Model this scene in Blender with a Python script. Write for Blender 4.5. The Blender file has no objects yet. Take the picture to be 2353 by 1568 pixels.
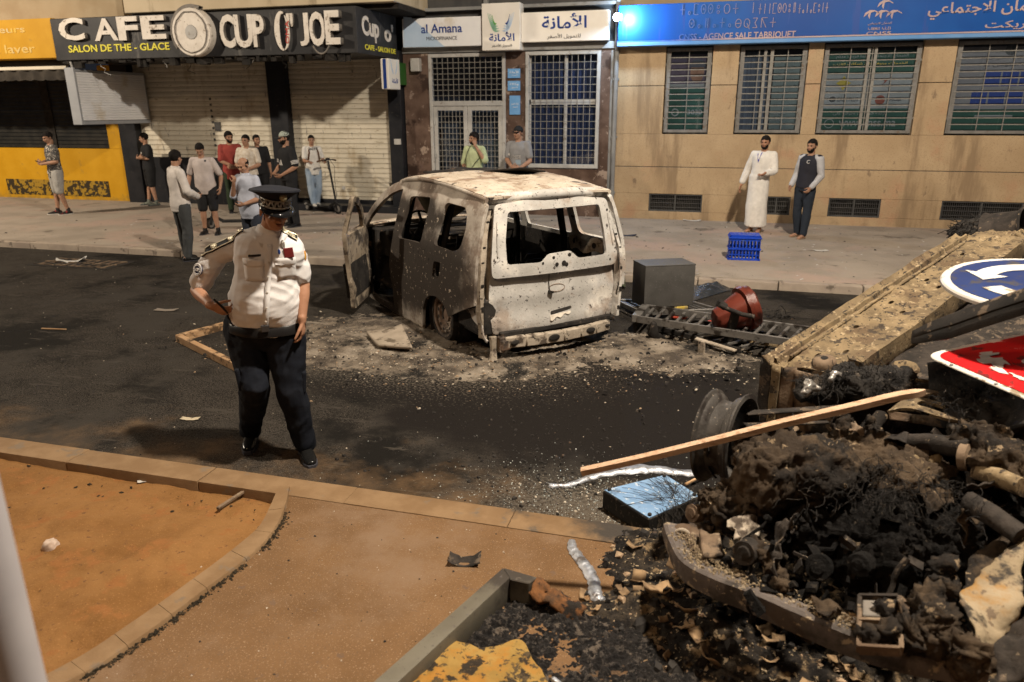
import bpy, bmesh, math, random
import numpy as np
from mathutils import Vector, Matrix, noise as mn
from mathutils.geometry import delaunay_2d_cdt
from math import sin, cos, pi, radians, sqrt
random.seed(7)
scene = bpy.context.scene
COL = scene.collection

# ---------------------------------------------------------------- camera
CAM_H = 2.28
FOCAL = 1704.0                       # pixels for a 2353 pixel wide frame
YAW, PITCH, ROLL = radians(-15.65), radians(17.42), radians(-0.248)
FW = Vector((sin(YAW)*cos(PITCH), cos(YAW)*cos(PITCH), -sin(PITCH)))
RT0 = Vector((cos(YAW), -sin(YAW), 0)); UP0 = RT0.cross(FW)
RT = RT0*cos(ROLL) + UP0*sin(ROLL); UP = RT.cross(FW)
cam = bpy.data.cameras.new('camera'); camo = bpy.data.objects.new('camera', cam); COL.objects.link(camo)
cam.sensor_width = 36; cam.lens = FOCAL/2353*36; cam.clip_end = 300; cam.clip_start = 0.05
m = Matrix((RT, UP, -FW)).transposed().to_4x4(); m.translation = (0, 0, CAM_H); camo.matrix_world = m
cam.dof.use_dof = True; cam.dof.focus_distance = 5.6; cam.dof.aperture_fstop = 2.6
scene.camera = camo
scene.view_settings.view_transform = 'Standard'; scene.view_settings.look = 'None'
scene.view_settings.exposure = -0.12; scene.view_settings.gamma = 1
scene.cycles.use_denoising = True
scene.cycles.max_bounces = 6; scene.cycles.diffuse_bounces = 3
scene.cycles.sample_clamp_indirect = 4

# ---------------------------------------------------------------- night sky, street lights and an added fill light
world = bpy.data.worlds.new('World'); scene.world = world; world.use_nodes = True
wn = world.node_tree.nodes; wl = world.node_tree.links
sky = wn.new('ShaderNodeTexSky'); sky.sky_type = 'NISHITA'; sky.sun_disc = False
sky.sun_elevation = radians(-4); sky.sun_rotation = radians(200)
tint = wn.new('ShaderNodeMixRGB'); tint.blend_type = 'ADD'; tint.inputs[0].default_value = 1
tint.inputs[2].default_value = (.23, .26, .35, 1)        # glow of the town on the night haze
wl.new(sky.outputs[0], tint.inputs[1]); wl.new(tint.outputs[0], wn['Background'].inputs[0])
wn['Background'].inputs[1].default_value = .06

def lamp(name, loc, watts, color, radius=.2, spot=None, aim=None, blend=.5):
    d = bpy.data.lights.new(name, 'SPOT' if spot else 'POINT'); d.energy = watts; d.color = color; d.shadow_soft_size = radius
    o = bpy.data.objects.new(name, d); COL.objects.link(o); o.location = loc
    if spot:
        d.spot_size = radians(spot); d.spot_blend = blend
        o.rotation_euler = (Vector(aim)-Vector(loc)).to_track_quat('-Z', 'Y').to_euler()
    return o
WARM = (1, .875, .71)
lamp('street_or_fill_light', (1.9, 3.6, 9), 7600, WARM, .25)
lamp('street_or_fill_light', (-19, 6.5, 7.3), 6000, (1, .85, .66), .22)
lamp('street_or_fill_light', (-2.5, -4, 9), 900, (1, .66, .38), .22)  # unseen fill added behind the camera to lift the officer and near ground
lamp('flood_light', (-1.98, 14.98, 3.90), 170, (.52, .74, 1), .06)

# ---------------------------------------------------------------- pixel (2353 wide frame) to place
def ray(u, v): return FW*FOCAL + RT*(u-1176.5) - UP*(v-784)
def G(u, v, z=0.0):
    d = ray(u, v); t = (z-CAM_H)/d.z; return Vector((0, 0, CAM_H)) + d*t
def YP(u, v, y):
    d = ray(u, v); return Vector((0, 0, CAM_H)) + d*(y/d.y)
def DP(u, v, dep):
    return Vector((0, 0, CAM_H)) + ray(u, v)*(dep/FOCAL)
def PL(u, v, p, n):
    d = ray(u, v); o = Vector((0, 0, CAM_H)); p = Vector(p); n = Vector(n); return o + d*((p-o).dot(n)/d.dot(n))
def V(*a): return Vector(a)

# ---------------------------------------------------------------- materials
def _set(n, k, v): n.inputs[k].default_value = v
def mat(name, c1, c2=None, s=6, det=6, lo=.35, hi=.65, rough=.75, metal=0, bump=0, bs=None, layers=(), stretch=(1, 1, 1), emit=0, spec=.22, rvar=0, alpha=1, trans=0, dist=.01):
    """c1/c2 mottled by noise; each layer = (colour, scale, centre, width, (ax,ay,az,offset) gradient or None, stretch or None, roughness or None)"""
    m = bpy.data.materials.new(name); m.use_nodes = True
    nt = m.node_tree; N = nt.nodes; L = nt.links; b = N['Principled BSDF']
    tc = N.new('ShaderNodeTexCoord')
    def mapped(st):
        mp = N.new('ShaderNodeMapping'); L.new(tc.outputs['Object'], mp.inputs[0]); mp.inputs['Scale'].default_value = st; return mp.outputs[0]
    def noise(sc, dt, st, rg=.6):
        t = N.new('ShaderNodeTexNoise'); _set(t, 'Scale', sc); _set(t, 'Detail', dt); _set(t, 'Roughness', rg); L.new(mapped(st), t.inputs['Vector']); return t.outputs[0]
    def ramp(src, a, bb):
        r = N.new('ShaderNodeMapRange'); L.new(src, r.inputs[0]); _set(r, 1, a); _set(r, 2, bb); r.interpolation_type = 'SMOOTHSTEP'; return r.outputs[0]
    c4 = lambda c: (c[0], c[1], c[2], 1)
    rsock = None
    if c2 is None and not layers:
        _set(b, 'Base Color', c4(c1))
    else:
        mx = N.new('ShaderNodeMixRGB'); mx.inputs[1].default_value = c4(c1); mx.inputs[2].default_value = c4(c2 or c1)
        if c2: L.new(ramp(noise(s, det, stretch), lo, hi), mx.inputs[0])
        cs = mx.outputs[0]
        for ly in layers:
            col, sc, cen, wid = ly[:4]; grad = ly[4] if len(ly) > 4 else None; st = (ly[5] if len(ly) > 5 else None) or (1, 1, 1); rg = ly[6] if len(ly) > 6 else None
            src = noise(sc, 8, st, .65)
            for gr in ([] if not grad else (grad if isinstance(grad[0], tuple) else [grad])):
                if len(gr) == 4:              # linear gradient
                    dn = N.new('ShaderNodeVectorMath'); dn.operation = 'DOT_PRODUCT'; L.new(tc.outputs['Object'], dn.inputs[0]); dn.inputs[1].default_value = gr[:3]
                    ad = N.new('ShaderNodeMath'); ad.operation = 'ADD'; L.new(dn.outputs['Value'], ad.inputs[0]); ad.inputs[1].default_value = gr[3]
                    ad.use_clamp = False; val = ad.outputs[0]
                else:                         # blob: x,y,z, rx,ry,rz, strength  -> strength*(1-dist)
                    mp = N.new('ShaderNodeMapping'); mp.vector_type = 'TEXTURE'; L.new(tc.outputs['Object'], mp.inputs[0])
                    mp.inputs['Location'].default_value = gr[0:3]; mp.inputs['Scale'].default_value = gr[3:6]
                    ln = N.new('ShaderNodeVectorMath'); ln.operation = 'LENGTH'; L.new(mp.outputs[0], ln.inputs[0])
                    r = N.new('ShaderNodeMapRange'); L.new(ln.outputs['Value'], r.inputs[0]); _set(r, 1, 0); _set(r, 2, 1); _set(r, 3, gr[6]); _set(r, 4, 0); val = r.outputs[0]
                sm = N.new('ShaderNodeMath'); sm.operation = 'ADD'; L.new(src, sm.inputs[0]); L.new(val, sm.inputs[1]); src = sm.outputs[0]
            f = ramp(src, .5+(cen-wid/2-.5)*(1 if grad else .66), .5+(cen+wid/2-.5)*(1 if grad else .66))
            m2 = N.new('ShaderNodeMixRGB'); L.new(f, m2.inputs[0]); L.new(cs, m2.inputs[1]); m2.inputs[2].default_value = c4(col); cs = m2.outputs[0]
            if rg is not None:
                mr = N.new('ShaderNodeMix'); L.new(f, mr.inputs[0])
                if rsock: L.new(rsock, mr.inputs[2])
                else: mr.inputs[2].default_value = rough
                mr.inputs[3].default_value = rg; rsock = mr.outputs[0]
        L.new(cs, b.inputs['Base Color'])
    if rsock: L.new(rsock, b.inputs['Roughness'])
    elif rvar:
        mr = N.new('ShaderNodeMapRange'); L.new(noise(bs or s*2, 5, stretch), mr.inputs[0]); _set(mr, 1, .3); _set(mr, 2, .7); _set(mr, 3, rough-rvar); _set(mr, 4, rough+rvar); L.new(mr.outputs[0], b.inputs['Roughness'])
    else: _set(b, 'Roughness', rough)
    _set(b, 'Metallic', metal); _set(b, 'Specular IOR Level', spec)
    if bump:
        bp = N.new('ShaderNodeBump'); _set(bp, 'Strength', bump); _set(bp, 'Distance', dist); L.new(noise(bs or s*3, 8, stretch, .7), bp.inputs['Height']); L.new(bp.outputs[0], b.inputs['Normal'])
    if emit: _set(b, 'Emission Color', c4(c1)); _set(b, 'Emission Strength', emit)
    if trans: _set(b, 'Transmission Weight', trans)
    return m

# ---------------------------------------------------------------- mesh building
def link(o, parent=None):
    COL.objects.link(o)
    if parent: o.parent = parent
    return o
def empty(name, loc=(0, 0, 0), rz=0.0):
    o = bpy.data.objects.new(name, None); o.location = loc; o.rotation_euler = (0, 0, rz); o.empty_display_size = .1; return link(o)
def tag(o, label=None, cat=None, group=None, kind=None):
    if label: o['label'] = label
    if cat: o['category'] = cat
    if group: o['group'] = group
    if kind: o['kind'] = kind
    return o
class MB:
    def __init__(s): s.v = []; s.f = []
    def add(s, vs, fs):
        k = len(s.v); s.v += [tuple(v) for v in vs]; s.f += [tuple(i+k for i in f) for f in fs]; return s
    def box(s, c, d, rot=None):
        hx, hy, hz = d[0]/2, d[1]/2, d[2]/2; c = Vector(c)
        vs = [Vector((x, y, z)) for x in (-hx, hx) for y in (-hy, hy) for z in (-hz, hz)]
        if rot is not None: vs = [rot @ v for v in vs]
        return s.add([v+c for v in vs], [(0, 1, 3, 2), (4, 6, 7, 5), (0, 4, 5, 1), (2, 3, 7, 6), (0, 2, 6, 4), (1, 5, 7, 3)])
    def bx(s, x0, x1, y0, y1, z0, z1): return s.box(((x0+x1)/2, (y0+y1)/2, (z0+z1)/2), (abs(x1-x0), abs(y1-y0), abs(z1-z0)))
    def beam(s, a, b, w, h, up=(0, 0, 1)):
        a = Vector(a); b = Vector(b); d = (b-a); l = d.length; x = d.normalized(); y = Vector(up).cross(x)
        if y.length < 1e-4: y = Vector((1, 0, 0)).cross(x)
        y.normalize(); z = x.cross(y); R = Matrix((x, y, z)).transposed()
        return s.box((a+b)/2, (l, w, h), R)
    def tube(s, pts, rad, n=10, cap=True, sq=None):
        """swept tube; rad: number or list of numbers / (ra, rb)"""
        pts = [Vector(p) for p in pts]; k = len(pts)
        if not isinstance(rad, (list, tuple)): rad = [rad]*k
        T = []
        for i in range(k):
            t = pts[min(i+1, k-1)]-pts[max(i-1, 0)]; T.append(t.normalized() if t.length > 1e-9 else Vector((0, 0, 1)))
        u = Vector(sq) if sq is not None else (Vector((1, 0, 0)) if abs(T[0].x) < .9 else Vector((0, 1, 0)))
        vs = []
        for i in range(k):
            u = (u - T[i]*u.dot(T[i])); u.normalize(); w = T[i].cross(u)
            r = rad[i]; ra, rb = r if isinstance(r, (list, tuple)) else (r, r)
            for j in range(n):
                a = 2*pi*j/n; vs.append(pts[i]+u*cos(a)*ra+w*sin(a)*rb)
        fs = [(i*n+j, i*n+(j+1) % n, (i+1)*n+(j+1) % n, (i+1)*n+j) for i in range(k-1) for j in range(n)]
        if cap: fs += [tuple(range(n-1, -1, -1)), tuple((k-1)*n+j for j in range(n))]
        return s.add(vs, fs)
    def rtube(s, pts, rad, n=12, sq=None):
        """tube with rounded ends"""
        pts = [Vector(p) for p in pts]; rad = [(r if isinstance(r, (list, tuple)) else (r, r)) for r in (rad if isinstance(rad, (list, tuple)) else [rad]*len(pts))]
        d0 = (pts[0]-pts[1]).normalized(); d1 = (pts[-1]-pts[-2]).normalized(); P = []; Rr = []
        for a in (80, 50, 25):
            P.append(pts[0]+d0*min(rad[0])*sin(radians(a))); Rr.append((rad[0][0]*cos(radians(a)), rad[0][1]*cos(radians(a))))
        P += pts; Rr += rad
        for a in (25, 50, 80):
            P.append(pts[-1]+d1*min(rad[-1])*sin(radians(a))); Rr.append((rad[-1][0]*cos(radians(a)), rad[-1][1]*cos(radians(a))))
        return s.tube(P, Rr, n, True, sq)
    def ell(s, c, r, rot=None, nu=16, nv=10):
        c = Vector(c); r = r if isinstance(r, (list, tuple)) else (r, r, r); vs = []
        for i in range(1, nv):
            t = pi*i/nv
            for j in range(nu):
                p = 2*pi*j/nu; q = Vector((r[0]*sin(t)*cos(p), r[1]*sin(t)*sin(p), r[2]*cos(t)))
                vs.append((rot @ q if rot is not None else q)+c)
        q = Vector((0, 0, r[2])); vs.append((rot @ q if rot is not None else q)+c); q = -q; vs.append((rot @ q if rot is not None else q)+c)
        fs = [((i)*nu+j, (i+1)*nu+j, (i+1)*nu+(j+1) % nu, i*nu+(j+1) % nu) for i in range(nv-2) for j in range(nu)]
        a = (nv-1)*nu; fs += [(a, j, (j+1) % nu) for j in range(nu)] + [(a+1, (nv-2)*nu+(j+1) % nu, (nv-2)*nu+j) for j in range(nu)]
        return s.add(vs, fs)
    def grid(s, fn, nu, nv, closed=False):
        vs = [fn(i/nu, j/nv) for i in range(nu+1) for j in range(nv+1)]
        return s.add(vs, [(i*(nv+1)+j, (i+1)*(nv+1)+j, (i+1)*(nv+1)+j+1, i*(nv+1)+j+1) for i in range(nu) for j in range(nv)])
    def prism(s, poly, fmap, t):
        """poly: 2D outline; fmap(a,b,h)->3D; extruded h=0..t"""
        n = len(poly); vs = [fmap(a, b, 0) for a, b in poly]+[fmap(a, b, t) for a, b in poly]
        return s.add(vs, [tuple(range(n-1, -1, -1)), tuple(range(n, 2*n))]+[(i, (i+1) % n, n+(i+1) % n, n+i) for i in range(n)])
    def lathe(s, prof, c, axis=(0, 0, 1), n=24, a0=0, a1=2*pi):
        c = Vector(c); ax = Vector(axis).normalized(); u = ax.orthogonal().normalized(); w = ax.cross(u); k = len(prof); full = abs(a1-a0-2*pi) < 1e-6
        m_ = n if full else n+1
        vs = [c+ax*h+(u*cos(a0+(a1-a0)*j/n)+w*sin(a0+(a1-a0)*j/n))*r for r, h in prof for j in range(m_)]
        return s.add(vs, [(i*m_+j, i*m_+(j+1) % m_, (i+1)*m_+(j+1) % m_, (i+1)*m_+j) for i in range(k-1) for j in range(n)])
    def xf(s, M):
        s.v = [tuple(M @ Vector(v)) for v in s.v]; return s
    def build(s, name, m=None, parent=None, smooth=None, bevel=0, rough=0, rs=6, segs=1):
        me = bpy.data.meshes.new(name); me.from_pydata(s.v, [], s.f); me.update()
        if bevel or True:
            b = bmesh.new(); b.from_mesh(me)
            bmesh.ops.recalc_face_normals(b, faces=b.faces)
            if bevel:
                es = [e for e in b.edges if len(e.link_faces) == 2 and e.calc_face_angle(0) > .5]
                bmesh.ops.bevel(b, geom=es, offset=bevel, segments=segs, profile=.6, affect='EDGES', clamp_overlap=True)
            b.to_mesh(me); b.free()
        if rough: jitter(me, rough, rs)
        if smooth is not None:
            me.polygons.foreach_set('use_smooth', [True]*len(me.polygons))
            if smooth < 180: me.set_sharp_from_angle(angle=radians(smooth))
        o = bpy.data.objects.new(name, me)
        if m: me.materials.append(m)
        return link(o, parent)
def jitter(me, amp, sc, st=(1, 1, 1)):
    n = len(me.vertices); co = np.empty(n*3, 'f'); me.vertices.foreach_get('co', co); co = co.reshape(-1, 3)
    out = co.copy()
    for i in range(n):
        p = Vector((co[i, 0]*sc*st[0], co[i, 1]*sc*st[1], co[i, 2]*sc*st[2])); q = mn.noise_vector(p)+mn.noise_vector(p*2.7)*.5
        out[i] += np.array(q)*amp
    me.vertices.foreach_set('co', out.ravel()); me.update()
def ppoly(pts, r=0, n=4):
    """round the corners of a 2D polygon"""
    if not r: return [tuple(p) for p in pts]
    o = []; k = len(pts)
    for i in range(k):
        p = Vector(pts[i]); a = Vector(pts[i-1]); b = Vector(pts[(i+1) % k]); la = (a-p).length; lb = (b-p).length; q = min(r, la*.45, lb*.45)
        s0 = p+(a-p).normalized()*q; s1 = p+(b-p).normalized()*q
        for j in range(n+1):
            t = j/n; o.append(tuple(s0*(1-t)**2+p*2*t*(1-t)+s1*t*t))
    return o
def inside(p, poly):
    x, y = p; c = False; j = len(poly)-1
    for i in range(len(poly)):
        xi, yi = poly[i]; xj, yj = poly[j]
        if (yi > y) != (yj > y) and x < (xj-xi)*(y-yi)/(yj-yi)+xi: c = not c
        j = i
    return c
def resamp(poly, step):
    o = []
    for i in range(len(poly)):
        a = Vector(poly[i]); b = Vector(poly[(i+1) % len(poly)]); n = max(1, int((b-a).length/step))
        o += [tuple(a+(b-a)*j/n) for j in range(n)]
    return o
def panel(outer, holes, fmap, t, step=.08):
    """curved sheet with holes: outline and holes in 2D, fmap(a,b)->3D, thickness t along the local normal"""
    outer = resamp(outer, step); holes = [resamp(h, step) for h in holes]
    pts = []; edges = []
    for lp in [outer]+holes:
        k = len(pts); pts += [Vector(p) for p in lp]; edges += [(k+i, k+(i+1) % len(lp)) for i in range(len(lp))]
    xs = [p[0] for p in outer]; ys = [p[1] for p in outer]
    x = min(xs)+step*.5; r2 = 0
    allp = np.array([tuple(p) for p in pts])
    while x < max(xs):
        y = min(ys)+step*.5+(r2 % 2)*step*.5
        while y < max(ys):
            if inside((x, y), outer) and not any(inside((x, y), h) for h in holes) and ((allp-np.array((x, y)))**2).sum(1).min() > (step*.45)**2: pts.append(Vector((x, y)))
            y += step
        x += step*.87; r2 += 1
    vs, es, fs, *_ = delaunay_2d_cdt(pts, edges, [], 0, 1e-5)
    fs = [f for f in fs if inside(tuple(sum((vs[i] for i in f), Vector((0, 0)))/len(f)), outer) and not any(inside(tuple(sum((vs[i] for i in f), Vector((0, 0)))/len(f)), h) for h in holes)]
    e = 1e-3; A = []; B = []
    for p in vs:
        q = fmap(p.x, p.y); n = (fmap(p.x+e, p.y)-fmap(p.x-e, p.y)).cross(fmap(p.x, p.y+e)-fmap(p.x, p.y-e)).normalized()
        A.append(q); B.append(q-n*t)
    k = len(vs); cnt = {}
    for f in fs:
        for i in range(len(f)):
            a, b = f[i], f[(i+1) % len(f)]; cnt[(a, b)] = 1
    side = [(b, a, a+k, b+k) for (a, b) in cnt if (b, a) not in cnt]
    mb = MB(); mb.add(A+B, [tuple(f) for f in fs]+[tuple(i+k for i in reversed(f)) for f in fs]+side)
    return mb
def remesh(mb, voxel, smooth=3, fac=.5):
    me = bpy.data.meshes.new('tmp'); me.from_pydata(mb.v, [], mb.f); me.update()
    b = bmesh.new(); b.from_mesh(me); bmesh.ops.recalc_face_normals(b, faces=b.faces); b.to_mesh(me); b.free()
    o = bpy.data.objects.new('tmp', me); COL.objects.link(o)
    r = o.modifiers.new('r', 'REMESH'); r.mode = 'VOXEL'; r.voxel_size = voxel; r.use_smooth_shade = True
    if smooth: s = o.modifiers.new('s', 'SMOOTH'); s.iterations = smooth; s.factor = fac
    dg = bpy.context.evaluated_depsgraph_get(); out = bpy.data.meshes.new_from_object(o.evaluated_get(dg))
    bpy.data.objects.remove(o); bpy.data.meshes.remove(me)
    return out
def mesh_obj(name, me, m, parent=None):
    me.name = name; me.materials.clear(); me.materials.append(m); return link(bpy.data.objects.new(name, me), parent)

# ---------------------------------------------------------------- lettering
_AR = {}
for _i, _ch in enumerate('ءآأؤإئابةتثجحخدذرزسشصضطظعغفقكلمنهوىي'):
    _AR[_ch] = (1 if _ch == 'ء' else 2 if _ch in 'آأؤإاةدذرزوى' else 4)
_c = 0xFE80
for _k in list(_AR): _n = _AR[_k]; _AR[_k] = (_c, _n); _c += _n
def arabic(t):
    out = []; i = 0; L = list(t); prev = False
    while i < len(L):
        ch = L[i]
        if ch not in _AR: out.append(ch); prev = False; i += 1; continue
        if ch == 'ل' and i+1 < len(L) and L[i+1] in 'أإآا':
            out.append(chr({'آ': 0xFEF5, 'أ': 0xFEF7, 'إ': 0xFEF9, 'ا': 0xFEFB}[L[i+1]]+(1 if prev else 0))); prev = False; i += 2; continue
        base, n = _AR[ch]; nxt = i+1 < len(L) and L[i+1] in _AR and L[i+1] != 'ء' and n == 4
        f = (3 if nxt else 1) if prev else (2 if nxt else 0)
        out.append(chr(base+min(f, n-1) if n > 1 else base)); prev = nxt; i += 1
    return ''.join(reversed(out))
def text_mesh(body, bold=0.0, depth=.02):
    c = bpy.data.curves.new('lettering', 'FONT'); c.body = body; c.extrude = depth; c.offset = bold; c.resolution_u = 3
    o = bpy.data.objects.new('lettering', c); COL.objects.link(o); bpy.context.view_layer.update()
    me = bpy.data.meshes.new_from_object(o.evaluated_get(bpy.context.evaluated_depsgraph_get()))
    bpy.data.objects.remove(o); bpy.data.curves.remove(c)
    n = len(me.vertices); co = np.empty(n*3, 'f'); me.vertices.foreach_get('co', co); co = co.reshape(-1, 3)
    co[:, :2] -= co[:, :2].min(0); w, h = co[:, :2].max(0); co[:, 0] /= w; co[:, 1] /= h; z = np.abs(co[:, 2]).max() or 1; co[:, 2] /= z
    me.vertices.foreach_set('co', co.ravel()); me.update(); return me
def lettering(body, p00, p10, p01, m, parent=None, bold=0.0, depth=.004, name='lettering'):
    """fit the text into the parallelogram p00 (lower left), p10 (lower right), p01 (upper left)"""
    me = text_mesh(body, bold); a = Vector(p00); x = Vector(p10)-a; y = Vector(p01)-a; n = x.cross(y).normalized()*depth
    M = Matrix((x, y, n)).transposed().to_4x4(); M.translation = a; me.transform(M)
    return mesh_obj(name, me, m, parent)
def wall_text(body, x0, x1, z0, z1, y, m, parent=None, **k):
    return lettering(body, (x0, y, z0), (x1, y, z0), (x0, y, z1), m, parent, **k)
# ================================================================ ground
KERB_Y, FACE_Y, NEAR_Y = 10.0, 15.5, 3.64
M = {}
M['road'] = mat('asphalt', (.017, .0142, .012), (.038, .032, .0265), s=3.5, det=10, lo=.3, hi=.7, spec=.08, rough=.88, bump=.9, bs=90, dist=.008, layers=(
    ((.15, .13, .105), 140, .63, .08), ((.006, .005, .0045), 55, .585, .09), ((.07, .062, .053), 70, .63, .06),                                            # pale stone chips in the asphalt
    ((.040, .035, .030), .9, .57, .2), ((.010, .009, .008), .6, .58, .16), ((.05, .043, .036), 4.5, .68, .10, None, (.5, 2, 1)),                                          # worn grey patches
    ((.17, .105, .056), 1.6, .98, .42, (0, -.28, 0, 1.46)),                       # sand blown along the near kerb
    ((.013, .011, .010), 1.5, .84, .30, ((-2.3, 6.9, 0, 3.4, 2.5, 1, .55), (.9, 4.9, 0, 3.6, 2.2, 1, .62), (-1.2, 5.3, 0, 2.6, 1.1, 1, .5))),   # soot
    ((.19, .155, .12), 5, .96, .16, ((-2.9, 6.6, 0, 2.2, 1.3, 1, .62), (-.75, 7.3, 0, 1.5, .9, 1, .6))),  # ash
    ((.10, .085, .068), 45, .78, .12, ((-2.7, 6.4, 0, 3.4, 2.0, 1, .42), (-.3, 3.9, 0, 2.2, .8, 1, .40))),         # fine ash and glass
))
M['walk'] = mat('pavement_concrete', (.26, .22, .18), (.33, .28, .23), s=1.3, det=8, rough=.85, bump=.35, bs=70, layers=(
    ((.36, .27, .22), .55, .60, .2), ((.15, .125, .10), 2.2, .70, .16), ((.42, .37, .31), 160, .68, .08), ((.12, .10, .085), 120, .70, .06), ((.13, .11, .09), .9, .95, .3, (0, -.25, 0, 2.8))))
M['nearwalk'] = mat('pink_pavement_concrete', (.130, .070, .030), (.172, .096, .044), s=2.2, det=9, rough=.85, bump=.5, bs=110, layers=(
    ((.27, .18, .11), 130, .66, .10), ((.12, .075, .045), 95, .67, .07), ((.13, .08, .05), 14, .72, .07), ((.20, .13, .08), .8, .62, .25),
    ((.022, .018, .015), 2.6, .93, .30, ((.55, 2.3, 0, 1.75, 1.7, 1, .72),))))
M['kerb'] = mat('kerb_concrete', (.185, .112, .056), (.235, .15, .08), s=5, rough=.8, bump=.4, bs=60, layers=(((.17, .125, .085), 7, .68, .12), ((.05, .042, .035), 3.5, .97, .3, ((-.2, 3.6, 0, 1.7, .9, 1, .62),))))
M['kerbfar'] = mat('far_kerb_concrete', (.27, .22, .18), (.36, .30, .24), s=2.2, rough=.8, bump=.4, bs=40, layers=(((.13, .105, .085), 4, .66, .12),))
M['sand'] = mat('orange_sand', (.185, .09, .030), (.24, .122, .044), s=2.5, det=8, rough=.95, spec=.1, bump=.5, bs=45, dist=.02, layers=(
    ((.24, .105, .036), 6, .64, .16), ((.13, .065, .03), 26, .71, .05), ((.30, .15, .06), 120, .66, .08)))
M['black'] = mat('soot_black', (.012, .011, .010), (.028, .024, .021), s=9, rough=.9, bump=.6, bs=40)

mb = MB(); mb.grid(lambda a, b: (-60+120*a, NEAR_Y-.05+(KERB_Y+.05-NEAR_Y+.05)*b, .004*mn.noise(Vector((a*90, b*9, 0)))), 160, 30); road = mb.build('road', M['road'], smooth=180); tag(road, kind='structure')
mb = MB(); mb.bx(-60, 60, KERB_Y+.16, 16.5, -.4, .1); tag(mb.build('pavement', M['walk']), kind='structure')
mb = MB(); x = -40.0; r0 = random.Random(3)
while x < 30:
    w = 1.02; mb.bx(x+.006, x+w-.006, KERB_Y+r0.uniform(-.006, .006), KERB_Y+.155, -.3, .1+r0.uniform(-.004, .007)); x += w
tag(mb.build('kerb', M['kerbfar'], bevel=.02, segs=2, smooth=40), kind='structure')
# near kerb of long concrete blocks, flush with the pink pavement
mb = MB(); x = -14.0
while x < 12:
    w = 1.0; mb.bx(x+.0015, x+w-.0015, 3.45+r0.uniform(-.004, .004), NEAR_Y+r0.uniform(-.006, .006), -.3, .08+r0.uniform(-.003, .004)); x += w
tag(mb.build('near_kerb', M['kerb'], bevel=.006, segs=2, smooth=40, rough=.004, rs=5), kind='structure')
NZ = .075
inner = [G(640, 1120, NZ), G(605, 1195, NZ), G(560, 1245, NZ), G(455, 1325, NZ), G(350, 1402, NZ), G(215, 1490, NZ), G(70, 1572, NZ), G(-300, 1790, NZ)]
outer = [G(668, 1122, NZ), G(650, 1190, NZ), G(600, 1262, NZ), G(490, 1350, NZ), G(385, 1430, NZ), G(250, 1522, NZ), G(115, 1600, NZ), G(-240, 1830, NZ)]
def spl(P, t):
    x = t*(len(P)-1); i = min(int(x), len(P)-2); f = x-i; p0 = P[max(i-1, 0)]; p1 = P[i]; p2 = P[i+1]; p3 = P[min(i+2, len(P)-1)]
    return .5*((2*p1)+(p2-p0)*f+(2*p0-5*p1+4*p2-p3)*f*f+(3*p1-p0-3*p2+p3)*f**3)
# pavement polygon: everything near of the kerb, right of the sand edging
pv = [(p.x, p.y) for p in (spl(outer, i/40) for i in range(41))]
poly = [(-2.42, 3.447)] + [(12, 3.447), (12, -3), (pv[-1][0], -3)] + pv[::-1]
poly[0] = (pv[0][0], 3.447)
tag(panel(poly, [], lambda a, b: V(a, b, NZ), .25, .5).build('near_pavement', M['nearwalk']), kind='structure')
# curved edging strip round the sand, in short worn pieces
mb = MB(); n = 90
for seg in range(9):
    a0 = seg/9+.0006; a1 = (seg+1)/9-.0006; R = []
    for i in range(11):
        t = a0+(a1-a0)*i/10; p = spl(inner, t); q = spl(outer, t); w = (q-p); k = .5+.5*mn.noise(p*3)
        top = NZ+.012+.006*mn.noise(p*5); p2 = p+w*.10*k; q2 = q-w*.08
        R.append([V(p.x, p.y, -.2), V(p.x, p.y, NZ-.012), V(p2.x, p2.y, top), V(q2.x, q2.y, top+.002), V(q.x, q.y, NZ-.004), V(q.x, q.y, -.2)])
    b0 = len(mb.v); mb.v += [tuple(v) for r in R for v in r]
    mb.f += [(b0+i*6+j, b0+i*6+j+1, b0+(i+1)*6+j+1, b0+(i+1)*6+j) for i in range(10) for j in range(5)]
    mb.f += [tuple(b0+j for j in range(6)), tuple(b0+60+j for j in range(5, -1, -1))]
tag(mb.build('pavement_edging', M['kerb'], smooth=50), kind='structure')
# sand bed
sp = [(p.x+.02, p.y-.01) for p in (spl(inner, i/40) for i in range(41))]
spoly = [(-16, 3.452)]+[(sp[0][0], 3.452)]+sp+[(-6, -2), (-16, -2)]
def sandz(x, y):
    p = Vector((x, y, 0)); h = .026*mn.noise(p*1.6)+.026*mn.noise(Vector((x*3.2, y*6, 1)))-.022*max(0, mn.noise(p*4.6)-.15)+.014*mn.noise(p*11)+.008*mn.noise(p*27)
    e = max(0, min(1, (3.45-y)/.5)); return (.030*e+.010)+h*(.5+.5*e)+.012*min(1, max(0, (-x-2.2)))
mb = MB(); nx, ny = 260, 170
mb.grid(lambda a, b: (lambda x, y: (x, y, sandz(x, y)))(-7.5+5.4*a, .6+2.852*b), nx, ny)
mb.f = [f for f in mb.f if inside((sum(mb.v[i][0] for i in f)/4, sum(mb.v[i][1] for i in f)/4), spoly)]
mb.grid(lambda a, b: (-16+8.6*a, -2+5.45*b, .01), 4, 4)
tag(mb.build('sand', M['sand'], smooth=180), kind='structure')
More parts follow.
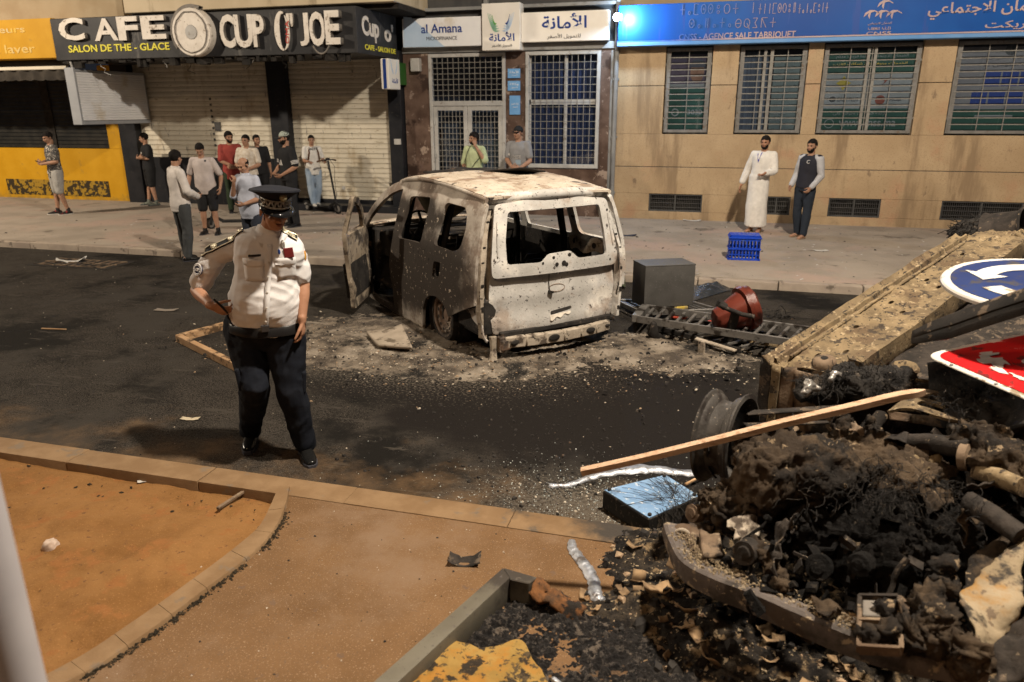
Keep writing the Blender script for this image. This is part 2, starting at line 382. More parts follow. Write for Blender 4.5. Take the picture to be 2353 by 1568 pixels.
# dark soil gathered along the edging
M['soil'] = mat('dark_soil', (.02, .016, .010), (.05, .035, .02), s=30, rough=.95, bump=.8, bs=60)
def shard(mb, p, s, rnd, flat=.35):
    k = rnd.choice((4, 5, 6)); a0 = rnd.uniform(0, 6.3); h = s*flat*rnd.uniform(.5, 1.3); tl = Vector((rnd.uniform(-.5, .5), rnd.uniform(-.5, .5), 0))
    r = [rnd.uniform(.5, 1.1)*s for _ in range(k)]; an = [a0+2*pi*i/k+rnd.uniform(-.3, .3) for i in range(k)]
    vs = [Vector((cos(a)*q, sin(a)*q, 0)) for a, q in zip(an, r)]; b = [v+Vector((0, 0, v.dot(tl)*.5)) for v in vs]
    top = [v*.6+Vector((rnd.uniform(-.2, .2)*s, rnd.uniform(-.2, .2)*s, h)) for v in b]; n = k
    mb.add([p+v for v in b]+[p+v for v in top], [tuple(range(n-1, -1, -1)), tuple(range(n, 2*n))]+[(i, (i+1) % n, n+(i+1) % n, n+i) for i in range(n)])
def scatter(name, n, fn, smin, smax, m, seed, flat=.35):
    rnd = random.Random(seed); mb = MB()
    for _ in range(n):
        p = fn(rnd)
        if p is None: continue
        shard(mb, p, smin*(smax/smin)**(rnd.random()**2.2), rnd, flat)
    return tag(mb.build(name, m), kind='stuff')
def along(rnd):
    t = .12+.86*rnd.random(); p = spl(outer, t); q = spl(inner, t); d = (p-q).normalized(); dens = mn.noise(Vector((t*14, 0, 3)))
    if dens+.45*rnd.random() < .12: return None
    o = p+d*abs(rnd.gauss(.004, .016)); return V(o.x, o.y, NZ-.002)
scatter('soil_crumbs', 2600, along, .003, .013, M['soil'], 5, .7)
# ================================================================ street front
def glass(name, tintc=(.9, .95, 1), fac=.07, rough=.03):
    m = bpy.data.materials.new(name); m.use_nodes = True; nt = m.node_tree; N = nt.nodes; N.remove(N['Principled BSDF'])
    t = N.new('ShaderNodeBsdfTransparent'); t.inputs[0].default_value = (*tintc, 1); g = N.new('ShaderNodeBsdfGlossy'); g.inputs['Roughness'].default_value = rough
    x = N.new('ShaderNodeMixShader'); x.inputs[0].default_value = fac; nt.links.new(t.outputs[0], x.inputs[1]); nt.links.new(g.outputs[0], x.inputs[2]); nt.links.new(x.outputs[0], N['Material Output'].inputs[0]); return m
M['glass'] = glass('window_glass')
M['stone'] = mat('beige_stone', (.36, .255, .150), (.44, .325, .20), s=1.1, det=9, lo=.3, hi=.7, rough=.7, bump=.25, bs=55, layers=(((.40, .25, .15), .9, .64, .18), ((.27, .185, .105), 75, .64, .12), ((.25, .175, .105), 1.4, .62, .22, None, (1.3, 1, .22)), ((.22, .155, .10), 5, .74, .14, None, (1, 1, .5)), ((.22, .16, .10), 2.2, 1.02, .3, (0, 0, -.35, .42))))
M['plaster'] = mat('beige_plaster', (.44, .36, .245), (.50, .415, .295), s=1.5, rough=.85, bump=.2, bs=40, layers=(((.30, .24, .16), 2.5, .68, .2, None, (1, 1, .25)),))
M['plasterdark'] = mat('tan_plaster', (.28, .21, .13), (.33, .26, .17), s=1.5, rough=.85)
M['grey'] = mat('grey_paint', (.20, .20, .20), (.25, .25, .245), s=3, rough=.6, layers=(((.14, .125, .11), 4, .66, .2),))
M['darkgrey'] = mat('dark_grey_wall', (.05, .05, .052), (.075, .073, .07), s=3, rough=.7)
M['pillar'] = mat('black_cladding', (.011, .012, .015), (.018, .018, .021), s=4, rough=.45, layers=(((.05, .045, .04), 9, .72, .12),))
M['yellow'] = mat('yellow_paint', (.46, .235, .006), (.51, .27, .012), s=2, rough=.6, bump=.12, bs=50, layers=(((.40, .22, .02), 3.5, .72, .14), ((.30, .18, .03), 6, 1.0, .3, (0, 0, -.9, .62))))
M['marble'] = mat('brown_marble', (.075, .047, .036), (.135, .09, .07), s=2.2, det=10, lo=.38, hi=.62, rough=.35, layers=(((.30, .23, .185), 3.2, .655, .028), ((.24, .18, .15), 8, .685, .03), ((.045, .028, .022), 1.6, .66, .1)))
M['alu'] = mat('pale_grey_metal', (.36, .35, .335), (.43, .42, .40), s=5, rough=.5, layers=(((.22, .19, .16), 7, .70, .14),))
M['grille'] = mat('grey_grille_metal', (.15, .145, .135), (.20, .19, .18), s=8, rough=.5, layers=(((.14, .10, .07), 14, .68, .12),))
M['steel'] = mat('grille_steel', (.19, .18, .165), (.25, .24, .22), s=10, rough=.4)
M['interior'] = mat('dark_interior', (.012, .014, .019), (.03, .033, .042), s=1.2, rough=.6)
M['curtain'] = mat('grey_blind', (.05, .058, .075), (.09, .10, .12), s=5, rough=.8, stretch=(6, 1, .2))
M['shutter'] = mat('cream_shutter_paint', (.53, .485, .395), (.60, .55, .455), s=2, rough=.5, layers=(((.40, .335, .24), 3, .66, .2, None, (1, 1, .3)), ((.30, .25, .18), 16, .70, .08, None, (.4, 1, 1.6)), ((.16, .15, .14), 5, .735, .04, None, (3, 1, .5))))
M['whitesign'] = mat('white_sign_acrylic', (.72, .72, .74), (.78, .78, .79), s=2, rough=.35, layers=(((.62, .57, .50), 1.2, .66, .2),))
M['logowhite'] = mat('cream_sign_acrylic', (.72, .68, .62), (.77, .73, .67), s=2, rough=.35)
M['navy'] = mat('navy_lettering', (.015, .045, .22), rough=.5)
M['ink'] = mat('dark_lettering', (.05, .05, .06), rough=.5)
M['blueplaque'] = mat('sky_blue_plaque', (.15, .34, .62), (.18, .38, .66), s=6, rough=.4)
M['pale'] = mat('pale_lettering', (.70, .72, .74), rough=.5)
M['cnss'] = mat('blue_sign_panel', (.003, .055, .27), (.005, .085, .35), s=.5, det=3, rough=.45, layers=(((.02, .07, .30), 3, .66, .1, None, (2.5, 1, .15)),))
M['pinkletter'] = mat('faded_pink_lettering', (.46, .34, .33), (.36, .27, .30), s=3, rough=.6, layers=(((.05, .13, .42), 1.1, .60, .25, (-.16, 0, 0, .02)),))
M['faintletter'] = mat('worn_blue_lettering', (.12, .20, .46), (.20, .24, .44), s=2, rough=.6)
M['signblack'] = mat('black_sign_board', (.020, .020, .022), (.034, .033, .034), s=3, rough=.5, bump=.1, bs=20, layers=(((.09, .085, .08), 5, .70, .14, None, (1, 1, .3)), ((.10, .095, .09), 40, .74, .05)))
M['letterwhite'] = mat('dirty_white_letters', (.60, .55, .49), (.70, .65, .59), s=6, rough=.6, layers=(((.30, .25, .20), 9, .66, .12), ((.05, .045, .04), 18, .74, .05)))
M['letterside'] = mat('grey_letter_sides', (.13, .115, .10), (.20, .18, .16), s=8, rough=.6)
M['yellowtext'] = mat('yellow_lettering', (.66, .60, .06), rough=.5)
M['ghost'] = mat('faded_lettering', (.55, .42, .20), (.62, .40, .07), s=4, lo=.4, hi=.6, rough=.6)
F = FACE_Y
def Fx(u, v=300, y=F): return YP(u, v, y).x
def Fz(u, v, y=F): return YP(u, v, y).z
def thing(name, label, cat, group=None, loc=(0, 0, 0), rz=0): return tag(empty(name, loc, rz), label, cat, group)

# ---------------------------------------------------------------- beige office building with barred windows
ob = thing('office_building', 'beige stone office building with four barred poster windows and low vents', 'building')
zA = Fz(1900, 390) ; zB = Fz(1900, 193); zS = 1.78; zT = Fz(1900, 101)
wins = [(-1.24, -.36), (.12, 1.34), (1.60, 3.25), (3.78, 5.62)]
vents = [(-1.43, -.37), (.78, 1.30), (1.99, 2.91), (3.94, 5.28)]
mb = MB(); B0, B1 = F, F+.26; g = .006
xs = [-2.17]+[q for v in vents for q in v]+[9.0]
mb.bx(-2.17, 9, B0, B1, -.1, .26); mb.bx(-2.17, 9, B0, B1, .615, zA-g)
for i in range(0, len(xs), 2): mb.bx(xs[i], xs[i+1], B0, B1, .26+g*.3, .615-g*.3)
mb.bx(-2.17, 9, B0, B1, zA+g, zS)
xs = [-2.17]+[q for v in wins for q in v]+[9.0]
for i in range(0, len(xs), 2):
    mb.bx(xs[i], xs[i+1], B0, B1, zS+g*.3, zB-g); mb.bx(xs[i], xs[i+1], B0, B1, zB+g, zT+.05)
mb.build('wall', M['stone'], ob, bevel=.004)
MB().bx(-2.16, 9, B0+.012, B1+.05, -.1, .25).bx(-2.16, 9, B0+.012, B0+.02, zA-.02, zA+.02).build('joint_backing', M['darkgrey'], ob)
MB().bx(-2.17, 9, B0+.05, B1+.3, zT+.05, 9).build('upper_wall', M['plasterdark'], ob)
MB().bx(-2.1, 9, B1+1.2, B1+1.25, .1, 4).bx(-2.1, 9, B1+.9, B1+1.2, zS-.9, zS-.2).build('interior_wall', M['interior'], ob)
def P2(parent, name, m, x0, x1, z0, z1, y, t=.004): return MB().bx(x0, x1, y, y+t, z0, z1).build(name, m, parent)
M['pgreen'] = mat('green_poster', (.022, .06, .042), (.03, .075, .052), s=2, rough=.6)
M['pwhite'] = mat('white_poster', (.20, .20, .19), (.25, .245, .235), s=2, rough=.6)
M['ppurple'] = mat('purple_poster', (.055, .04, .06), (.10, .07, .09), s=3, rough=.6)
M['pskin'] = mat('poster_skin', (.23, .12, .075), (.16, .08, .05), s=5, rough=.6)
M['pblue'] = mat('poster_blue', (.025, .045, .17), rough=.6)
M['pgold'] = mat('poster_gold', (.33, .25, .04), rough=.6)
M['pred'] = mat('poster_red', (.20, .06, .04), rough=.6)
for i, (a, b) in enumerate(wins):
    fr = MB(); y = F+.03
    for (x0, x1, z0, z1) in ((a+.02, a+.10, zS+.03, zT-.01), (b-.10, b-.02, zS+.03, zT-.01), (a+.10, b-.10, zS+.03, zS+.085), (a+.10, b-.10, zT-.07, zT-.01)): fr.bx(x0, x1, y, y+.04, z0, z1)
    w = fr.build('window', M['grille'], ob, bevel=.004)
    gb = MB(); nb = 13
    for k in range(1, nb):
        z = zS+.08+(zT-zS-.15)*k/nb; gb.bx(a+.06, b-.06, y-.012, y-.003, z-.008, z+.008)
    nv = {0: 2, 1: 4, 2: 4, 3: 4}[i]
    for k in range(1, nv): x = a+.1+(b-a-.2)*k/nv; gb.bx(x-.006, x+.006, y-.003, y+.005, zS+.08, zT-.06)
    if i in (1, 2):
        x = a+.1+(b-a-.2)*(.5 if i == 2 else .42)
        for s in (-.085, .03): gb.bx(x+s, x+s+.05, y-.002, y+.036, zS+.085, zT-.07)
    for z in (zS+.3, zT-.3): gb.bx(a-.002, a+.03, y+.01, y+.03, z-.02, z+.02).bx(b-.03, b+.002, y+.01, y+.03, z-.02, z+.02)
    gb.build('grille', M['steel'], w)
    sf = MB()
    for (x0, x1, z0, z1) in ((a, a+.05, zS, zT+.04), (b-.05, b, zS, zT+.04), (a+.05, b-.05, zS, zS+.05), (a+.05, b-.05, zT-.01, zT+.04)): sf.bx(x0, x1, F+.14, F+.19, z0, z1)
    sf.build('frame', M['darkgrey'], w)
    P2(w, 'pane', M['glass'], a+.04, b-.04, zS+.04, zT, F+.16, .005)
    yp = F+.20; W = b-a; Hh = zT-zS
    if i == 0:
        P2(w, 'poster', M['pgreen'], a+.06, b-.06, zS+.05, zS+Hh*.54, yp); P2(w, 'poster', M['pwhite'], a+.06, b-.06, zS+Hh*.541, zS+Hh*.59, yp); P2(w, 'poster', M['ppurple'], a+.06, b-.06, zS+Hh*.591, zT-.12, yp)
        f = MB(); cx_, cz_ = b-.28, zT-.44
        f.prism([(cx_+.13*cos(t*pi/10), cz_+.2*sin(t*pi/10)) for t in range(20)], lambda p, q, h: V(p, yp-.003-h, q), .004); f.build('poster_portrait', M['pskin'], w)
        f = MB(); f.prism([(cx_+.15*cos(t*pi/10), cz_+.10+.14*max(-.1, sin(t*pi/10))) for t in range(20)], lambda p, q, h: V(p, yp-.009-h, q), .002); f.build('poster_hair', M['ink'], w)
        P2(w, 'poster', M['pgreen'], a+W*.45, b-.11, zS+.06, zS+Hh*.53, yp-.006, .003)
        wall_text('3030', a+W*.52, b-.14, zS+.37, zS+.46, yp-.009, M['pwhite'], w, bold=.02)
        MB().lathe([(.075, 0), (.05, 0), (.05, .002), (.075, .002), (.075, 0)], (a+.22, yp-.002, zS+.41), (0, -1, 0), 20).build('emblem', M['pwhite'], w)
    if i == 1:
        P2(w, 'blind', M['curtain'], a+.06, a+W*.5, zS+.05, zT-.1, yp+.02); P2(w, 'poster', mat('grey_green_poster', (.10, .12, .115), (.13, .15, .14), s=2), a+W*.53, b-.08, zS+.06, zT-.2, yp)
        wall_text(arabic('الضمان'), a+W*.58, b-.2, zS+.95, zS+1.01, yp-.006, M['pwhite'], w); wall_text(arabic('الاجتماعي'), a+W*.58, b-.14, zS+.62, zS+.67, yp-.006, M['pwhite'], w)
        wall_text(arabic('معلومات'), a+W*.5, b-.3, zS+.36, zS+.42, yp-.006, M['pwhite'], w); wall_text(arabic('التغطية'), a+W*.5, b-.34, zS+.24, zS+.30, yp-.006, M['pwhite'], w)
    if i == 2:
        P2(w, 'poster', M['pgreen'], a+.07, b-.07, zT-.52, zT-.12, yp); P2(w, 'poster', M['pwhite'], a+.07, b-.07, zS+.47, zT-.522, yp); P2(w, 'poster', M['pgreen'], a+.07, b-.07, zS+.05, zS+.468, yp)
        wall_text(arabic('الضمان الاجتماعي دائما قريب منكم'), a+.24, b-.2, zT-.26, zT-.18, yp-.004, M['pwhite'], w)
        wall_text(arabic('الخدمات متوفرة في شبكات القرب'), a+.2, b-.2, zT-.38, zT-.32, yp-.004, M['ghost'], w)
        c = V(a+.42, yp-.002, zS+.92)
        MB().prism([(c.x-.13, c.z), (c.x-.05, c.z-.05), (c.x, c.z-.13), (c.x+.05, c.z-.05), (c.x+.13, c.z), (c.x+.05, c.z+.05), (c.x, c.z+.13), (c.x-.05, c.z+.05)], lambda p, q, h: V(p, yp-.003-h, q), .003).build('emblem', M['pgold'], w)
        MB().prism([(a+1.02, zS+1.0), (a+1.12, zS+.95), (a+1.08, zS+.88), (a+1.2, zS+1.0), (a+1.1, zS+.99)], lambda p, q, h: V(p, yp-.003-h, q), .003).build('emblem', M['pred'], w)
        wall_text('CASH PLUS', a+.34, a+.70, zS+.60, zS+.67, yp-.005, M['ink'], w); MB().ell((a+.26, yp-.003, zS+.635), (.06, .004, .05)).build('emblem', M['darkgrey'], w)
        MB().ell((a+1.08, yp-.003, zS+.62), (.085, .004, .085)).build('emblem', M['pred'], w); wall_text('CHAABI', a+1.2, a+1.43, zS+.60, zS+.65, yp-.005, M['ink'], w)
        wall_text(arabic('لائحة الوكالات متوفرة على'), a+.3, b-.45, zS+.35, zS+.41, yp-.004, M['pwhite'], w)
        wall_text('www.cnss.ma', a+.42, b-.25, zS+.15, zS+.25, yp-.004, M['pwhite'], w, bold=.015)
        MB().lathe([(.085, 0), (.072, 0), (.072, .002), (.085, .002), (.085, 0)], (a+.25, yp-.002, zS+.2), (0, -1, 0), 20).build('emblem', M['pwhite'], w)
    if i == 3:
        P2(w, 'poster', mat('pinkish_white_poster', (.17, .155, .155), (.20, .185, .18), s=2), a+.07, b-.07, zS+.45, zT-.1, yp); P2(w, 'poster', M['pgreen'], a+.07, b-.07, zS+.05, zS+.448, yp)
        for r, (n, z) in enumerate(((3, zS+.84), (4, zS+.52))):
            for k in range(n): x = a+.55-r*.16+k*.28; P2(w, 'poster_square', M['pblue'], x, x+.25, z, z+.24, yp-.004)
        wall_text(arabic('خدمات الضمان الاجتماعي عن بعد'), a+.45, b-.35, zS+1.28, zS+1.34, yp-.003, M['ink'], w); wall_text(arabic('بوابة المؤمن له'), a+.5, b-.5, zS+1.16, zS+1.22, yp-.003, M['ink'], w)
        P2(w, 'poster_strip', M['pwhite'], a+.5, a+1.1, zS+.30, zS+.35, yp-.004); MB().ell((a+.9, yp-.003, zS+1.44), (.1, .004, .09)).build('emblem', M['darkgrey'], w)
for (a, b) in vents:
    fr = MB(); y = F+.02
    for (x0, x1, z0, z1) in ((a, a+.03, .26, .615), (b-.03, b, .26, .615), (a+.03, b-.03, .26, .29), (a+.03, b-.03, .585, .615), ((a+b)/2-.015, (a+b)/2+.015, .29, .585)): fr.bx(x0, x1, y, y+.05, z0, z1)
    v = fr.build('vent', M['darkgrey'], ob, bevel=.003); sl = MB()
    for k in range(3): z = .34+k*.085; sl.bx(a+.03, b-.03, y+.01, y+.018, z, z+.012)
    x = a+.05
    while x < b-.04: sl.bx(x-.004, x+.004, y+.025, y+.03, .29, .585); x += .035
    sl.build('vent_slats', M['darkgrey'], v); P2(v, 'vent_back', M['black'], a, b, .26, .615, F+.2)
# drain pipe at the joint of the two buildings
dp = MB(); xp = Fx(1412, 300); dp.tube([(xp, F-.05, .1), (xp, F-.05, 5)], .045, 12)
for z in (.6, 1.7, 2.8): dp.bx(xp-.06, xp+.06, F-.06, F, z, z+.04)
tag(dp.build('drain_pipe', M['grey'], smooth=40), 'grey vertical drain pipe between the marble office and the beige building', 'pipe')

# ---------------------------------------------------------------- long blue sign
cs = thing('office_sign', 'long blue sign band with white and faded lettering and umbrella emblem', 'sign')
y = F-.22; z0 = 3.40; zt = 4.13
MB().bx(-2.15, 9, y, F, z0+.10, zt).build('sign_panel', M['cnss'], cs, bevel=.006)
MB().bx(-2.16, 9, y-.03, F, z0, z0+.07).build('bottom_rail', mat('light_blue_rail', (.10, .25, .52), (.14, .29, .55), s=2, rough=.4), cs, bevel=.01); MB().bx(-2.16, 9, y-.025, F, z0+.074, z0+.098).build('rail_edge', M['pinkletter'], cs)
def on(u, v): return YP(u, v, y)
def fit(t, u0, u1, v0, v1, mm, parent=cs, yy=y, bold=0.0, depth=.01):
    a = YP(u0, v1, yy-.001); b = YP(u1, v1, yy-.001); c = YP((u0+u1)/2, v0, yy-.001); zz = YP((u0+u1)/2, v1, yy-.001).z
    return wall_text(t, a.x, b.x, zz, c.z, yy-.002, mm, parent, bold=bold, depth=depth)
fit('CNSS - AGENCE SALE TABRIQUET', 1560, 1827, 75, 92, M['pinkletter'], bold=.012)
def strokes(glyphs, u0, u1, v0, v1, mm, w=.011):
    mb = MB(); n = len(glyphs); a = on(u0, v1); b = on(u1, v1); hz = on((u0+u1)/2, v0).z-on((u0+u1)/2, v1).z; zb = on((u0+u1)/2, v1).z
    cw = (b.x-a.x)/n; r = cw*.33
    def ln(p, q): mb.beam((p[0], y-.006, p[1]), (q[0], y-.006, q[1]), .008, w, (0, 1, 0))
    def ring(cx_, cz_, rx, rz):
        for k in range(14): t0 = 2*pi*k/14; t1 = 2*pi*(k+1)/14; ln((cx_+rx*cos(t0), cz_+rz*sin(t0)), (cx_+rx*cos(t1), cz_+rz*sin(t1)))
    for i, ch in enumerate(glyphs):
        x = a.x+cw*(i+.5); zc = zb+hz/2; h = hz/2
        if ch == '+': ln((x, zb), (x, zb+hz)); ln((x-r, zc), (x+r, zc))
        if ch == 'I': ln((x, zb), (x, zb+hz))
        if ch == 'N': ln((x-r*.4, zb), (x-r*.4, zb+hz)); ln((x+r*.4, zb), (x+r*.4, zb+hz))
        if ch == 'O': ring(x, zc, r, h*.9)
        if ch == 'D': ring(x, zc, r, h*.9); ring(x, zc, r*.25, h*.22)
        if ch == 'T': ring(x, zc, r, h*.9); ln((x-r, zc), (x+r, zc))
        if ch == 'Q': ring(x, zc, r, h*.9); ln((x, zc), (x+r, zb-.02))
        if ch == 'o': ring(x, zb+h*.35, r*.4, h*.35)
        if ch == 'E': ln((x-r, zb), (x-r, zb+hz)); ln((x-r, zb), (x+r, zb)); ln((x-r, zb+hz), (x+r, zb+hz))
        if ch == 'Z': ln((x-r, zb+hz), (x+r*.6, zb+hz)); ln((x-r, zb), (x+r*.6, zb)); ln((x-r*.2, zc), (x+r*.6, zb+hz)); ln((x-r*.2, zc), (x+r*.6, zb))
        if ch == 'X': ln((x-r, zb), (x-r, zb+hz)); ln((x+r, zb), (x+r, zb+hz)); ln((x-r, zc), (x+r, zc))
        if ch == 'R': ln((x-r, zb), (x-r, zb+hz)); ln((x-r, zb+hz), (x+r, zb+hz)); ln((x-r, zb+hz), (x+r*.7, zb))
        if ch == '8': ring(x, zb+hz*.72, r*.4, h*.3); ring(x, zb+hz*.22, r*.4, h*.3)
    return mb.build('lettering', mm, cs)
strokes('+oEDD', 1560, 1640, 10, 34, M['faintletter']); strokes('8O+ I', 1640, 1740, 8, 32, M['pinkletter']); strokes('+IIEDO8N', 1740, 1830, 8, 31, M['pinkletter']); strokes('+oIoE8I+', 1832, 1903, 8, 30, M['pinkletter'])
strokes('DoNo+o', 1580, 1685, 42, 64, M['faintletter']); strokes('TQZR+', 1686, 1785, 42, 64, M['pinkletter'])
fit(arabic('الضمان الاجتماعي'), 2130, 2420, 2, 42, M['pinkletter'], bold=.015); fit(arabic('وكالة سلا تابريكت'), 2262, 2560, 44, 66, M['pinkletter'], bold=.012)
fit('CNSS', 1990, 2047, 73, 81, M['pinkletter'], bold=.01); fit(arabic('الضمان الاجتماعي'), 1994, 2048, 51, 59, M['pinkletter']); strokes('+oIXOD8+ +oIoE+', 1993, 2047, 63, 69, M['pinkletter'], .005)
um = MB()
for (u, v) in ((2032, 14), (2000, 37), (2026, 37), (2052, 37)):
    p = on(u, v); rr = .105
    pts = [(p.x+rr*cos(t), p.z+rr*sin(t)) for t in [pi*k/10 for k in range(11)]]+[(p.x-rr*.35, p.z+.02), (p.x-rr*.4, p.z-.07), (p.x-rr*.7, p.z-.02)]
    um.prism([(p.x-.11, p.z-.02), (p.x-.09, p.z+.05), (p.x-.02, p.z+.095), (p.x+.06, p.z+.09), (p.x+.13, p.z+.05), (p.x+.14, p.z+.03), (p.x+.06, p.z+.07), (p.x, p.z+.05), (p.x-.01, p.z-.05), (p.x-.04, p.z), (p.x-.03, p.z+.05)], lambda a, b, h: V(a, y-.004-h, b), .006)
um.build('umbrella_emblem', M['pinkletter'], cs)
# flood light beside it
fl = thing('flood_lamp', 'small lit flood lamp glaring white at the end of the blue sign', 'lamp')
lp = V(-2.14, 14.98, 3.90)
MB().box(lp+V(0, .07, 0), (.16, .1, .14)).beam(lp+V(0, .12, -.02), V(lp.x, F-.2, lp.z-.1), .03, .03).build('lamp_body', M['darkgrey'], fl, bevel=.01)
em = mat('lit_lamp_lens', (.75, .88, 1), emit=120); MB().lathe([(0, .03), (.035, .028), (.06, .015), (.066, 0), (0, -.005)], lp+V(0, .02, 0), (0, -1, 0), 24).build('lamp_lens', em, fl, smooth=60)

# ---------------------------------------------------------------- marble fronted office
mo = thing('marble_office', 'brown marble office front with barred double door and barred window', 'building')
dx0, dx1, wx0, wx1 = -6.14, -4.46, -4.03, -2.50; zl = Fz(1100, 122); wz0 = 1.09
mb = MB(); mb.bx(-6.72, dx0, F+.02, F+.3, 0, zl+.02).bx(dx1, wx0, F+.02, F+.3, 0, zl+.02).bx(wx0+.001, wx1, F+.02, F+.3, 0, wz0-.02).bx(wx1+.001, -2.3, F+.02, F+.3, 0, zl+.02)
mb.build('wall', M['marble'], mo, bevel=.004)
MB().bx(-6.72, -2.19, F-.02, F+.35, zl+.02, 3.52).bx(-2.30, -2.18, F+.01, F+.3, 0, zl).build('lintel', M['grey'], mo, bevel=.01)
MB().bx(-6.75, -2.19, F+.1, F+.5, 3.52, 4.6).build('upper_wall', M['darkgrey'], mo)
MB().bx(-6.7, -2.2, F-.06, F+.1, 4.18, 4.24).bx(-4.9, -4.82, F-.02, F+.1, 4.2, 5).build('upper_rail', M['grey'], mo)
MB().bx(-6.7, -2.3, F+1.6, F+1.65, 0, 4).build('interior_wall', M['interior'], mo)
def barred(x0, x1, z0, z1, nx, nz, yb, parent, th=.011):
    gb = MB()
    for k in range(1, nx): x = x0+(x1-x0)*k/nx; gb.bx(x-th/2, x+th/2, yb, yb+.008, z0, z1)
    for k in range(1, nz): z = z0+(z1-z0)*k/nz; gb.bx(x0, x1, yb-.008, yb-.0005, z-th/2, z+th/2)
    return gb.build('grille', M['steel'], parent)
zt_ = Fz(1070, 238)   # transom
fr = MB(); t = .07
for (x0, x1, z0, z1) in ((dx0, dx0+t, .1, zl), (dx1-t, dx1, .1, zl), (dx0+t, dx1-t, zl-t, zl), (dx0+t, dx1-t, zt_-.05, zt_+.05)): fr.bx(x0, x1, F-.01, F+.09, z0, z1)
dr = fr.build('door_frame', M['alu'], mo, bevel=.005)
xm = (dx0+dx1)/2
for (a, b) in ((dx0+t+.004, xm-.003), (xm+.003, dx1-t-.004)):
    lf = MB(); zb, z2 = .13, zt_-.054
    for (x0, x1, z0, z1) in ((a, a+.09, zb, z2), (b-.09, b, zb, z2), (a+.09, b-.09, z2-.09, z2), (a+.09, b-.09, zb, zb+.12)): lf.bx(x0, x1, F+.01, F+.06, z0, z1)
    d = lf.build('door', M['alu'], mo, bevel=.004); barred(a+.09, b-.09, zb+.12, z2-.09, 7, 17, F+.025, d); P2(d, 'pane', M['glass'], a+.08, b-.08, zb+.1, z2-.08, F+.045, .006)
    for z in (.5, 1.3, 2.0): MB().tube([(a+.02 if a < xm-.1 and b < xm else b-.02, F+.0, z-.05), (a+.02 if b < xm else b-.02, F+.0, z+.05)], .012, 8).build('hinge', M['alu'], d)
    MB().bx((b-.07 if b < xm else a+.03), (b-.04 if b < xm else a+.06), F-.03, F+.01, 1.05, 1.25).build('handle', M['darkgrey'], d)
tr = MB().bx(dx0+t+.01, dx1-t-.01, F+.04, F+.046, zt_+.05, zl-t).build('transom_pane', M['glass'], dr); barred(dx0+t, dx1-t, zt_+.05, zl-t, 13, 8, F+.012, dr)
MB().bx(dx0+.1, dx1-.1, F+.5, F+.52, .1, 2.4).build('inner_blind', M['curtain'], mo)
fr = MB()
for (x0, x1, z0, z1) in ((wx0, wx0+t, wz0, zl), (wx1-t, wx1, wz0, zl), (wx0+t, wx1-t, zl-t, zl), (wx0+t, wx1-t, wz0, wz0+.08)): fr.bx(x0, x1, F-.02, F+.05, z0, z1)
w = fr.build('window', M['alu'], mo, bevel=.005); barred(wx0+.07, wx1-.07, wz0+.08, zl-.07, 11, 15, F-.004, w)
xm = (wx0+wx1)/2+.05; zz = Fz(1290, 235)
fr = MB(); fr.bx(xm-.035, xm+.035, F+.1, F+.14, wz0+.05, zl-.05).bx(wx0+.05, xm-.035, F+.1, F+.14, zz-.05, zz+.05).bx(xm+.035, wx1-.05, F+.1, F+.14, zz-.05, zz+.05).bx(wx0+.03, wx0+.09, F+.1, F+.14, wz0+.05, zl-.05); fr.build('window_bars', M['alu'], w, bevel=.004)
P2(w, 'pane', M['glass'], wx0+.05, wx1-.05, wz0+.05, zl-.05, F+.12, .006)
M['bluecurt'] = mat('dark_blue_curtain', (.018, .024, .055), (.03, .038, .08), s=4, rough=.8, stretch=(8, 1, .1))
cu = MB(); cu.grid(lambda a, b: (wx0+.05+(wx1-wx0-.1)*a, F+.24+.018*sin(a*70), wz0+.05+(zl-wz0-.1)*b), 140, 1); cu.build('curtain', M['bluecurt'], w, smooth=180)
wb = MB(); p = YP(958, 150, F); wb.box((p.x, F-.05, p.z), (.2, .15, .26)); tag(wb.build('meter_box', M['alu'], bevel=.02, segs=2), 'small dirty white meter box on the marble wall under the sign', 'box')
pq = [((1167, 1195), (158, 180), 'الأمانة', 'small blue plaque beside the barred door, upper one of the two short plaques'), ((1167, 1195), (186, 209), 'وكالة', 'small blue plaque beside the barred door, lower one of the two short plaques'), ((1171, 1195), (220, 264), 'أوقات العمل', 'tall blue plaque with opening hours on the marble between door and window')]
for (us, vs, tx, lb) in pq:
    a = YP(us[0], vs[1], F); b = YP(us[1], vs[0], F); q = thing('plaque', lb, 'plaque', 'blue plaques by the office door')
    MB().bx(a.x, b.x, F-.012, F+.02, a.z, b.z).build('plaque_board', M['blueplaque'], q, bevel=.003)
    zc = (a.z+b.z)/2; wall_text(arabic(tx), a.x+.04, b.x-.03, zc, zc+.06, F-.014, M['pale'], q, depth=.002); wall_text(arabic('للتمويل'), a.x+.07, b.x-.05, zc-.05, zc-.02, F-.014, M['pale'], q, depth=.002)
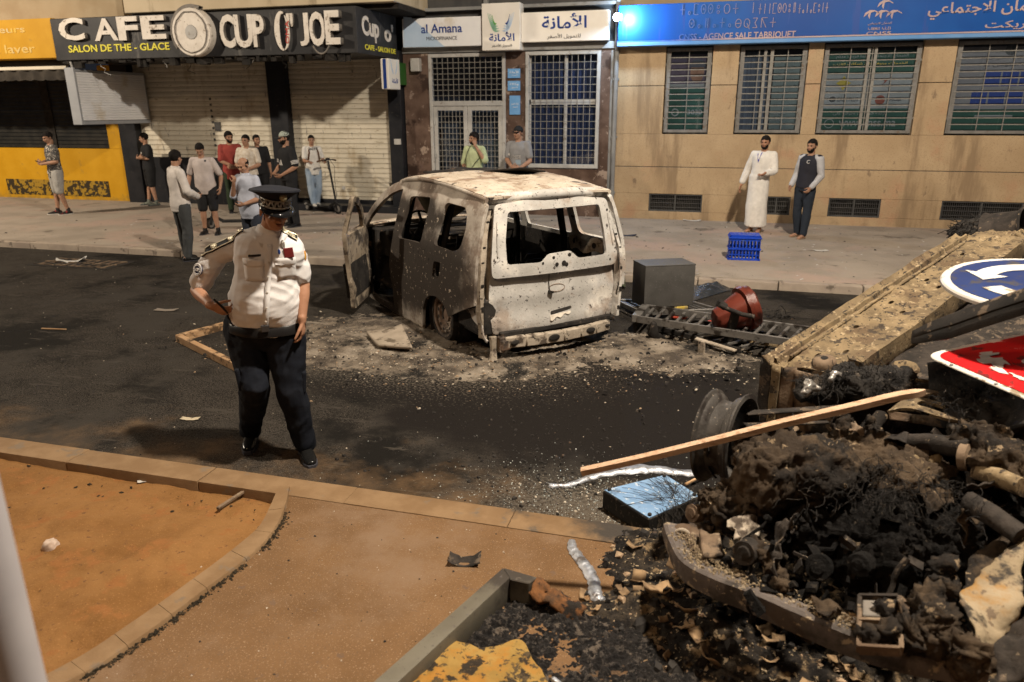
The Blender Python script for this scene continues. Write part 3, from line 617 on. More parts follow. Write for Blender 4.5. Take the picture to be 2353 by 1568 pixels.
# three sign boxes above
def signbox(name, label, u0, u1, v0, v1, yf, m):
    a = YP(u0, v1, yf); b = YP(u1, v0, yf); q = thing(name, label, 'sign', 'sign boxes over the marble office'); MB().bx(a.x, b.x, yf, F-.02, a.z, b.z).build('sign_box', m, q, bevel=.008); return q
ys = F-.2
s1 = signbox('sign_box', 'white and pale blue sign box reading al Amana microfinance in Latin letters', 926, 1106, 37, 110, ys, M['whitesign'])
M['palebluesign'] = mat('pale_blue_sign_art', (.40, .52, .68), (.46, .57, .72), s=2, rough=.35)
def poly_on(uv, yy, m, parent, name='sign_art', t=.003): return MB().prism([(YP(u, v, yy).x, YP(u, v, yy).z) for u, v in uv], lambda a, b, h: V(a, yy-h, b), t).build(name, m, parent)
poly_on([(927, 39), (945, 41), (1022, 108), (927, 109)], ys-.0005, M['palebluesign'], s1)
fit('al Amana', 968, 1062, 55, 76, M['navy'], s1, ys-.003, .012, .004); fit('MICROFINANCE', 980, 1050, 84, 92.5, M['ink'], s1, ys-.003, 0, .004)
s2 = signbox('sign_box', 'square cream sign box with green and blue wing emblem, taller than its neighbours', 1108, 1195, 5, 117, F-.3, M['logowhite'])
yl = F-.302
def feather(cx_, cz_, a0, a1, r, w, dx):
    mb = MB(); pts = []; n = 12
    for k in range(n+1): t = k/n; a = a0+(a1-a0)*t; pts.append((cx_+dx*(r+w*.5*sin(pi*t))*cos(a), cz_+r*sin(a)))
    for k in range(n, -1, -1): t = k/n; a = a0+(a1-a0)*t; pts.append((cx_+dx*(r-w*.5*sin(pi*t))*cos(a), cz_+r*sin(a)))
    return pts
cb = YP(1151, 62, yl)
M['lgreen'] = mat('leaf_green', (.10, .34, .06), rough=.5); M['lteal'] = mat('sea_green', (.22, .42, .30), rough=.5)
gm = {1: (MB(), MB()), -1: (MB(), MB())}
for dx in (1, -1):
    for k in range(4):
        r = .34-.055*k; w_ = .05; sx = .02+.02*k
        pts = [];  n = 10
        for j in range(n+1): t = j/n; pts.append((cb.x+dx*(sx+(.25-.05*k)*t**.8), cb.z-.09+.09*k*.5+(.33-.055*k)*(t**2.2)+.02))
        low = [(p[0]+dx*.004, p[1]-w_*sin(pi*i/n)-.004) for i, p in enumerate(pts)]
        gm[dx][0 if k < 3 else 1].prism(pts+low[::-1], lambda a, b, h: V(a, yl-.001-h, b), .004)
gm[-1][0].build('wing_emblem', M['lteal'], s2); gm[-1][1].build('wing_emblem', M['lgreen'], s2); gm[1][0].build('wing_emblem', M['palebluesign'], s2); gm[1][1].build('wing_emblem', M['navy'], s2)
fit(arabic('الأمانة'), 1124, 1182, 74, 95, M['navy'], s2, yl, .015, .004); fit(arabic('للتمويل الأصغر'), 1130, 1176, 101, 109, M['ink'], s2, yl, 0, .004)
s3 = signbox('sign_box', 'wide white sign box with large blue Arabic lettering over the barred window', 1198, 1400, 22, 98, ys, M['logowhite'])
fit(arabic('الأمانة'), 1245, 1348, 31, 66, M['navy'], s3, ys, .018, .004); fit(arabic('للتمويل الأصغر'), 1257, 1334, 77, 90, M['ink'], s3, ys, .004, .004)
# projecting blade sign at the corner
bl = thing('blade_sign', 'small projecting white sign with blue stripe below the black sign corner', 'sign')
xb = -6.62; yb0 = 14.55; yb1 = 15.1; bz0 = YP(905, 205, yb0).z; bz1 = YP(905, 134, yb0).z
MB().bx(xb-.17, xb, yb0, yb1, bz0, bz1).build('sign_box', M['logowhite'], bl, bevel=.006); MB().bx(xb-.12, xb-.05, yb0-.004, yb0+.002, bz0+.01, bz1-.01).build('stripe', M['navy'], bl); MB().bx(xb-.14, xb-.02, yb1+.002, F-.02, bz0+.1, bz1-.05).build('bracket', mat('green_panel', (.03, .10, .02), rough=.5), bl)
lettering(arabic('الأمانة'), (xb+.001, yb0+.15, bz0+.12), (xb+.001, yb1-.12, bz0+.12), (xb+.001, yb0+.15, bz0+.22), M['navy'], bl)
fe = MB()
for dx in (1, -1):
    for k in range(3):
        yc = (yb0+yb1)/2; pts = [(yc+dx*(.02+.015*k+(.16-.04*k)*(j/8)**.8), bz0+.3+.03*k+(.3-.06*k)*(j/8)**2) for j in range(9)]; low = [(p[0], p[1]-.02*sin(pi*i/8)-.003) for i, p in enumerate(pts)]
        fe.prism(pts+low[::-1], lambda a, b, h: V(xb+.001+h, a, b), .003)
fe.build('wing_emblem', M['palebluesign'], bl)

# ---------------------------------------------------------------- cafe with black canopy sign and roller shutters
cf = thing('cafe_building', 'cafe front with two cream roller shutters, black pillars and plaster floor above', 'building')
CY = 13.5; cz0 = YP(823, 122, CY).z; cz1 = YP(823, 13, CY).z; cx0 = YP(128, 128, CY).x; cx1 = YP(823, 122, CY).x
sh = [(Fx(322, 300), Fx(632, 300), Fz(500, 357), None), (Fx(676, 340), Fx(903, 340), Fz(790, 452), None)]
def shutter(x0, x1, z0, z1, parent):
    mb = MB(); n = int((z1-z0)/.105); prof = []
    for k in range(n):
        zb = z0+(z1-z0)*k/n; h = (z1-z0)/n
        prof += [(0, zb+h*.02), (-.022, zb+h*.10), (-.022, zb+h*.62), (-.010, zb+h*.72), (-.016, zb+h*.80), (-.016, zb+h*.90), (0, zb+h*.98)]
    vs = [(x, F+.06+d, z) for d, z in prof for x in (x0, x1)]; mb.add(vs, [(2*i, 2*i+1, 2*i+3, 2*i+2) for i in range(len(prof)-1)])
    mb.bx(x0, x1, F-.0, F+.07, z0-.06, z0-.002)
    return mb.build('roller_shutter', M['shutter'], parent)
zsh = 3.45
for x0, x1, z0, _ in sh: shutter(x0, x1, z0, zsh, cf)
# shutter 1: bolt rails and lock plate
lk = MB(); px = Fx(489, 300)
for k in range(9): z = sh[0][2]+.2+k*.13; lk.bx(px-.02, px+.02, F+.02, F+.045, z, z+.05)
lk.bx(px+.05, px+.2, F+.015, F+.04, sh[0][2]+.55, sh[0][2]+.75); lk.build('shutter_lock', M['darkgrey'], cf)
xl, xr = -14.14, -6.74
for (x0, x1) in ((xl+.02, sh[0][0]), (sh[0][1], sh[1][0]), (sh[1][1], xr)): MB().bx(x0, x1, F-.16, F+.1, .1, zsh).build('pillar', M['pillar'], cf, bevel=.01)
ph = MB(); ph.bx(sh[0][0]+.002, sh[0][1]-.002, F-.03, F+.1, .1, sh[0][2]-.064).bx(sh[1][0]+.002, sh[1][1]-.002, F-.03, F+.1, .1, sh[1][2]-.064); ph.build('plinth_wall', M['pillar'], cf, bevel=.01)
st = MB(); st.bx(sh[1][0]-.2, sh[1][1]+.3, F-.55, F-.17, .1, .24); st.build('doorstep', M['pillar'], cf, bevel=.01)
sk = MB()
for u, v in ((720, 427), (790, 432)):
    p = YP(u, v, F-.03); sk.box((p.x, F-.04, p.z), (.08, .02, .08))
p = YP(914, 326, F-.16); sk.box((p.x, F-.17, p.z), (.16, .02, .12)); sk.build('socket_cover', M['alu'], cf, bevel=.004)
MB().bx(xl, xr, F+.3, F+.6, 0, 9).build('back_wall', M['darkgrey'], cf)
# upper floor slabs that overhang the pavement
MB().bx(YP(283, 10, 13.9).x, YP(905, 10, 13.9).x, 13.9, F+.3, cz1+.10, 8).build('upper_wall', M['plaster'], cf, bevel=.01); MB().bx(-30, YP(283, 10, 14.3).x-.01, 14.3, F+.3, cz1+.06, 8).build('upper_wall', M['plasterdark'], cf, bevel=.01)
MB().bx(YP(283, 10, 13.9).x, YP(905, 10, 13.9).x, 14.1, F, cz1, cz1+.10).build('slab_edge', M['black'], cf)
# canopy sign
cg = thing('cafe_sign', 'long black cafe canopy sign with dirty white raised letters and yellow text', 'sign')
MB().bx(cx0, cx1, CY, F-.2, cz0, cz1).build('sign_board', M['signblack'], cg, bevel=.01)
def cl(t, X0, X1, Y0, Y1, crop=0, mm=None, thick=.065, bold=.02, tilt=0):
    o = 0 if crop == 1 else 588.3
    u0, u1, v0, v1 = o+.3298*X0, o+.3298*X1, .3298*Y0, .3298*Y1
    a = YP(u0, v1, CY); b = YP(u1, v1, CY); c = YP(u0, v0, CY)
    up = V(c.x-a.x, 0, c.z-a.z) if tilt is None else V(tilt, 0, c.z-a.z)
    base = V(a.x, CY, (a.z+b.z)/2)
    me = text_mesh(t, bold); x = V(b.x-a.x, 0, 0); n = V(0, -1, 0)
    # body sides + face as two meshes
    for nm, mm_, d0, d1 in (('letter_side', M['letterside'], 0, thick), ('letter', mm or M['letterwhite'], thick, thick+.008)):
        m2 = me.copy(); k = len(m2.vertices); co = np.empty(k*3, 'f'); m2.vertices.foreach_get('co', co); co = co.reshape(-1, 3); co[:, 2] = d0+(co[:, 2]*.5+.5)*(d1-d0); m2.vertices.foreach_set('co', co.ravel())
        X = Matrix((x, up, n)).transposed().to_4x4(); X.translation = base; m2.transform(X); mesh_obj(nm, m2, mm_, cg)
    bpy.data.meshes.remove(me)
cl('C', 440, 615, 128, 285, 1, bold=.03); cl('A', 670, 835, 130, 285, 1, bold=.02, thick=.02); cl('F', 848, 990, 118, 283, 1, bold=.035); cl('E', 1012, 1178, 112, 275, 1, bold=.035)
cl('C', 1560, 1662, 104, 338, 1, bold=.03); cl('U', 1662, 1785, 104, 336, 1, bold=.03); cl('P', 2, 82, 102, 330, 2, bold=.03)
cl('J', 318, 382, 92, 322, 2, thick=.03); cl('O', 392, 502, 84, 325, 2, thick=.06, bold=.03); cl('E', 512, 612, 78, 314, 2, thick=.12, bold=.03); cl("''", 226, 270, 96, 188, 2, thick=.05, bold=.03)
# broken O and hanging neon ring
def arc(c, rx, rz, a0, a1, w, yy, mm, nm='broken_letter'):
    n = 18; P = []; Q = []
    for k in range(n+1):
        a = a0+(a1-a0)*k/n; ww = w*(.25+.75*sin(pi*k/n)); P.append((c.x+(rx+ww/2)*cos(a), c.z+(rz+ww/2)*sin(a))); Q.append((c.x+(rx-ww/2)*cos(a), c.z+(rz-ww/2)*sin(a)))
    MB().prism(P+Q[::-1], lambda a, b, h: V(a, yy-h, b), .02).build(nm, mm, cg)
c = YP(588.3+190*.3298, 220*.3298, CY-.03)
arc(c, .125, .33, radians(75), radians(265), .11, CY-.03, M['letterwhite']); arc(c, .125, .33, radians(-80), radians(55), .06, CY-.05, M['letterwhite'])
lettering('OMA', V(c.x+.13, CY-.075, c.z-.22), V(c.x+.16, CY-.075, c.z+.18), V(c.x+.06, CY-.075, c.z-.22), mat('red_lettering', (.45, .04, .03)), cg)
c2 = YP(588.3+452*.3298, 215*.3298, CY-.1); MB().tube([V(c2.x+.22*cos(a)-.02, CY-.1, c2.z+.0+.40*sin(a)) for a in [radians(-140+100*k/16) for k in range(17)]], .016, 8).build('hanging_strip', M['letterside'], cg)
fit('SALON DE THE - GLACE', 483*.3298, 1186*.3298, 307*.3298, 358*.3298, M['yellowtext'], cg, CY-.001, .015, .01)
# round plate in the middle of the sign
dc = YP(452, 76, CY); R = (YP(500, 76, CY).x-YP(411, 76, CY).x)/2
dk = MB(); dk.lathe([(0, .16), (.13, .16), (.135, .165), (R*.96, .17), (R, .14), (R, 0)], dc, (0, -1, 0), 40); dk.build('round_plate', M['letterwhite'], cg, smooth=30)
MB().lathe([(0, .185), (.125, .18), (.13, .165)], dc, (0, -1, 0), 24).build('plate_hub', M['alu'], cg, smooth=30)
rg = MB(); rnd = random.Random(2)
rg.tube([V(dc.x+R*.80*(1+rnd.uniform(-.03, .03))*cos(2*pi*k/40), CY-.178, dc.z+R*.84*(1+rnd.uniform(-.03, .03))*sin(2*pi*k/40)) for k in range(41)], .012, 6, False); rg.build('torn_edge', M['letterside'], cg)
MB().lathe([(R*1.15, 0), (R*1.15, .12), (R*1.02, .12), (R*1.02, 0), (R*1.15, 0)], dc, (0, -1, 0), 30, radians(200), radians(350)).build('plate_shroud', M['letterside'], cg, smooth=30)
# side face text
xs_ = cx1+.001
def side(t, y0, y1, z0, z1, mm, b=.015): return lettering(t, (xs_, y0, z0), (xs_, y1, z0), (xs_, y0, z1), mm, cg, bold=b, depth=.006)
hh = cz1-cz0
side('Cup', CY+.22, CY+.95, cz0+hh*.28, cz0+hh*.84, M['letterwhite'], .03); side("o'", CY+1.2, CY+1.62, cz0+hh*.36, cz0+hh*.78, M['letterwhite'], .03); side('CAFE - SALON DE', CY+.3, CY+1.7, cz0+hh*.10, cz0+hh*.22, M['yellowtext'])
# rotted soffit fringe under the canopy
rn = random.Random(11); sf = MB()
for k in range(46):
    x = rn.uniform(cx0+.1, cx1-.1); l = rn.uniform(.03, .16); w_ = rn.uniform(.04, .2); MB().bx(x, x+w_, CY+.02+rn.uniform(0, .05), CY+.08+rn.uniform(0, .1), cz0-l, cz0-.001).build('soffit_rag', M['black'], cg)
for k in range(7):
    x = rn.uniform(cx0+1, cx1-.3); P = [V(x+rn.uniform(-.04, .04)*i, CY+.1, cz0-.06*i) for i in range(rn.randint(3, 6))]; MB().tube(P, .006, 5).build('loose_wire', M['alu'] if k % 3 == 0 else M['black'], cg)
# slatted side panel that closes the terrace
hp = thing('slatted_panel', 'white slatted box panel jutting out over the yellow shop corner', 'panel')
hx = YP(175, 200, 13.45).x; y0 = 13.45; y1 = 15.45; hz0 = YP(190, 285, y0).z; hz1 = YP(175, 160, y0).z
pn = MB(); n = 19; prof = []
for k in range(n):
    zb = hz0+.06+(hz1-hz0-.1)*k/n; h = (hz1-hz0-.1)/n; prof += [(0, zb+h*.03), (.016, zb+h*.15), (.016, zb+h*.75), (0, zb+h*.97)]
pn.add([(hx+d, yy, z) for d, z in prof for yy in (y0+.03, y1)], [(2*i, 2*i+1, 2*i+3, 2*i+2) for i in range(len(prof)-1)]); pn.build('slats', M['whitesign'], hp)
MB().bx(hx-.22, hx+.02, y0-.02, y0+.03, hz0-.02, hz1+.04).bx(hx-.2, hx+.02, y1, y1+.03, hz0, hz1).bx(hx-.2, hx+.02, y0+.03, y1, hz0-.02, hz0+.055).bx(hx-.2, hx+.02, y0+.03, y1, hz1-.035, hz1+.01).bx(hx-.22, hx-.02, y0+.03, y1, hz0+.06, hz1-.04).build('frame', mat('blue_grey_frame', (.28, .29, .31), (.32, .33, .35), s=3, rough=.4), hp, bevel=.006)
MB().tube([V(hx-.1, y0+.1, hz1), V(hx-.12, y0+.08, hz1+.16)], .02, 8).build('hanger', M['alu'], hp)

# ---------------------------------------------------------------- yellow shop
ys_ = thing('yellow_shop', 'yellow shop front with black shuttered window and patterned low vent', 'building')
kx1 = -14.16; kc = Fx(245, 300); kz = Fz(120, 341); kl = -19.5
mb = MB(); mb.bx(kl, kx1, F, F+.3, 0, kz-.001).bx(kc, kx1, F+.0, F+.3, kz+.001, 3.3); mb.build('wall', M['yellow'], ys_, bevel=.006)
MB().bx(kx1+.001, kx1+.06, F-.02, F+.1, .1, 3.3).build('corner_strip', mat('brown_strip', (.10, .06, .04), rough=.6), ys_)
a = Fx(18, 430); b = Fx(251, 430); zc0 = Fz(130, 449); zc1 = Fz(130, 414)
M['fretwork'] = mat('dark_fretwork', (.30, .18, .02), (.035, .025, .012), s=7, det=1.5, lo=.47, hi=.52, rough=.7, stretch=(1.6, 1, 1.6))
MB().bx(a, b, F-.012, F+.01, zc0, zc1).build('fretwork_panel', M['fretwork'], ys_)
sv = MB(); n = 20
for k in range(n): z = kz+(3.2-kz)*k/n; sv.bx(kl, kc-.002, F+.08, F+.12, z+.012, z+(3.2-kz)/n-.004).bx(kl, kc-.002, F+.11, F+.14, z, z+.02)
sv.build('window_shutter', mat('black_shutter', (.014, .014, .013), (.028, .026, .022), s=4, rough=.5), ys_); p = Fx(113, 300); MB().bx(p-.12, p+.12, F+.05, F+.09, kz, 3.2).build('window_post', M['black'], ys_)
MB().bx(-30, kl-.002, F-.05, F+.3, 0, 5).build('side_wall', M['darkgrey'], ys_)
YY = 13.55; sgy = thing('shop_sign', 'faded yellow shop sign board with worn pale lettering', 'sign'); z0 = YP(60, 135, YY).z; z1 = YP(60, 44, YY).z; x1 = YP(128, 100, YY).x-.02
MB().bx(-19, x1, YY, F-.2, z0, z1).build('sign_board', M['yellow'], sgy, bevel=.006)
fit('machines a laver', -150, 83, 105, 125, M['ghost'], sgy, YY-.001, .01, .004); fit('refrigerateurs', -130, 60, 63, 83, M['ghost'], sgy, YY-.001, .01, .004)
aw = thing('rolled_awning', 'rolled awning with white front bar and dark scalloped valance over the yellow shop', 'awning'); ya = 13.75
za = YP(60, 158, ya).z; xa = YP(152, 158, ya).x
MB().bx(-19, xa, ya, ya+.08, za-.03, za+.04).build('front_bar', mat('white_bar', (.6, .55, .45), rough=.5), aw, bevel=.01)
mb = MB(); n = 260; mb.grid(lambda s, t: (-19+(xa+19)*s, ya+.04+.03*sin(s*90), za-.03-(.20+.022*abs(sin(s*n*.22)))*t), n*2, 2); mb.build('valance', mat('dark_awning_cloth', (.03, .026, .022), (.05, .042, .034), s=5, rough=.9), aw, smooth=180)
mb = MB(); mb.tube([(-19, ya+.3, za+.14), (xa, ya+.3, za+.14)], .09, 12); mb.build('roller', M['darkgrey'], aw, smooth=40)
# ================================================================ burnt van
M['vanpale'] = mat('burnt_white_paint', (.43, .415, .39), (.57, .55, .525), s=3, det=9, rough=.72, bump=.35, bs=45, layers=(
    ((.40, .335, .285), 2.0, .60, .2), ((.30, .24, .20), 6, .72, .14), ((.70, .66, .60), 3.1, .62, .2), ((.075, .062, .056), 11, .71, .03), ((.06, .055, .055), 42, .69, .04),
    ((.045, .037, .032), 3.5, .86, .20, ((.05, .72, .30, .35, .35, .5, .40), (.05, -.6, .3, .3, .25, .4, .34), (.25, 0, 1.5, .3, .9, .12, .36), (.1, .2, .45, .3, .25, .16, .22)))))
M['vanside'] = mat('sooty_burnt_paint', (.42, .375, .325), (.52, .47, .41), s=3, det=9, rough=.75, bump=.4, bs=50, layers=(
    ((.22, .17, .135), 2.5, .50, .22), ((.20, .195, .20), 1.7, .74, .22, ((1.6, .84, .55, .7, .5, .5, .40),)),
    ((.045, .036, .030), 2.6, .80, .34, ((1.45, .8, .75, 1.7, 1, .95, .56), (2.6, .8, .5, 1.3, 1, 1.1, .72), (.95, .84, .45, .65, .6, .45, .42), (.6, .84, .75, .7, .5, .6, .36), (1.4, .75, 1.25, 1.0, .5, .22, .36))),
    ((.014, .012, .011), 16, .76, .07, ((1.3, .8, .9, 1.6, 1, .7, .16),)), ((.55, .47, .38), 22, .715, .05)))
M['vanroof'] = mat('blistered_roof_paint', (.46, .385, .30), (.60, .52, .43), s=4, rough=.75, bump=.8, bs=22, layers=(((.30, .22, .16), 3.2, .58, .16), ((.06, .05, .045), 8, .66, .07, None, (1, .6, 1)), ((.04, .035, .03), 30, .70, .03), ((.05, .042, .035), 2.2, .90, .3, ((2.3, .3, 1.6, .9, 1.0, .6, .38),))))
M['char'] = mat('charred_black_metal', (.016, .014, .013), (.034, .030, .027), s=7, rough=.85, bump=.7, bs=35, layers=(((.10, .08, .065), 12, .70, .10), ((.13, .08, .05), 5, .74, .10)))
M['rust'] = mat('fire_rusted_steel', (.15, .095, .065), (.24, .18, .14), s=9, rough=.75, bump=.4, bs=60, layers=(((.05, .04, .034), 6, .60, .2), ((.36, .30, .245), 14, .66, .10)))
M['ashpale'] = mat('pale_ash_metal', (.30, .25, .195), (.42, .36, .29), s=8, rough=.85, bump=.6, bs=45, layers=(((.09, .07, .055), 7, .62, .12), ((.03, .026, .022), 20, .70, .06)))
VX, VY, VTH = -1.40, 6.75, radians(135.8)
van = thing('burnt_van', 'burnt out pale van with open front door and missing windows', 'van', None, (VX, VY, 0), VTH)
def tum(z): return .84 - .03*max(0, .45-z) - .30*max(0, z-.97) - .05*max(0, z-1.38)*4
def sidey(x, z):
    t = max(0, .34-x)/.34; f = max(0, x-2.7)/1.3
    return tum(z) - .07*t*t - .10*f*f + .018*sin(min(1, max(0, (z-.3)/.65))*pi)
def buck(x, z, a=.006): return a*mn.noise(Vector((x*3, z*3, 7)))+a*.5*mn.noise(Vector((x*8, z*8, 2)))
def lside(x, z): return V(x, sidey(x, z)+buck(x, z), z)
def rside(x, z): return V(x, -sidey(x, z), z)
arch = [(.69, .33), (.72, .40), (.80, .455), (.93, .485), (1.08, .465), (1.21, .40), (1.31, .28), (1.35, .14), (1.36, .07)]
body_out = [(.15, .555)]+arch+[(2.15, .03), (3.02, .03), (3.10, .20), (3.14, .88), (3.0, 1.02), (2.86, 1.155), (2.62, 1.335), (2.36, 1.455), (2.05, 1.535), (1.7, 1.57), (1.35, 1.575), (1.0, 1.56), (.6, 1.53), (.25, 1.495), (.185, 1.44), (.165, 1.3), (.135, 1.03), (.135, .75)]
door_hole = ppoly([(2.16, .10), (2.93, .10), (2.99, .86), (2.80, 1.08), (2.58, 1.245), (2.32, 1.365), (2.04, 1.43), (2.05, .95), (2.19, .62)], .05)
win2 = ppoly([(1.80, 1.375), (1.29, 1.405), (1.29, .965), (1.90, .93)], .05)
win3 = ppoly([(.94, 1.395), (.47, 1.39), (.405, 1.25), (.42, 1.03), (.55, .985), (1.00, .985)], .07)
fuel = ppoly([(.955, .835), (.80, .845), (.835, .685), (1.0, .68)], .03)
ls = panel(body_out, [door_hole, win2, win3, fuel], lside, .035, .075).build('body_side', M['vanside'], van, smooth=40)
rwin = ppoly([(2.0, 1.41), (1.05, 1.42), (1.05, .96), (2.0, .95)], .05); rfw = ppoly([(2.10, 1.41), (2.32, 1.36), (2.60, 1.22), (2.86, .96), (2.12, .95)], .04); rq = ppoly([(.92, 1.40), (.36, 1.40), (.33, .98), (.92, .98)], .08)
panel(body_out, [rwin, rfw, rq], rside, -.035, .10).build('body_side', M['vanpale'], van, smooth=40)
# number painted on the flank
def onside(pts, off=.004): return [V(x, sidey(x, z)+buck(x, z)+off, z) for x, z in pts]
me = text_mesh('19', .02); k = len(me.vertices); co = np.empty(k*3, 'f'); me.vertices.foreach_get('co', co); co = co.reshape(-1, 3)
for i in range(k): x = .475-.10*co[i, 0]; z = .555+.10*co[i, 1]; co[i] = (x, sidey(x, z)+buck(x, z)+.003+.002*co[i, 2], z)
me.vertices.foreach_set('co', co.ravel()); M['decal'] = mat('scorched_decal', (.30, .26, .22), (.20, .17, .14), s=20, rough=.8); mesh_obj('number_decal', me, M['decal'], van)
rg = MB(); n = 16; A = [( .42+.10*cos(radians(a)), .68+.055*sin(radians(a))) for a in range(-20, 201, 14)]; B = [(.42+.05*cos(radians(a)), .67+.02*sin(radians(a))) for a in range(-20, 201, 14)]
A = onside(A); B = onside(B); rg.add(A+B, [(i, i+1, len(A)+i+1, len(A)+i) for i in range(len(A)-1)]); rg.build('round_decal', M['decal'], van)
# rocker flange and lower seam
MB().tube([lside(1.38, .05)+V(0, .012, 0), lside(2.1, .03)+V(0, .012, 0), lside(3.0, .03)+V(0, .012, 0)], .018, 8).build('sill_flange', M['ashpale'], van, smooth=60)
# door edge seams on the sliding door, raised beads
sm = MB()
for L in ([(1.07, 1.47), (1.06, .93), (1.12, .80), (1.16, .62), (1.35, .36)], [(1.97, 1.47), (1.98, .93), (2.1, .62), (2.08, .12)], [(.2, .905), (1.06, .925), (2.0, .915)], [(.22, 1.445), (1.0, 1.49), (2.0, 1.47), (2.45, 1.33), (2.95, .97)]):
    sm.tube(onside([(a[0]+(b[0]-a[0])*t/6, a[1]+(b[1]-a[1])*t/6) for a, b in zip(L, L[1:]) for t in range(7)], .001), .007, 6)
sm.build('seam_beads', M['vanside'], van, smooth=60)
# tailgate in two pressings: upper one overhangs the lower one
def gx(y, z): return .045 + .10*y*y + max(0, z-.9)*.23 + .05*max(0, z-1.38)
def gup(y, z): return V(gx(y, z)-.035+.004*mn.noise(Vector((y*5, z*5, 3))), y, z)
def glo(y, z):
    w = .006*mn.noise(Vector((y*3, z*4, 9))); dent = -.012*math.exp(-((z-.60)/.05)**2)-.02*math.exp(-((z-.34)/.07)**2)
    return V(gx(y, z)+.012+w+dent, y, z)
gw = ppoly([(.565, .925), (.20, .915), (.12, .985), (-.115, .995), (-.20, .915), (-.56, .915), (-.555, 1.13), (-.525, 1.39), (.50, 1.385), (.555, 1.13)], .035)
up_out = ppoly([(.715, .805), (-.675, .80), (-.70, .93), (-.63, 1.44), (-.3, 1.475), (.3, 1.48), (.62, 1.455), (.72, .93)], .05)
tg = panel(up_out, [gw], gup, -.03, .06).build('tailgate', M['vanpale'], van, smooth=40)
lo_out = ppoly([(.70, .855), (-.66, .855), (-.70, .60), (-.665, .27), (0, .25), (.70, .265), (.735, .60)], .05)
slot = ppoly([(.09, .42), (-.16, .445), (-.16, .405), (.09, .38)], .02)
lg = panel(lo_out, [slot], glo, -.03, .055).build('lower_panel', M['vanpale'], tg, smooth=40)
def ongate(pts, off): return [glo(y, z)+V(-off, 0, 0) for y, z in pts]
wa = MB(); A = ongate([(.1-.02*i, .385+.001*i) for i in range(13)], .006); B = ongate([(.1-.02*i, .335-.012*sin(i*1.3)+.004*i) for i in range(13)], .008); wa.add(A+B, [(i, i+1, 13+i+1, 13+i) for i in range(12)]); wa.build('molten_plate', mat('white_ash_crust', (.75, .69, .60), (.6, .53, .45), s=20, rough=.9), tg)
MB().tube(ongate([(.02+.09*cos(t*pi/10)*(1 if abs(cos(t*pi/10)) < .8 else 1), .645+.035*sin(t*pi/10)) for t in range(21)], .001), .004, 5, False).build('emblem_outline', M['rust'], tg)
MB().tube(ongate([(.11, .79), (.112, .70), (.108, .63)], .012), .0035, 5).beam(ongate([(.125, .625)], .015)[0], ongate([(.075, .61)], .02)[0], .02, .02).build('hanging_wire', M['char'], tg)
bo = MB()
for (y, z, r) in ((.08, .945, .016), (-.10, .955, .02), (.2, .905, .012), (-.62, 1.33, .012), (-.60, .86, .01), (.05, .88, .02), (-.03, .885, .026), (-.06, .87, .02)):
    p = gup(y, z); bo.ell(p+V(-.002, 0, 0), (.006, r, r), None, 10, 6)
bo.build('bolt_holes', M['char'], tg)
for s in (1, -1):
    R = [V(gx(0, z)+.10*.4-.04, s*(.66-.10*(z-.9)), z) for z in (1.0, 1.1, 1.2, 1.3)]; MB().tube([p+V(-.002, 0, 0) for p in R], (.008), 6).build('gate_bead', M['vanpale'], tg)
# roof sheet, buckled by the heat
def redge(x): return np.interp(x, [.2, .6, 1.0, 1.35, 1.7, 2.05, 2.4], [1.49, 1.53, 1.56, 1.575, 1.57, 1.535, 1.45])
def roofm(x, y):
    c = 1-(abs(y)/.72)**2.6; return V(x, y, float(redge(x))+.004+.036*c+.016*mn.noise(Vector((x*2.6, y*3, 1)))*c+.008*mn.noise(Vector((x*7, y*7, 4)))*c-.05*max(0, .45-x)/.3*c*.5)
panel([(.18, .665), (.18, -.665), (1.2, -.70), (2.25, -.68), (2.42, -.4), (2.46, 0), (2.42, .4), (2.25, .68), (1.2, .70)], [], roofm, -.02, .07).build('roof', M['vanroof'], van, smooth=50)
for s in (1, -1): MB().tube([V(x, s*.685, float(redge(x))+.004) for x in [.2+.15*i for i in range(14)]], .022, 8).build('roof_rail', M['vanside' if s > 0 else 'vanroof'], van, smooth=60)
MB().tube([V(.19+.10*(y/.6)**2-.02, y, 1.478+.038*(1-(y/.72)**2)) for y in [-.66+.11*i for i in range(13)]], (.05), 8, sq=(1, 0, 0)).build('rear_header', M['vanpale'], van, smooth=60)
# lining sheet burnt loose and curled up on the roof
rs = MB(); rs.grid(lambda a, b: (lambda x, y: V(x, y, roofm(x, y).z+.02+.06*(abs(2*a-1)**2.2)+.05*(b-.5)*sin(a*5)))(2.25-1.25*a, .40-.30*b-.55*a), 24, 6); so = rs.build('roof_lining', M['char'], van, smooth=180); md = so.modifiers.new('s', 'SOLIDIFY'); md.thickness = .012
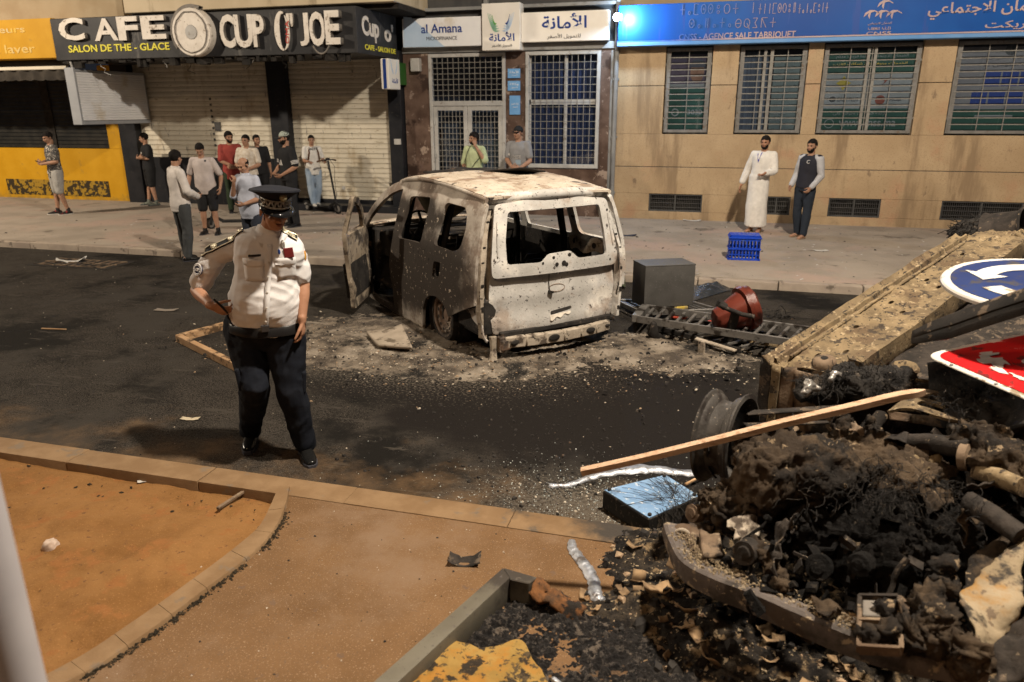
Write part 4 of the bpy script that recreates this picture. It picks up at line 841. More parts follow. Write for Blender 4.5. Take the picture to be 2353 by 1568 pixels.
# rear corner pillars with lamp recesses
for s in (1, -1):
    ch = MB(); Z = [.24+.0645*i for i in range(19)]
    def pt(k, z): 
        yy = sidey(.17, z)-.005; xx = gx(.7, z)
        return [V(.165, s*yy, z), V(xx+.015, s*(yy-.02), z), V(xx+.01, s*(yy-.055), z), V(xx+.09, s*(yy-.065), z), V(xx+.09, s*(yy-.115), z), V(xx+.01, s*(yy-.125), z)][k]
    ch.add([pt(k, z) for z in Z for k in range(6)], [(6*i+k, 6*i+k+1, 6*i+6+k+1, 6*i+6+k) for i in range(18) for k in range(5)]); po = ch.build('corner_pillar', M['vanpale'] if s < 0 else M['ashpale'], van, rough=.004, rs=14)
    hb = MB()
    for z, h in ((.52, .05), (.74, .03), (1.08, .02), (.33, .04), (.95, .015), (1.3, .02)): p = pt(1, z); hb.box(p+V(-.004, -s*.02, 0), (.01, .03, h))
    hb.build('lamp_recess', M['char'], po, bevel=.004)
    MB().tube([pt(2, z)+V(.02+.01*sin(z*30), -s*.01*cos(z*24), 0) for z in [.35+.05*i for i in range(12)]], .006, 5).build('loose_wire', M['char'], po)
# bare bumper beam and brackets
bb = MB(); P = [V(-.035+.08*(y/.6)**2, y, .19) for y in [.60, .4, .2, 0, -.2, -.4, -.60]]
for a, b in zip(P, P[1:]): bb.beam(a, b, .07, .105)
bo_ = bb.build('bumper_beam', M['ashpale'], van, bevel=.01, smooth=40, rough=.004, rs=10)
hb = MB()
for y, r in ((.12, .04), (-.32, .035), (-.56, .02), (.52, .03)): hb.ell(V(-.075+.08*(y/.6)**2, y, .195), (.01, r*1.6, r*.8), None, 14, 8)
hb.build('beam_hole', M['char'], bo_)
MB().bx(.02, .10, .60, .66, .10, .25).box((.02, .60, .17), (.03, .10, .10)).build('beam_bracket', M['rust'], van, bevel=.01, rough=.006)
sk = MB(); sk.grid(lambda a, b: V(.06+.10*b+.45*a*b, .80-.03*a+.02*b, .22+.30*b-.10*a*b+.01*sin(a*9)), 8, 8); o = sk.build('arch_liner', M['vanpale'], van, smooth=180, rough=.012, rs=9); md = o.modifiers.new('s', 'SOLIDIFY'); md.thickness = .01
MB().tube([V(.10, .70, .25), V(.09, .70, .12), V(.08, .71, .02)], [.035, .03, .045], 8).build('exhaust_hanger', M['ashpale'], van, rough=.01)
MB().bx(.12, .5, -.62, .62, .20, .27).bx(.04, .14, -.64, .64, .235, .29).build('rear_floor', M['char'], van, bevel=.01)
# chassis floor, arches, bulkhead and nose
fl = MB(); fl.bx(.1, 3.2, -.74, .74, .20, .26).bx(.1, .62, .56, .80, .26, .60).bx(.62, 1.4, .62, .78, .48, .62).bx(.5, 1.4, -.80, -.62, .26, .60).bx(3.0, 3.15, -.74, .74, .2, .88); fl.build('floor_pan', M['char'], van, bevel=.02)
ar = MB(); ar.lathe([(.33, -.22), (.345, 0), (.35, .03)], (.99, .76, .21), (0, 1, 0), 24, 0, 2*pi); ar.build('wheel_arch', M['char'], van, smooth=60)
def hood(a, b): x = 3.05+1.0*a; y = -.74+1.48*b; yy = y*(1-.14*a*a); return V(x, yy, .93-.16*a**1.5-.20*max(0, a-.8)+.04*(1-(2*b-1)**2)+.015*mn.noise(Vector((x*4, y*4, 0))))
h_ = MB(); h_.grid(hood, 14, 14); o = h_.build('bonnet', M['vanroof'], van, smooth=180); md = o.modifiers.new('s', 'SOLIDIFY'); md.thickness = .02
for s in (1, -1):
    fo = [(3.06, .10), (3.18, .10), (3.2, .3), (3.3, .44), (3.48, .5), (3.66, .44), (3.76, .3), (3.78, .16), (4.0, .2), (4.05, .55), (3.98, .72), (3.5, .84), (3.1, .93)]
    panel(fo, [], lambda x, z, s=s: V(x, s*(sidey(x, z)-.01-(.25*max(0, x-3.75)**1.5)), z), -.02*s*-1, .1).build('front_wing', M['vanside'], van, smooth=50)
MB().grid(lambda a, b: V(4.04+.05*sin(pi*b)-.12*(2*a-1)**2, -.72+1.44*a, .2+.55*b), 12, 8).build('nose', M['char'], van, smooth=180)
def wheel(c, r, parent, name='wheel', axis=(0, 1, 0)):
    w = thing(name, None, None); w.parent = parent; w.location = c
    t = MB(); t.lathe([(r*.74, -.085), (r*.9, -.085), (r*.98, -.05), (r*.97, .04), (r*.90, .075), (r*.77, .08), (r*.76, .05)], (0, 0, 0), axis, 40); t.build('burnt_tyre', M['char'], w, smooth=40, rough=.008, rs=16)
    m_ = MB(); m_.lathe([(0, .035), (r*.20, .035), (r*.23, .02), (r*.40, .018), (r*.48, .045), (r*.60, .05), (r*.66, .03), (r*.68, .065), (r*.77, .075), (r*.775, -.08)], (0, 0, 0), axis, 40); ri = m_.build('rim', M['rust'], w, smooth=40)
    h = MB(); ax = Vector(axis); u = ax.orthogonal().normalized(); v = ax.cross(u)
    for k in range(12):
        a = 2*pi*k/12; R3 = Matrix((u*cos(a)+v*sin(a), v*cos(a)-u*sin(a), ax)).transposed(); h.ell((u*cos(a)+v*sin(a))*r*.545+ax*.047, (r*.055, r*.075, .006), R3, 10, 6)
    for k in range(5): a = 2*pi*k/5; h.ell((u*cos(a)+v*sin(a))*r*.30+ax*.02, (r*.03, r*.03, .012) if abs(ax.z) > .5 else (r*.03, .012, r*.03), None, 8, 6)
    h.build('rim_holes', M['char'], ri)
    return w
wheel((.97, .73, .255), .285, van); wheel((.97, -.73, .255), .285, van); wheel((3.48, .70, .25), .285, van); wheel((3.48, -.70, .25), .285, van)
# front door, swung right open
dh = 34
dm = Matrix.Translation((3.02, .87, 0)) @ Matrix.Rotation(radians(-dh), 4, 'Z')
def dmap(a, z):      # a: from hinge rearwards
    y = (sidey(3.0-a, z)-.85)*1.0+.02*sin(a*3); return dm @ V(-a, y+.012*mn.noise(Vector((a*4, z*4, 5))), z)
d_out = ppoly([(.0, .10), (.80, .08), (.84, .58), (.97, .93), (.98, 1.40), (.70, 1.35), (.42, 1.21), (.20, 1.03), (.0, .86)], .05)
d_win = ppoly([(.16, .94), (.36, 1.10), (.58, 1.245), (.90, 1.335), (.89, .95)], .04)
dr = panel(d_out, [d_win], dmap, .045, .07).build('front_door', mat('scorched_door_metal', (.24, .19, .14), (.34, .28, .21), s=5, rough=.8, bump=.5, bs=40, layers=(((.045, .036, .03), 3.5, .55, .22), ((.09, .07, .055), 14, .64, .1), ((.48, .42, .34), 6, .70, .08))), van, smooth=40)
ip = MB(); ip.add([dmap(a, z)-V(0, 0, 0) for a, z in ((.08, .2), (.75, .2), (.78, .6), (.1, .6))], [(0, 1, 2, 3)]); o = ip.build('door_inner', M['char'], dr); md = o.modifiers.new('s', 'SOLIDIFY'); md.thickness = .09; md.offset = 0
# interior remains
it = MB(); it.bx(2.75, 3.0, -.68, .68, .55, .86).tube([(2.72, -.7, .84), (2.72, .7, .84)], .045, 10); it.build('dashboard', M['char'], van, bevel=.02, rough=.02, rs=6)
sw = MB(); c = V(2.42, .36, .97); ax = V(-.82, 0, .57).normalized(); u = V(0, 1, 0); v = ax.cross(u)
sw.tube([c+(u*cos(a)+v*sin(a))*.185 for a in [2*pi*k/28 for k in range(29)]], .013, 8, False); sw.beam(c-v*.17, c+v*.02, .03, .02).beam(c, c+u*.17, .02, .02).beam(c, c-u*.17, .02, .02).tube([c, c-ax*.35], .03, 8); sw.ell(c, (.05, .06, .05)); sw.build('steering_wheel', M['char'], van, smooth=60)
for y in (.36, -.36):
    for x, hgt in ((1.95, .92), (1.05, .80)):
        s_ = MB(); s_.tube([(x+.08, y-.2, .3), (x, y-.2, .62), (x-.12, y-.17, hgt), (x-.12, y+.17, hgt), (x, y+.2, .62), (x+.08, y+.2, .3)], .016, 6)
        for k in range(5): z = .42+(hgt-.45)*k/5; s_.tube([(x+.06-.15*(z-.35), y-.18, z), (x+.04-.15*(z-.35), y, z+.015), (x+.06-.15*(z-.35), y+.18, z)], .008, 5)
        s_.bx(x, x+.48, y-.2, y+.2, .34, .44); s_.build('seat_frame', M['char'], van, rough=.012, rs=7)
hl = MB(); hl.grid(lambda a, b: V(1.45+.75*a, .55-.62*b, 1.46-.40*sin(pi*min(1, b*.9))*(.35+.65*a)-.05*a), 12, 14); o = hl.build('fallen_headlining', mat('grey_green_lining', (.16, .15, .10), (.23, .21, .15), s=4, rough=.8), van, smooth=180, rough=.01, rs=5); md = o.modifiers.new('s', 'SOLIDIFY'); md.thickness = .008
MB().bx(1.9, 2.5, -.5, .25, .86, .90).tube([(2.3, .15, .98), (2.1, .3, .92), (1.95, .5, .9)], .012, 6).build('collapsed_trim', M['ashpale'], van, rough=.03, rs=5)
MB().tube([(1.7, .42, 1.0), (1.85, .3, 1.03), (2.0, .18, 1.05)], .012, 6).build('yellow_strip', mat('yellow_strap', (.6, .45, .06), rough=.6), van)
MB().bx(.62, 2.9, -.80, -.785, .24, .92).build('inner_lining', M['char'], van, rough=.012, rs=5); MB().bx(.62, 1.0, -.7, .7, .60, .63).box((2.0, 0, .55), (.06, 1.3, .5)).build('charred_bulkhead', M['char'], van, rough=.02, rs=6)
il = MB(); il.grid(lambda a, b: V(.35+.6*a, -.74+.06*sin(3*a), .84+.14*b+.02*sin(a*12)), 12, 4); il.build('inner_trim', M['ashpale'], van, smooth=180, rough=.01)
ih = MB()
for x in (.45, .62, .8): ih.ell((x, -.70, .92), (.03, .02, .03), None, 10, 6)
ih.build('trim_holes', M['char'], van)
for x, q in ((2.05, 1), (1.06, -1), (2.06, -1), (1.07, 1)): MB().tube([(x, q*.72, .2), (x, q*.735, .93), (x-.03, q*.62, 1.42)], .04, 8).build('inner_pillar', M['char'], van, smooth=60)

# ash and cinders under and round the van
M['ash'] = mat('ash_and_cinders', (.06, .048, .038), (.17, .138, .105), s=5, det=12, lo=.40, hi=.62, rough=.95, bump=.9, bs=60, layers=(((.26, .22, .175), 2.6, .60, .26), ((.015, .013, .011), 2.2, .62, .16), ((.32, .27, .22), 70, .70, .08), ((.015, .013, .011), 1.6, .95, .3, ((-2.2, 7.6, 0, 2.0, 1.2, 1, .5),))))
def ashz(x, y):
    p = Vector((x, y, 0)); m1 = max(0, 1-sqrt(((x+2.75)/2.15)**2+((y-6.75)/1.25)**2)); m2 = max(0, 1-sqrt(((x+.55)/1.15)**2+((y-7.0)/.75)**2)); mm = max(m1, m2*.9)
    return -.022+.062*min(1, mm*2.0)**.8*(.85+.35*mn.noise(p*1.6))+(.010*mn.noise(p*8)+.011*mn.noise(p*21)+.010*mn.noise(p*48))*(1 if mm > 0 else .3)
mb = MB(); mb.grid(lambda a, b: (lambda x, y: V(x, y, ashz(x, y)))(-5.2+6.0*a, 5.3+3.3*b), 420, 240)
tag(mb.build('ash_heap', M['ash'], smooth=180), kind='stuff')
# ================================================================ people
from mathutils.bvhtree import BVHTree
M['skin'] = mat('olive_skin', (.36, .205, .135), (.31, .17, .11), s=14, rough=.55, bump=.05, bs=90)
M['skin2'] = mat('tanned_skin', (.38, .20, .125), (.32, .165, .10), s=14, rough=.55, bump=.05, bs=90)
M['hair'] = mat('black_hair', (.006, .005, .005), (.014, .011, .009), s=60, rough=.85, spec=.15, bump=.4, bs=90, stretch=(1, 1, .4))
M['eye'] = mat('dark_eye', (.02, .015, .012), rough=.2)
M['eyewhite'] = mat('eye_white', (.55, .50, .45), rough=.3)
M['lips'] = mat('lips', (.25, .10, .075), rough=.5)
def cloth(name, a, b=None, s=10, **k): return mat(name, a, b or tuple(x*.86 for x in a), s=s, rough=.85, bump=k.pop('bump', .25), bs=k.pop('bs', 160), spec=.2, **k)
def wrinkle(me, amp, st=(7, 7, 4), zlo=None):
    n = len(me.vertices); co = np.empty(n*3, 'f'); me.vertices.foreach_get('co', co); co = co.reshape(-1, 3); no = np.empty(n*3, 'f'); me.vertices.foreach_get('normal', no); no = no.reshape(-1, 3)
    o = random.random()*50
    for i in range(n):
        x, y, z = co[i]; w = mn.noise(Vector((x*3, y*3, z*3+o)))*.12
        h = (1-abs(mn.noise(Vector((x*st[0]+o, y*st[1], (z+w+.5*x)*st[2]))))*2.2)*.6+mn.noise(Vector((x*st[0]*2.3, y*st[1]*2.3, (z-w-.4*x)*st[2]*2.6+o)))*.4
        co[i] += no[i]*amp*h
    me.vertices.foreach_set('co', co.ravel()); me.update()
def hand(mb, w, d, t, right, curl=.5, sc=1.0, spread=1.0, fcurl=None, rf=.0078, thumb=None):
    d = d.normalized(); t = (t-d*t.dot(d)).normalized(); n = t.cross(d) if right else d.cross(t); S = sc
    R = Matrix((t, n, d)).transposed(); mb.ell(w+d*.045*S, (.040*S, .0155*S, .056*S), R, 14, 10); mb.rtube([w-d*.02*S, w+d*.03*S], [(.026*S), (.030*S, .017*S)], 12, t)
    for i, (off, ln) in enumerate(((.031, .90), (.0105, 1.0), (-.0105, .94), (-.030, .74))):
        c = fcurl[i] if fcurl else curl*(1+.12*i); p = w+d*.082*S+t*off*S+(-d*.006*S if i in (0, 3) else d*0); pts = [p-d*.02*S, p]; a = 0; dd = (d+t*(off*3*spread)).normalized()
        for seg, l in enumerate((.041, .027, .021)):
            a += c*(.75, 1.0, .7)[seg]; p = p+(dd*cos(a)+n*sin(a))*l*ln*S; pts.append(p)
        mb.rtube(pts, [rf*1.12*S, rf*1.12*S, rf*1.02*S, rf*.95*S, rf*.82*S], 8)
    p = w+d*.022*S+t*.026*S; th = thumb or (t*.75+d*.75+n*.3); th = th.normalized(); q = p+th*.040*S; q2 = q+(th+d*.5+n*.25).normalized()*.032*S; q3 = q2+(th*.6+d*.7+n*.4).normalized()*.024*S
    mb.rtube([p-th*.01, q, q2, q3], [.0125*S, .0115*S, .010*S, .0085*S], 8)
def lerp(a, b, t): return a+(b-a)*t
def person(label, loc, face, h=1.75, j=None, head=(0, 0, 0), lean=(0, 0), girth=1.0, belly=0.0, skin='skin', shirt=None, shirt_len=.86, sleeve=.55, pants=None, pant_len=2.0, shoe=None, hair='short', beard=0, hands=None, vox=.0075, gvox=.012, wr=.006, loose=1.0, robe=False, group=None, ploose=1.0, collar=False, toes=(0.12, 0.12), sandal=False, sock=None, ptop=.16, pextra=None, pflare=None, wst=(7, 7, 4)):
    root = thing('person', label, 'person', group, loc, radians(face)); s = h/1.75
    J = dict(pel=(0, 0, .95), neck=(0, .0, 1.475), shR=(-.178, .01, 1.425), shL=(.178, .01, 1.425), elR=(-.235, .035, 1.13), elL=(.235, .035, 1.13), wrR=(-.245, -.05, .885), wrL=(.245, -.05, .885), hipR=(-.092, 0, .90), hipL=(.092, 0, .90), knR=(-.105, -.02, .49), knL=(.105, -.02, .49), anR=(-.115, .02, .085), anL=(.115, .02, .085), hc=None)
    for k in ('neck', 'shR', 'shL', 'elR', 'elL', 'wrR', 'wrL'): v = J[k]; t = (v[2]-.95)/.5; J[k] = (v[0]+lean[0]*t, v[1]+lean[1]*t, v[2])
    if j: J.update(j)
    J = {k: (Vector(v) if v is not None else None) for k, v in J.items()}
    hc = J['hc'] if J['hc'] is not None else J['neck']+V(lean[0]*.2, -.025+lean[1]*.2, .155)
    yaw, pit, rol = [radians(a) for a in head]; Rh = Matrix.Rotation(yaw, 3, 'Z') @ Matrix.Rotation(rol, 3, 'Y') @ Matrix.Rotation(pit, 3, 'X')
    hp = lambda x, y, z: hc+Rh @ V(x, y, z)
    # ---- torso profile: t along pelvis->neck
    prof = [(-.20, .150, .115), (-.11, .170, .125), (0, .172, .120), (.18, .158, .110), (.38, .152, .108), (.60, .165, .118), (.78, .176, .116), (.88, .165, .098), (.95, .115, .078), (1.0, .062, .062)]
    spine = J['neck']-J['pel']; tw = (J['shL']-J['shR']); tw.z = 0; tw.normalize()
    def torso(mb, extra=0.0, t0=-.2, t1=1.0, hem=0.0, cap=True):
        P = []; Rr = []
        for k in range(17):
            t = t0+(t1-t0)*k/16; rx = np.interp(t, [p[0] for p in prof], [p[1] for p in prof])*girth; ry = np.interp(t, [p[0] for p in prof], [p[2] for p in prof])*girth
            b = belly*math.exp(-((t-.22)/.25)**2); e = extra*(1+hem*max(0, .45-t)); c = J['pel']+spine*t; 
            if b: c = c+V(0, -b*.55, 0)
            P.append(c); Rr.append((rx+e+b*.35, ry+e+b*.5))
        mb.tube(P, Rr, 22, True, tw)
    def arm(mb, S, r, f=2.0, r0=0.0, n=12):
        sh, el, wr = J['sh'+S], J['el'+S], J['wr'+S]; base = [(0, .050), (.35, .049), (.8, .042), (1.0, .041), (1.25, .043), (1.6, .034), (2.0, .026)]
        P = []; Rr = []; k = 0
        while k <= 14:
            t = f*k/14; p = lerp(sh, el, t) if t <= 1 else lerp(el, wr, t-1); P.append(p); Rr.append(np.interp(t, [b[0] for b in base], [b[1] for b in base])*(.92+.08*girth)+r+r0*t); k += 1
        mb.rtube(P, Rr, n)
        mb.rtube([J['neck']+(sh-J['neck'])*.25-V(0, 0, .03), sh], [.048+r*.7, .048+r*.8], n)
    def leg(mb, S, r, f=2.0, r0=0.0, n=14):
        hi, kn, an = J['hip'+S], J['kn'+S], J['an'+S]; base = [(-.05, .09), (.1, .094), (.5, .078), (.9, .058), (1.0, .057), (1.3, .058), (1.7, .042), (2.0, .036)]
        P = []; Rr = []
        for k in range(15):
            t = f*k/14; p = lerp(hi, kn, t) if t <= 1 else lerp(kn, an, t-1); P.append(p); Rr.append(np.interp(t, [b[0] for b in base], [b[1] for b in base])*(.9+.1*girth)+r+r0*t)
        mb.rtube(P, Rr, n)
    def fdir(S): a = toes[0 if S == 'R' else 1]*(-1 if S == 'R' else 1); return V(sin(a), -cos(a), 0)
    # ---- body, one skin
    b = MB(); torso(b)
    for S in 'RL': arm(b, S, 0); leg(b, S, 0)
    for S in 'RL':
        H = (hands or {}).get(S, {}); d = Vector(H['d']) if 'd' in H else (J['wr'+S]-J['el'+S]); hint = Vector(H.get('t', (0, -1, .35)))
        hand(b, J['wr'+S], d, hint, S == 'R', H.get('curl', .45), H.get('sc', 1.0), 1.0, H.get('f'))
        a = J['an'+S]; fd = fdir(S); b.rtube([a+V(0, .02, -.03)-fd*.02, a+fd*.07+V(0, 0, -.045), a+fd*.15+V(0, 0, -.06)], [(.034, .034), (.04, .03), (.036, .018)], 12, V(1, 0, 0))
    b.tube([J['neck']-V(0, -.01, .06), J['neck']+V(0, 0, .02), hp(0, .025, -.05)], [.066, .056, .054], 16)
    b.ell(hp(0, .014, .030), (.074, .094, .084), Rh, 20, 14); b.ell(hp(0, -.028, -.028), (.061, .064, .082), Rh, 18, 12); b.ell(hp(0, -.040, -.078), (.043, .045, .036), Rh); b.ell(hp(0, -.083, .026), (.046, .014, .010), Rh)
    b.rtube([hp(0, -.088, .012), hp(0, -.103, -.012), hp(0, -.108, -.026)], [.008, .010, .0135], 10); b.ell(hp(-.012, -.096, -.029), .009); b.ell(hp(.012, -.096, -.029), .009); b.ell(hp(0, -.087, -.054), (.022, .010, .012), Rh)
    for q in (-1, 1): b.ell(hp(q*.076, .014, -.010), (.009, .019, .031), Rh @ Matrix.Rotation(q*.25, 3, 'Z')); b.ell(hp(q*.036, -.072, -.022), (.022, .017, .016), Rh)
    if s != 1: b.xf(Matrix.Scale(s, 4))
    me = remesh(b, vox, 3); mesh_obj('body', me, M[skin], root)
    X = Matrix.Scale(s, 4)
    # ---- face parts
    for q in (-1, 1):
        e = MB(); e.ell(hp(q*.031, -.0785, .004), (.0125, .009, .0075), Rh, 12, 8); e.ell(hp(q*.031, -.0850, .004), (.0062, .0045, .0068), Rh, 10, 6); eo = e.xf(X).build('eye', M['eye'] if vox > .006 else M['eyewhite'], root, smooth=180)
        if vox <= .006: p = MB(); p.ell(hp(q*.031, -.0865, .003), (.0062, .004, .0066), Rh, 10, 6); p.xf(X).build('pupil', M['eye'], eo, smooth=180)
    l = MB(); l.ell(hp(0, -.0955, -.0535), (.021, .006, .0048), Rh, 14, 8); l.ell(hp(0, -.0945, -.0615), (.018, .006, .0052), Rh, 14, 8); l.xf(X).build('lips', M['lips'], root, smooth=180)
    def shell(c, r, keep, name, m_, amp=.003, nu=40, nv=28):
        t = MB(); t.ell((0, 0, 0), r, None, nu, nv); vs = [Vector(v)+Vector(c) for v in t.v]; fs = [f for f in t.f if keep(sum((vs[i] for i in f), V(0, 0, 0))/len(f))]
        o = MB(); o.v = [hp(*v) for v in vs]; o.f = fs; ob_ = o.xf(X).build(name, m_, root, smooth=180); jitter(ob_.data, amp*s, 60); md = ob_.modifiers.new('s', 'SOLIDIFY'); md.thickness = .006*s; md.offset = 0; return ob_
    if hair in ('short', 'curly', 'long', 'fade', 'bald'):
        g = {'short': .006, 'curly': .013, 'long': .012, 'fade': .004, 'bald': .002}[hair]
        if hair == 'bald': keep = lambda p: p.y > -.02 and p.z < .055 and p.z > -.05 and not (abs(p.x) > .07 and p.y < .03 and p.z < .02)
        elif hair == 'thin': keep = lambda p: True
        else:
            lowz = -.085 if hair == 'long' else -.045
            keep = lambda p: p.z > lowz and (p.z > .062-.012*abs(p.x)/.07 if p.y < -.035 else (p.z > .022 if p.y < -.008 else p.z > -.012 if p.y < .03 and hair != 'long' else True))
        shell((0, .016, .034), (.075+g, .095+g, .086+g*1.3), keep, 'hair', M['hair'], .002+g*.5)
    br = MB()
    for q in (-1, 1): br.rtube([hp(q*.016, -.0925, .0175), hp(q*.034, -.0915, .0225), hp(q*.050, -.079, .017)], [.0034, .0042, .0025], 6)
    br.xf(X).build('eyebrows', M['hair'], root)
    if beard: shell((0, -.033, -.052), (.0600, .0635, .0635), lambda p: (p.y < .0 and p.z < -.048 and not (abs(p.x) < .026 and p.z > -.072 and p.y < -.06)) or (p.z < -.076 and p.y < .02) or (abs(p.x) > .050 and -.05 < p.z < -.012), 'beard', M['hair'], .002*beard, 40, 30)
    # ---- clothing
    if shirt:
        g = MB(); tz = (shirt_len-J['pel'].z)/max(.1, spine.z); torso(g, .014*loose+.004, tz, .985, 0 if robe else .6)
        for S in 'RL': arm(g, S, .013*loose+.003, sleeve, .008*loose)
        if robe:
            P = [J['pel']+V(0, 0, .1), J['pel']+V(0, 0, -.2), (J['knR']+J['knL'])/2, (J['anR']+J['anL'])/2+V(0, 0, .03)]; g.tube(P, [(.184, .138), (.190, .146), (.192, .155), (.202, .168)], 24, True, tw)
        if collar: g.tube([J['neck']-V(0, 0, .05), J['neck']+V(0, -.004, .036)], [.092, .070], 18)
        g.xf(X); me = remesh(g, gvox, 14 if robe else 4); wrinkle(me, wr*s, (7, 7, 1.6) if robe else wst); so = mesh_obj('robe' if robe else 'shirt', me, shirt, root); root['_s'] = 1.0; del root['_s']
        root_bvh = BVHTree.FromPolygons([v.co for v in me.vertices], [tuple(p.vertices) for p in me.polygons])
    else: so = None; root_bvh = None
    if pants:
        g = MB(); torso(g, .005 if pextra is None else pextra, -.2, ptop)
        for S in 'RL': leg(g, S, .012*ploose+(.004 if pant_len > 1.5 else .012), pant_len, .005*ploose if pflare is None else pflare)
        g.xf(X); me = remesh(g, gvox, 4); wrinkle(me, wr*1.2*s, (8, 8, 6)); mesh_obj('shorts' if pant_len < 1.5 else 'trousers', me, pants, root)
    for S in 'RL':
        a = J['an'+S]; fd = fdir(S); c = MB()
        if sandal:
            c.rtube([a-fd*.05+V(0, 0, -.078), a+fd*.06+V(0, 0, -.078), a+fd*.17+V(0, 0, -.078)], [(.036, .010), (.042, .010), (.042, .009)], 12, fd.cross(V(0, 0, 1))); c.tube([a+fd*.10+fd.cross(V(0, 0, 1))*q*.044+V(0, 0, -.075+.045*(1-q*q)) for q in (-1, -.5, 0, .5, 1)], .011, 6); c.tube([a+fd*.0+fd.cross(V(0, 0, 1))*q*.044+V(0, 0, -.07+.05*(1-q*q)) for q in (-1, -.5, 0, .5, 1)], .010, 6)
            o = c.xf(X).build('sandal', shoe, root, smooth=60)
        elif shoe:
            c.rtube([a-fd*.045+V(0, 0, -.045), a+fd*.05+V(0, 0, -.048), a+fd*.13+V(0, 0, -.058), a+fd*.185+V(0, 0, -.064)], [(.040, .042), (.046, .040), (.050, .030), (.036, .022)], 14, fd.cross(V(0, 0, 1))); c.rtube([a+V(0, 0, -.03), a+V(0, 0, .03)], [.046, .043], 12)
            me = remesh(c.xf(X), .009, 3); o = mesh_obj('shoe', me, shoe, root)
            sl = MB(); F2 = [(-.085, .030), (-.06, .043), (.0, .044), (.06, .048), (.12, .052), (.175, .044), (.215, .024)]; sd = fd.cross(V(0, 0, 1)); pp = [(l_, w_) for l_, w_ in F2]+[(l_, -w_) for l_, w_ in reversed(F2)]
            sl.prism(pp, lambda l_, w_, hh: a+fd*l_+sd*w_+V(0, 0, -.094+hh), .022); sl.xf(X).build('sole', sock or M['ink'], o)
    return root, J, s, root_bvh, hp, X
def decal(pr, poly, m_, name='print', off=.005, side=V(0, -1, 0)):
    """flat print laid on the chest of a shirt"""
    root, J, s, bv, hp, X = pr; mb = MB() if not isinstance(poly, bpy.types.Mesh) else None
    def proj(x, z):
        o = V(x, 0, z)+side*1.0; hit = bv.ray_cast(o, -side)[0]; return (hit if hit is not None else V(x, 0, z)+side*.14)+side*off
    if mb is None:
        me = poly
        for v in me.vertices: z = v.co.z; p = proj(v.co.x, v.co.y); v.co = p
        return mesh_obj(name, me, m_, root)
    for pl in poly:
        q = resamp(pl, .03); k = len(mb.v); mb.v += [tuple(proj(a, b)) for a, b in q]; mb.f.append(tuple(range(k, k+len(q))))
    return mb.build(name, m_, root)
def chest_text(pr, t, x0, x1, z0, z1, m_, bold=.02):
    me = text_mesh(t, bold)
    for v in me.vertices: v.co = (x0+(x1-x0)*v.co.x, z0+(z1-z0)*v.co.y, 0)
    return decal(pr, me, m_, 'lettering')
def cap_on(pr, name, crown_m, brim_m, r=.004, brim=.075, brim_w=.07, zc=.052):
    root, J, s, bv, hp, X = pr; c = MB(); c.ell((0, .014, .036), (.079+r, .099+r, .088+r), None, 28, 18)
    vs = [Vector(v) for v in c.v]; fs = [f for f in c.f if min(vs[i].z for i in f) > .030-.004]; o = MB(); o.v = [tuple(hp(*v)) for v in vs]; o.f = fs; ob_ = o.xf(X).build(name, crown_m, root, smooth=180); md = ob_.modifiers.new('s', 'SOLIDIFY'); md.thickness = .004
    b = MB(); n = 12; up = []
    for k in range(n+1): a = pi*k/n; up.append((brim_w*1.05*cos(a), -.055-(brim+.045)*sin(a)))
    b.prism(up, lambda x, y, h: hp(x, y, .036+h-.25*(x*x)/.1-.12*(-.055-y)), .006); b.xf(X).build('peak', brim_m, ob_)
    return ob_
def at(u, v, z=.1): g = G(u, v, z); return (g.x, g.y, z)
def hgt(u, vt, loc): return YP(u, vt, loc[1]).z-loc[2]
GRP1 = 'people standing before the shutters'
W_ = cloth('white_cotton', (.66, .62, .58)); BK = cloth('black_cotton', (.018, .018, .02)); DK = mat('black_shoe_leather', (.012, .011, .011), rough=.35)
# man in floral shirt by the yellow shop
l = at(145, 492); floral = mat('floral_shirt_print', (.05, .048, .05), (.10, .095, .09), s=9, rough=.85, bump=.2, bs=100, layers=(((.50, .46, .40), 17, .575, .05), ((.20, .17, .14), 24, .64, .06), ((.03, .03, .03), 30, .66, .04)))
p = person('man in floral shirt and pale shorts looking at a phone by the yellow shop', l, -28, hgt(118, 303, l), dict(elR=(-.25, -.02, 1.14), wrR=(-.06, -.27, 1.10), elL=(.26, -.01, 1.13), wrL=(.07, -.26, 1.09), anR=(-.10, -.06, .085), anL=(.13, .08, .085)), (8, 20, 0), shirt=floral, shirt_len=.80, sleeve=.75, pants=cloth('pale_grey_shorts', (.36, .35, .33)), pant_len=.95, ploose=1.2, shoe=mat('black_red_trainers', (.02, .018, .018), (.25, .03, .03), s=14, lo=.58, hi=.62, rough=.6), sock=mat('white_sole', (.6, .57, .52)), hair='fade', hands={'R': dict(d=(.8, -.3, .2), t=(0, -.3, 1), curl=.7), 'L': dict(d=(-.8, -.35, .2), t=(0, -.3, 1), curl=.7)})
ph = MB(); ph.box(Vector((-.0, -.30, 1.135)), (.15, .012, .075), Matrix.Rotation(.9, 3, 'X')); tag(ph.xf(Matrix.Translation(l) @ Matrix.Rotation(radians(-28), 4, 'Z')).build('phone', DK, bevel=.004), 'dark phone held in both hands by the man in the floral shirt', 'phone')
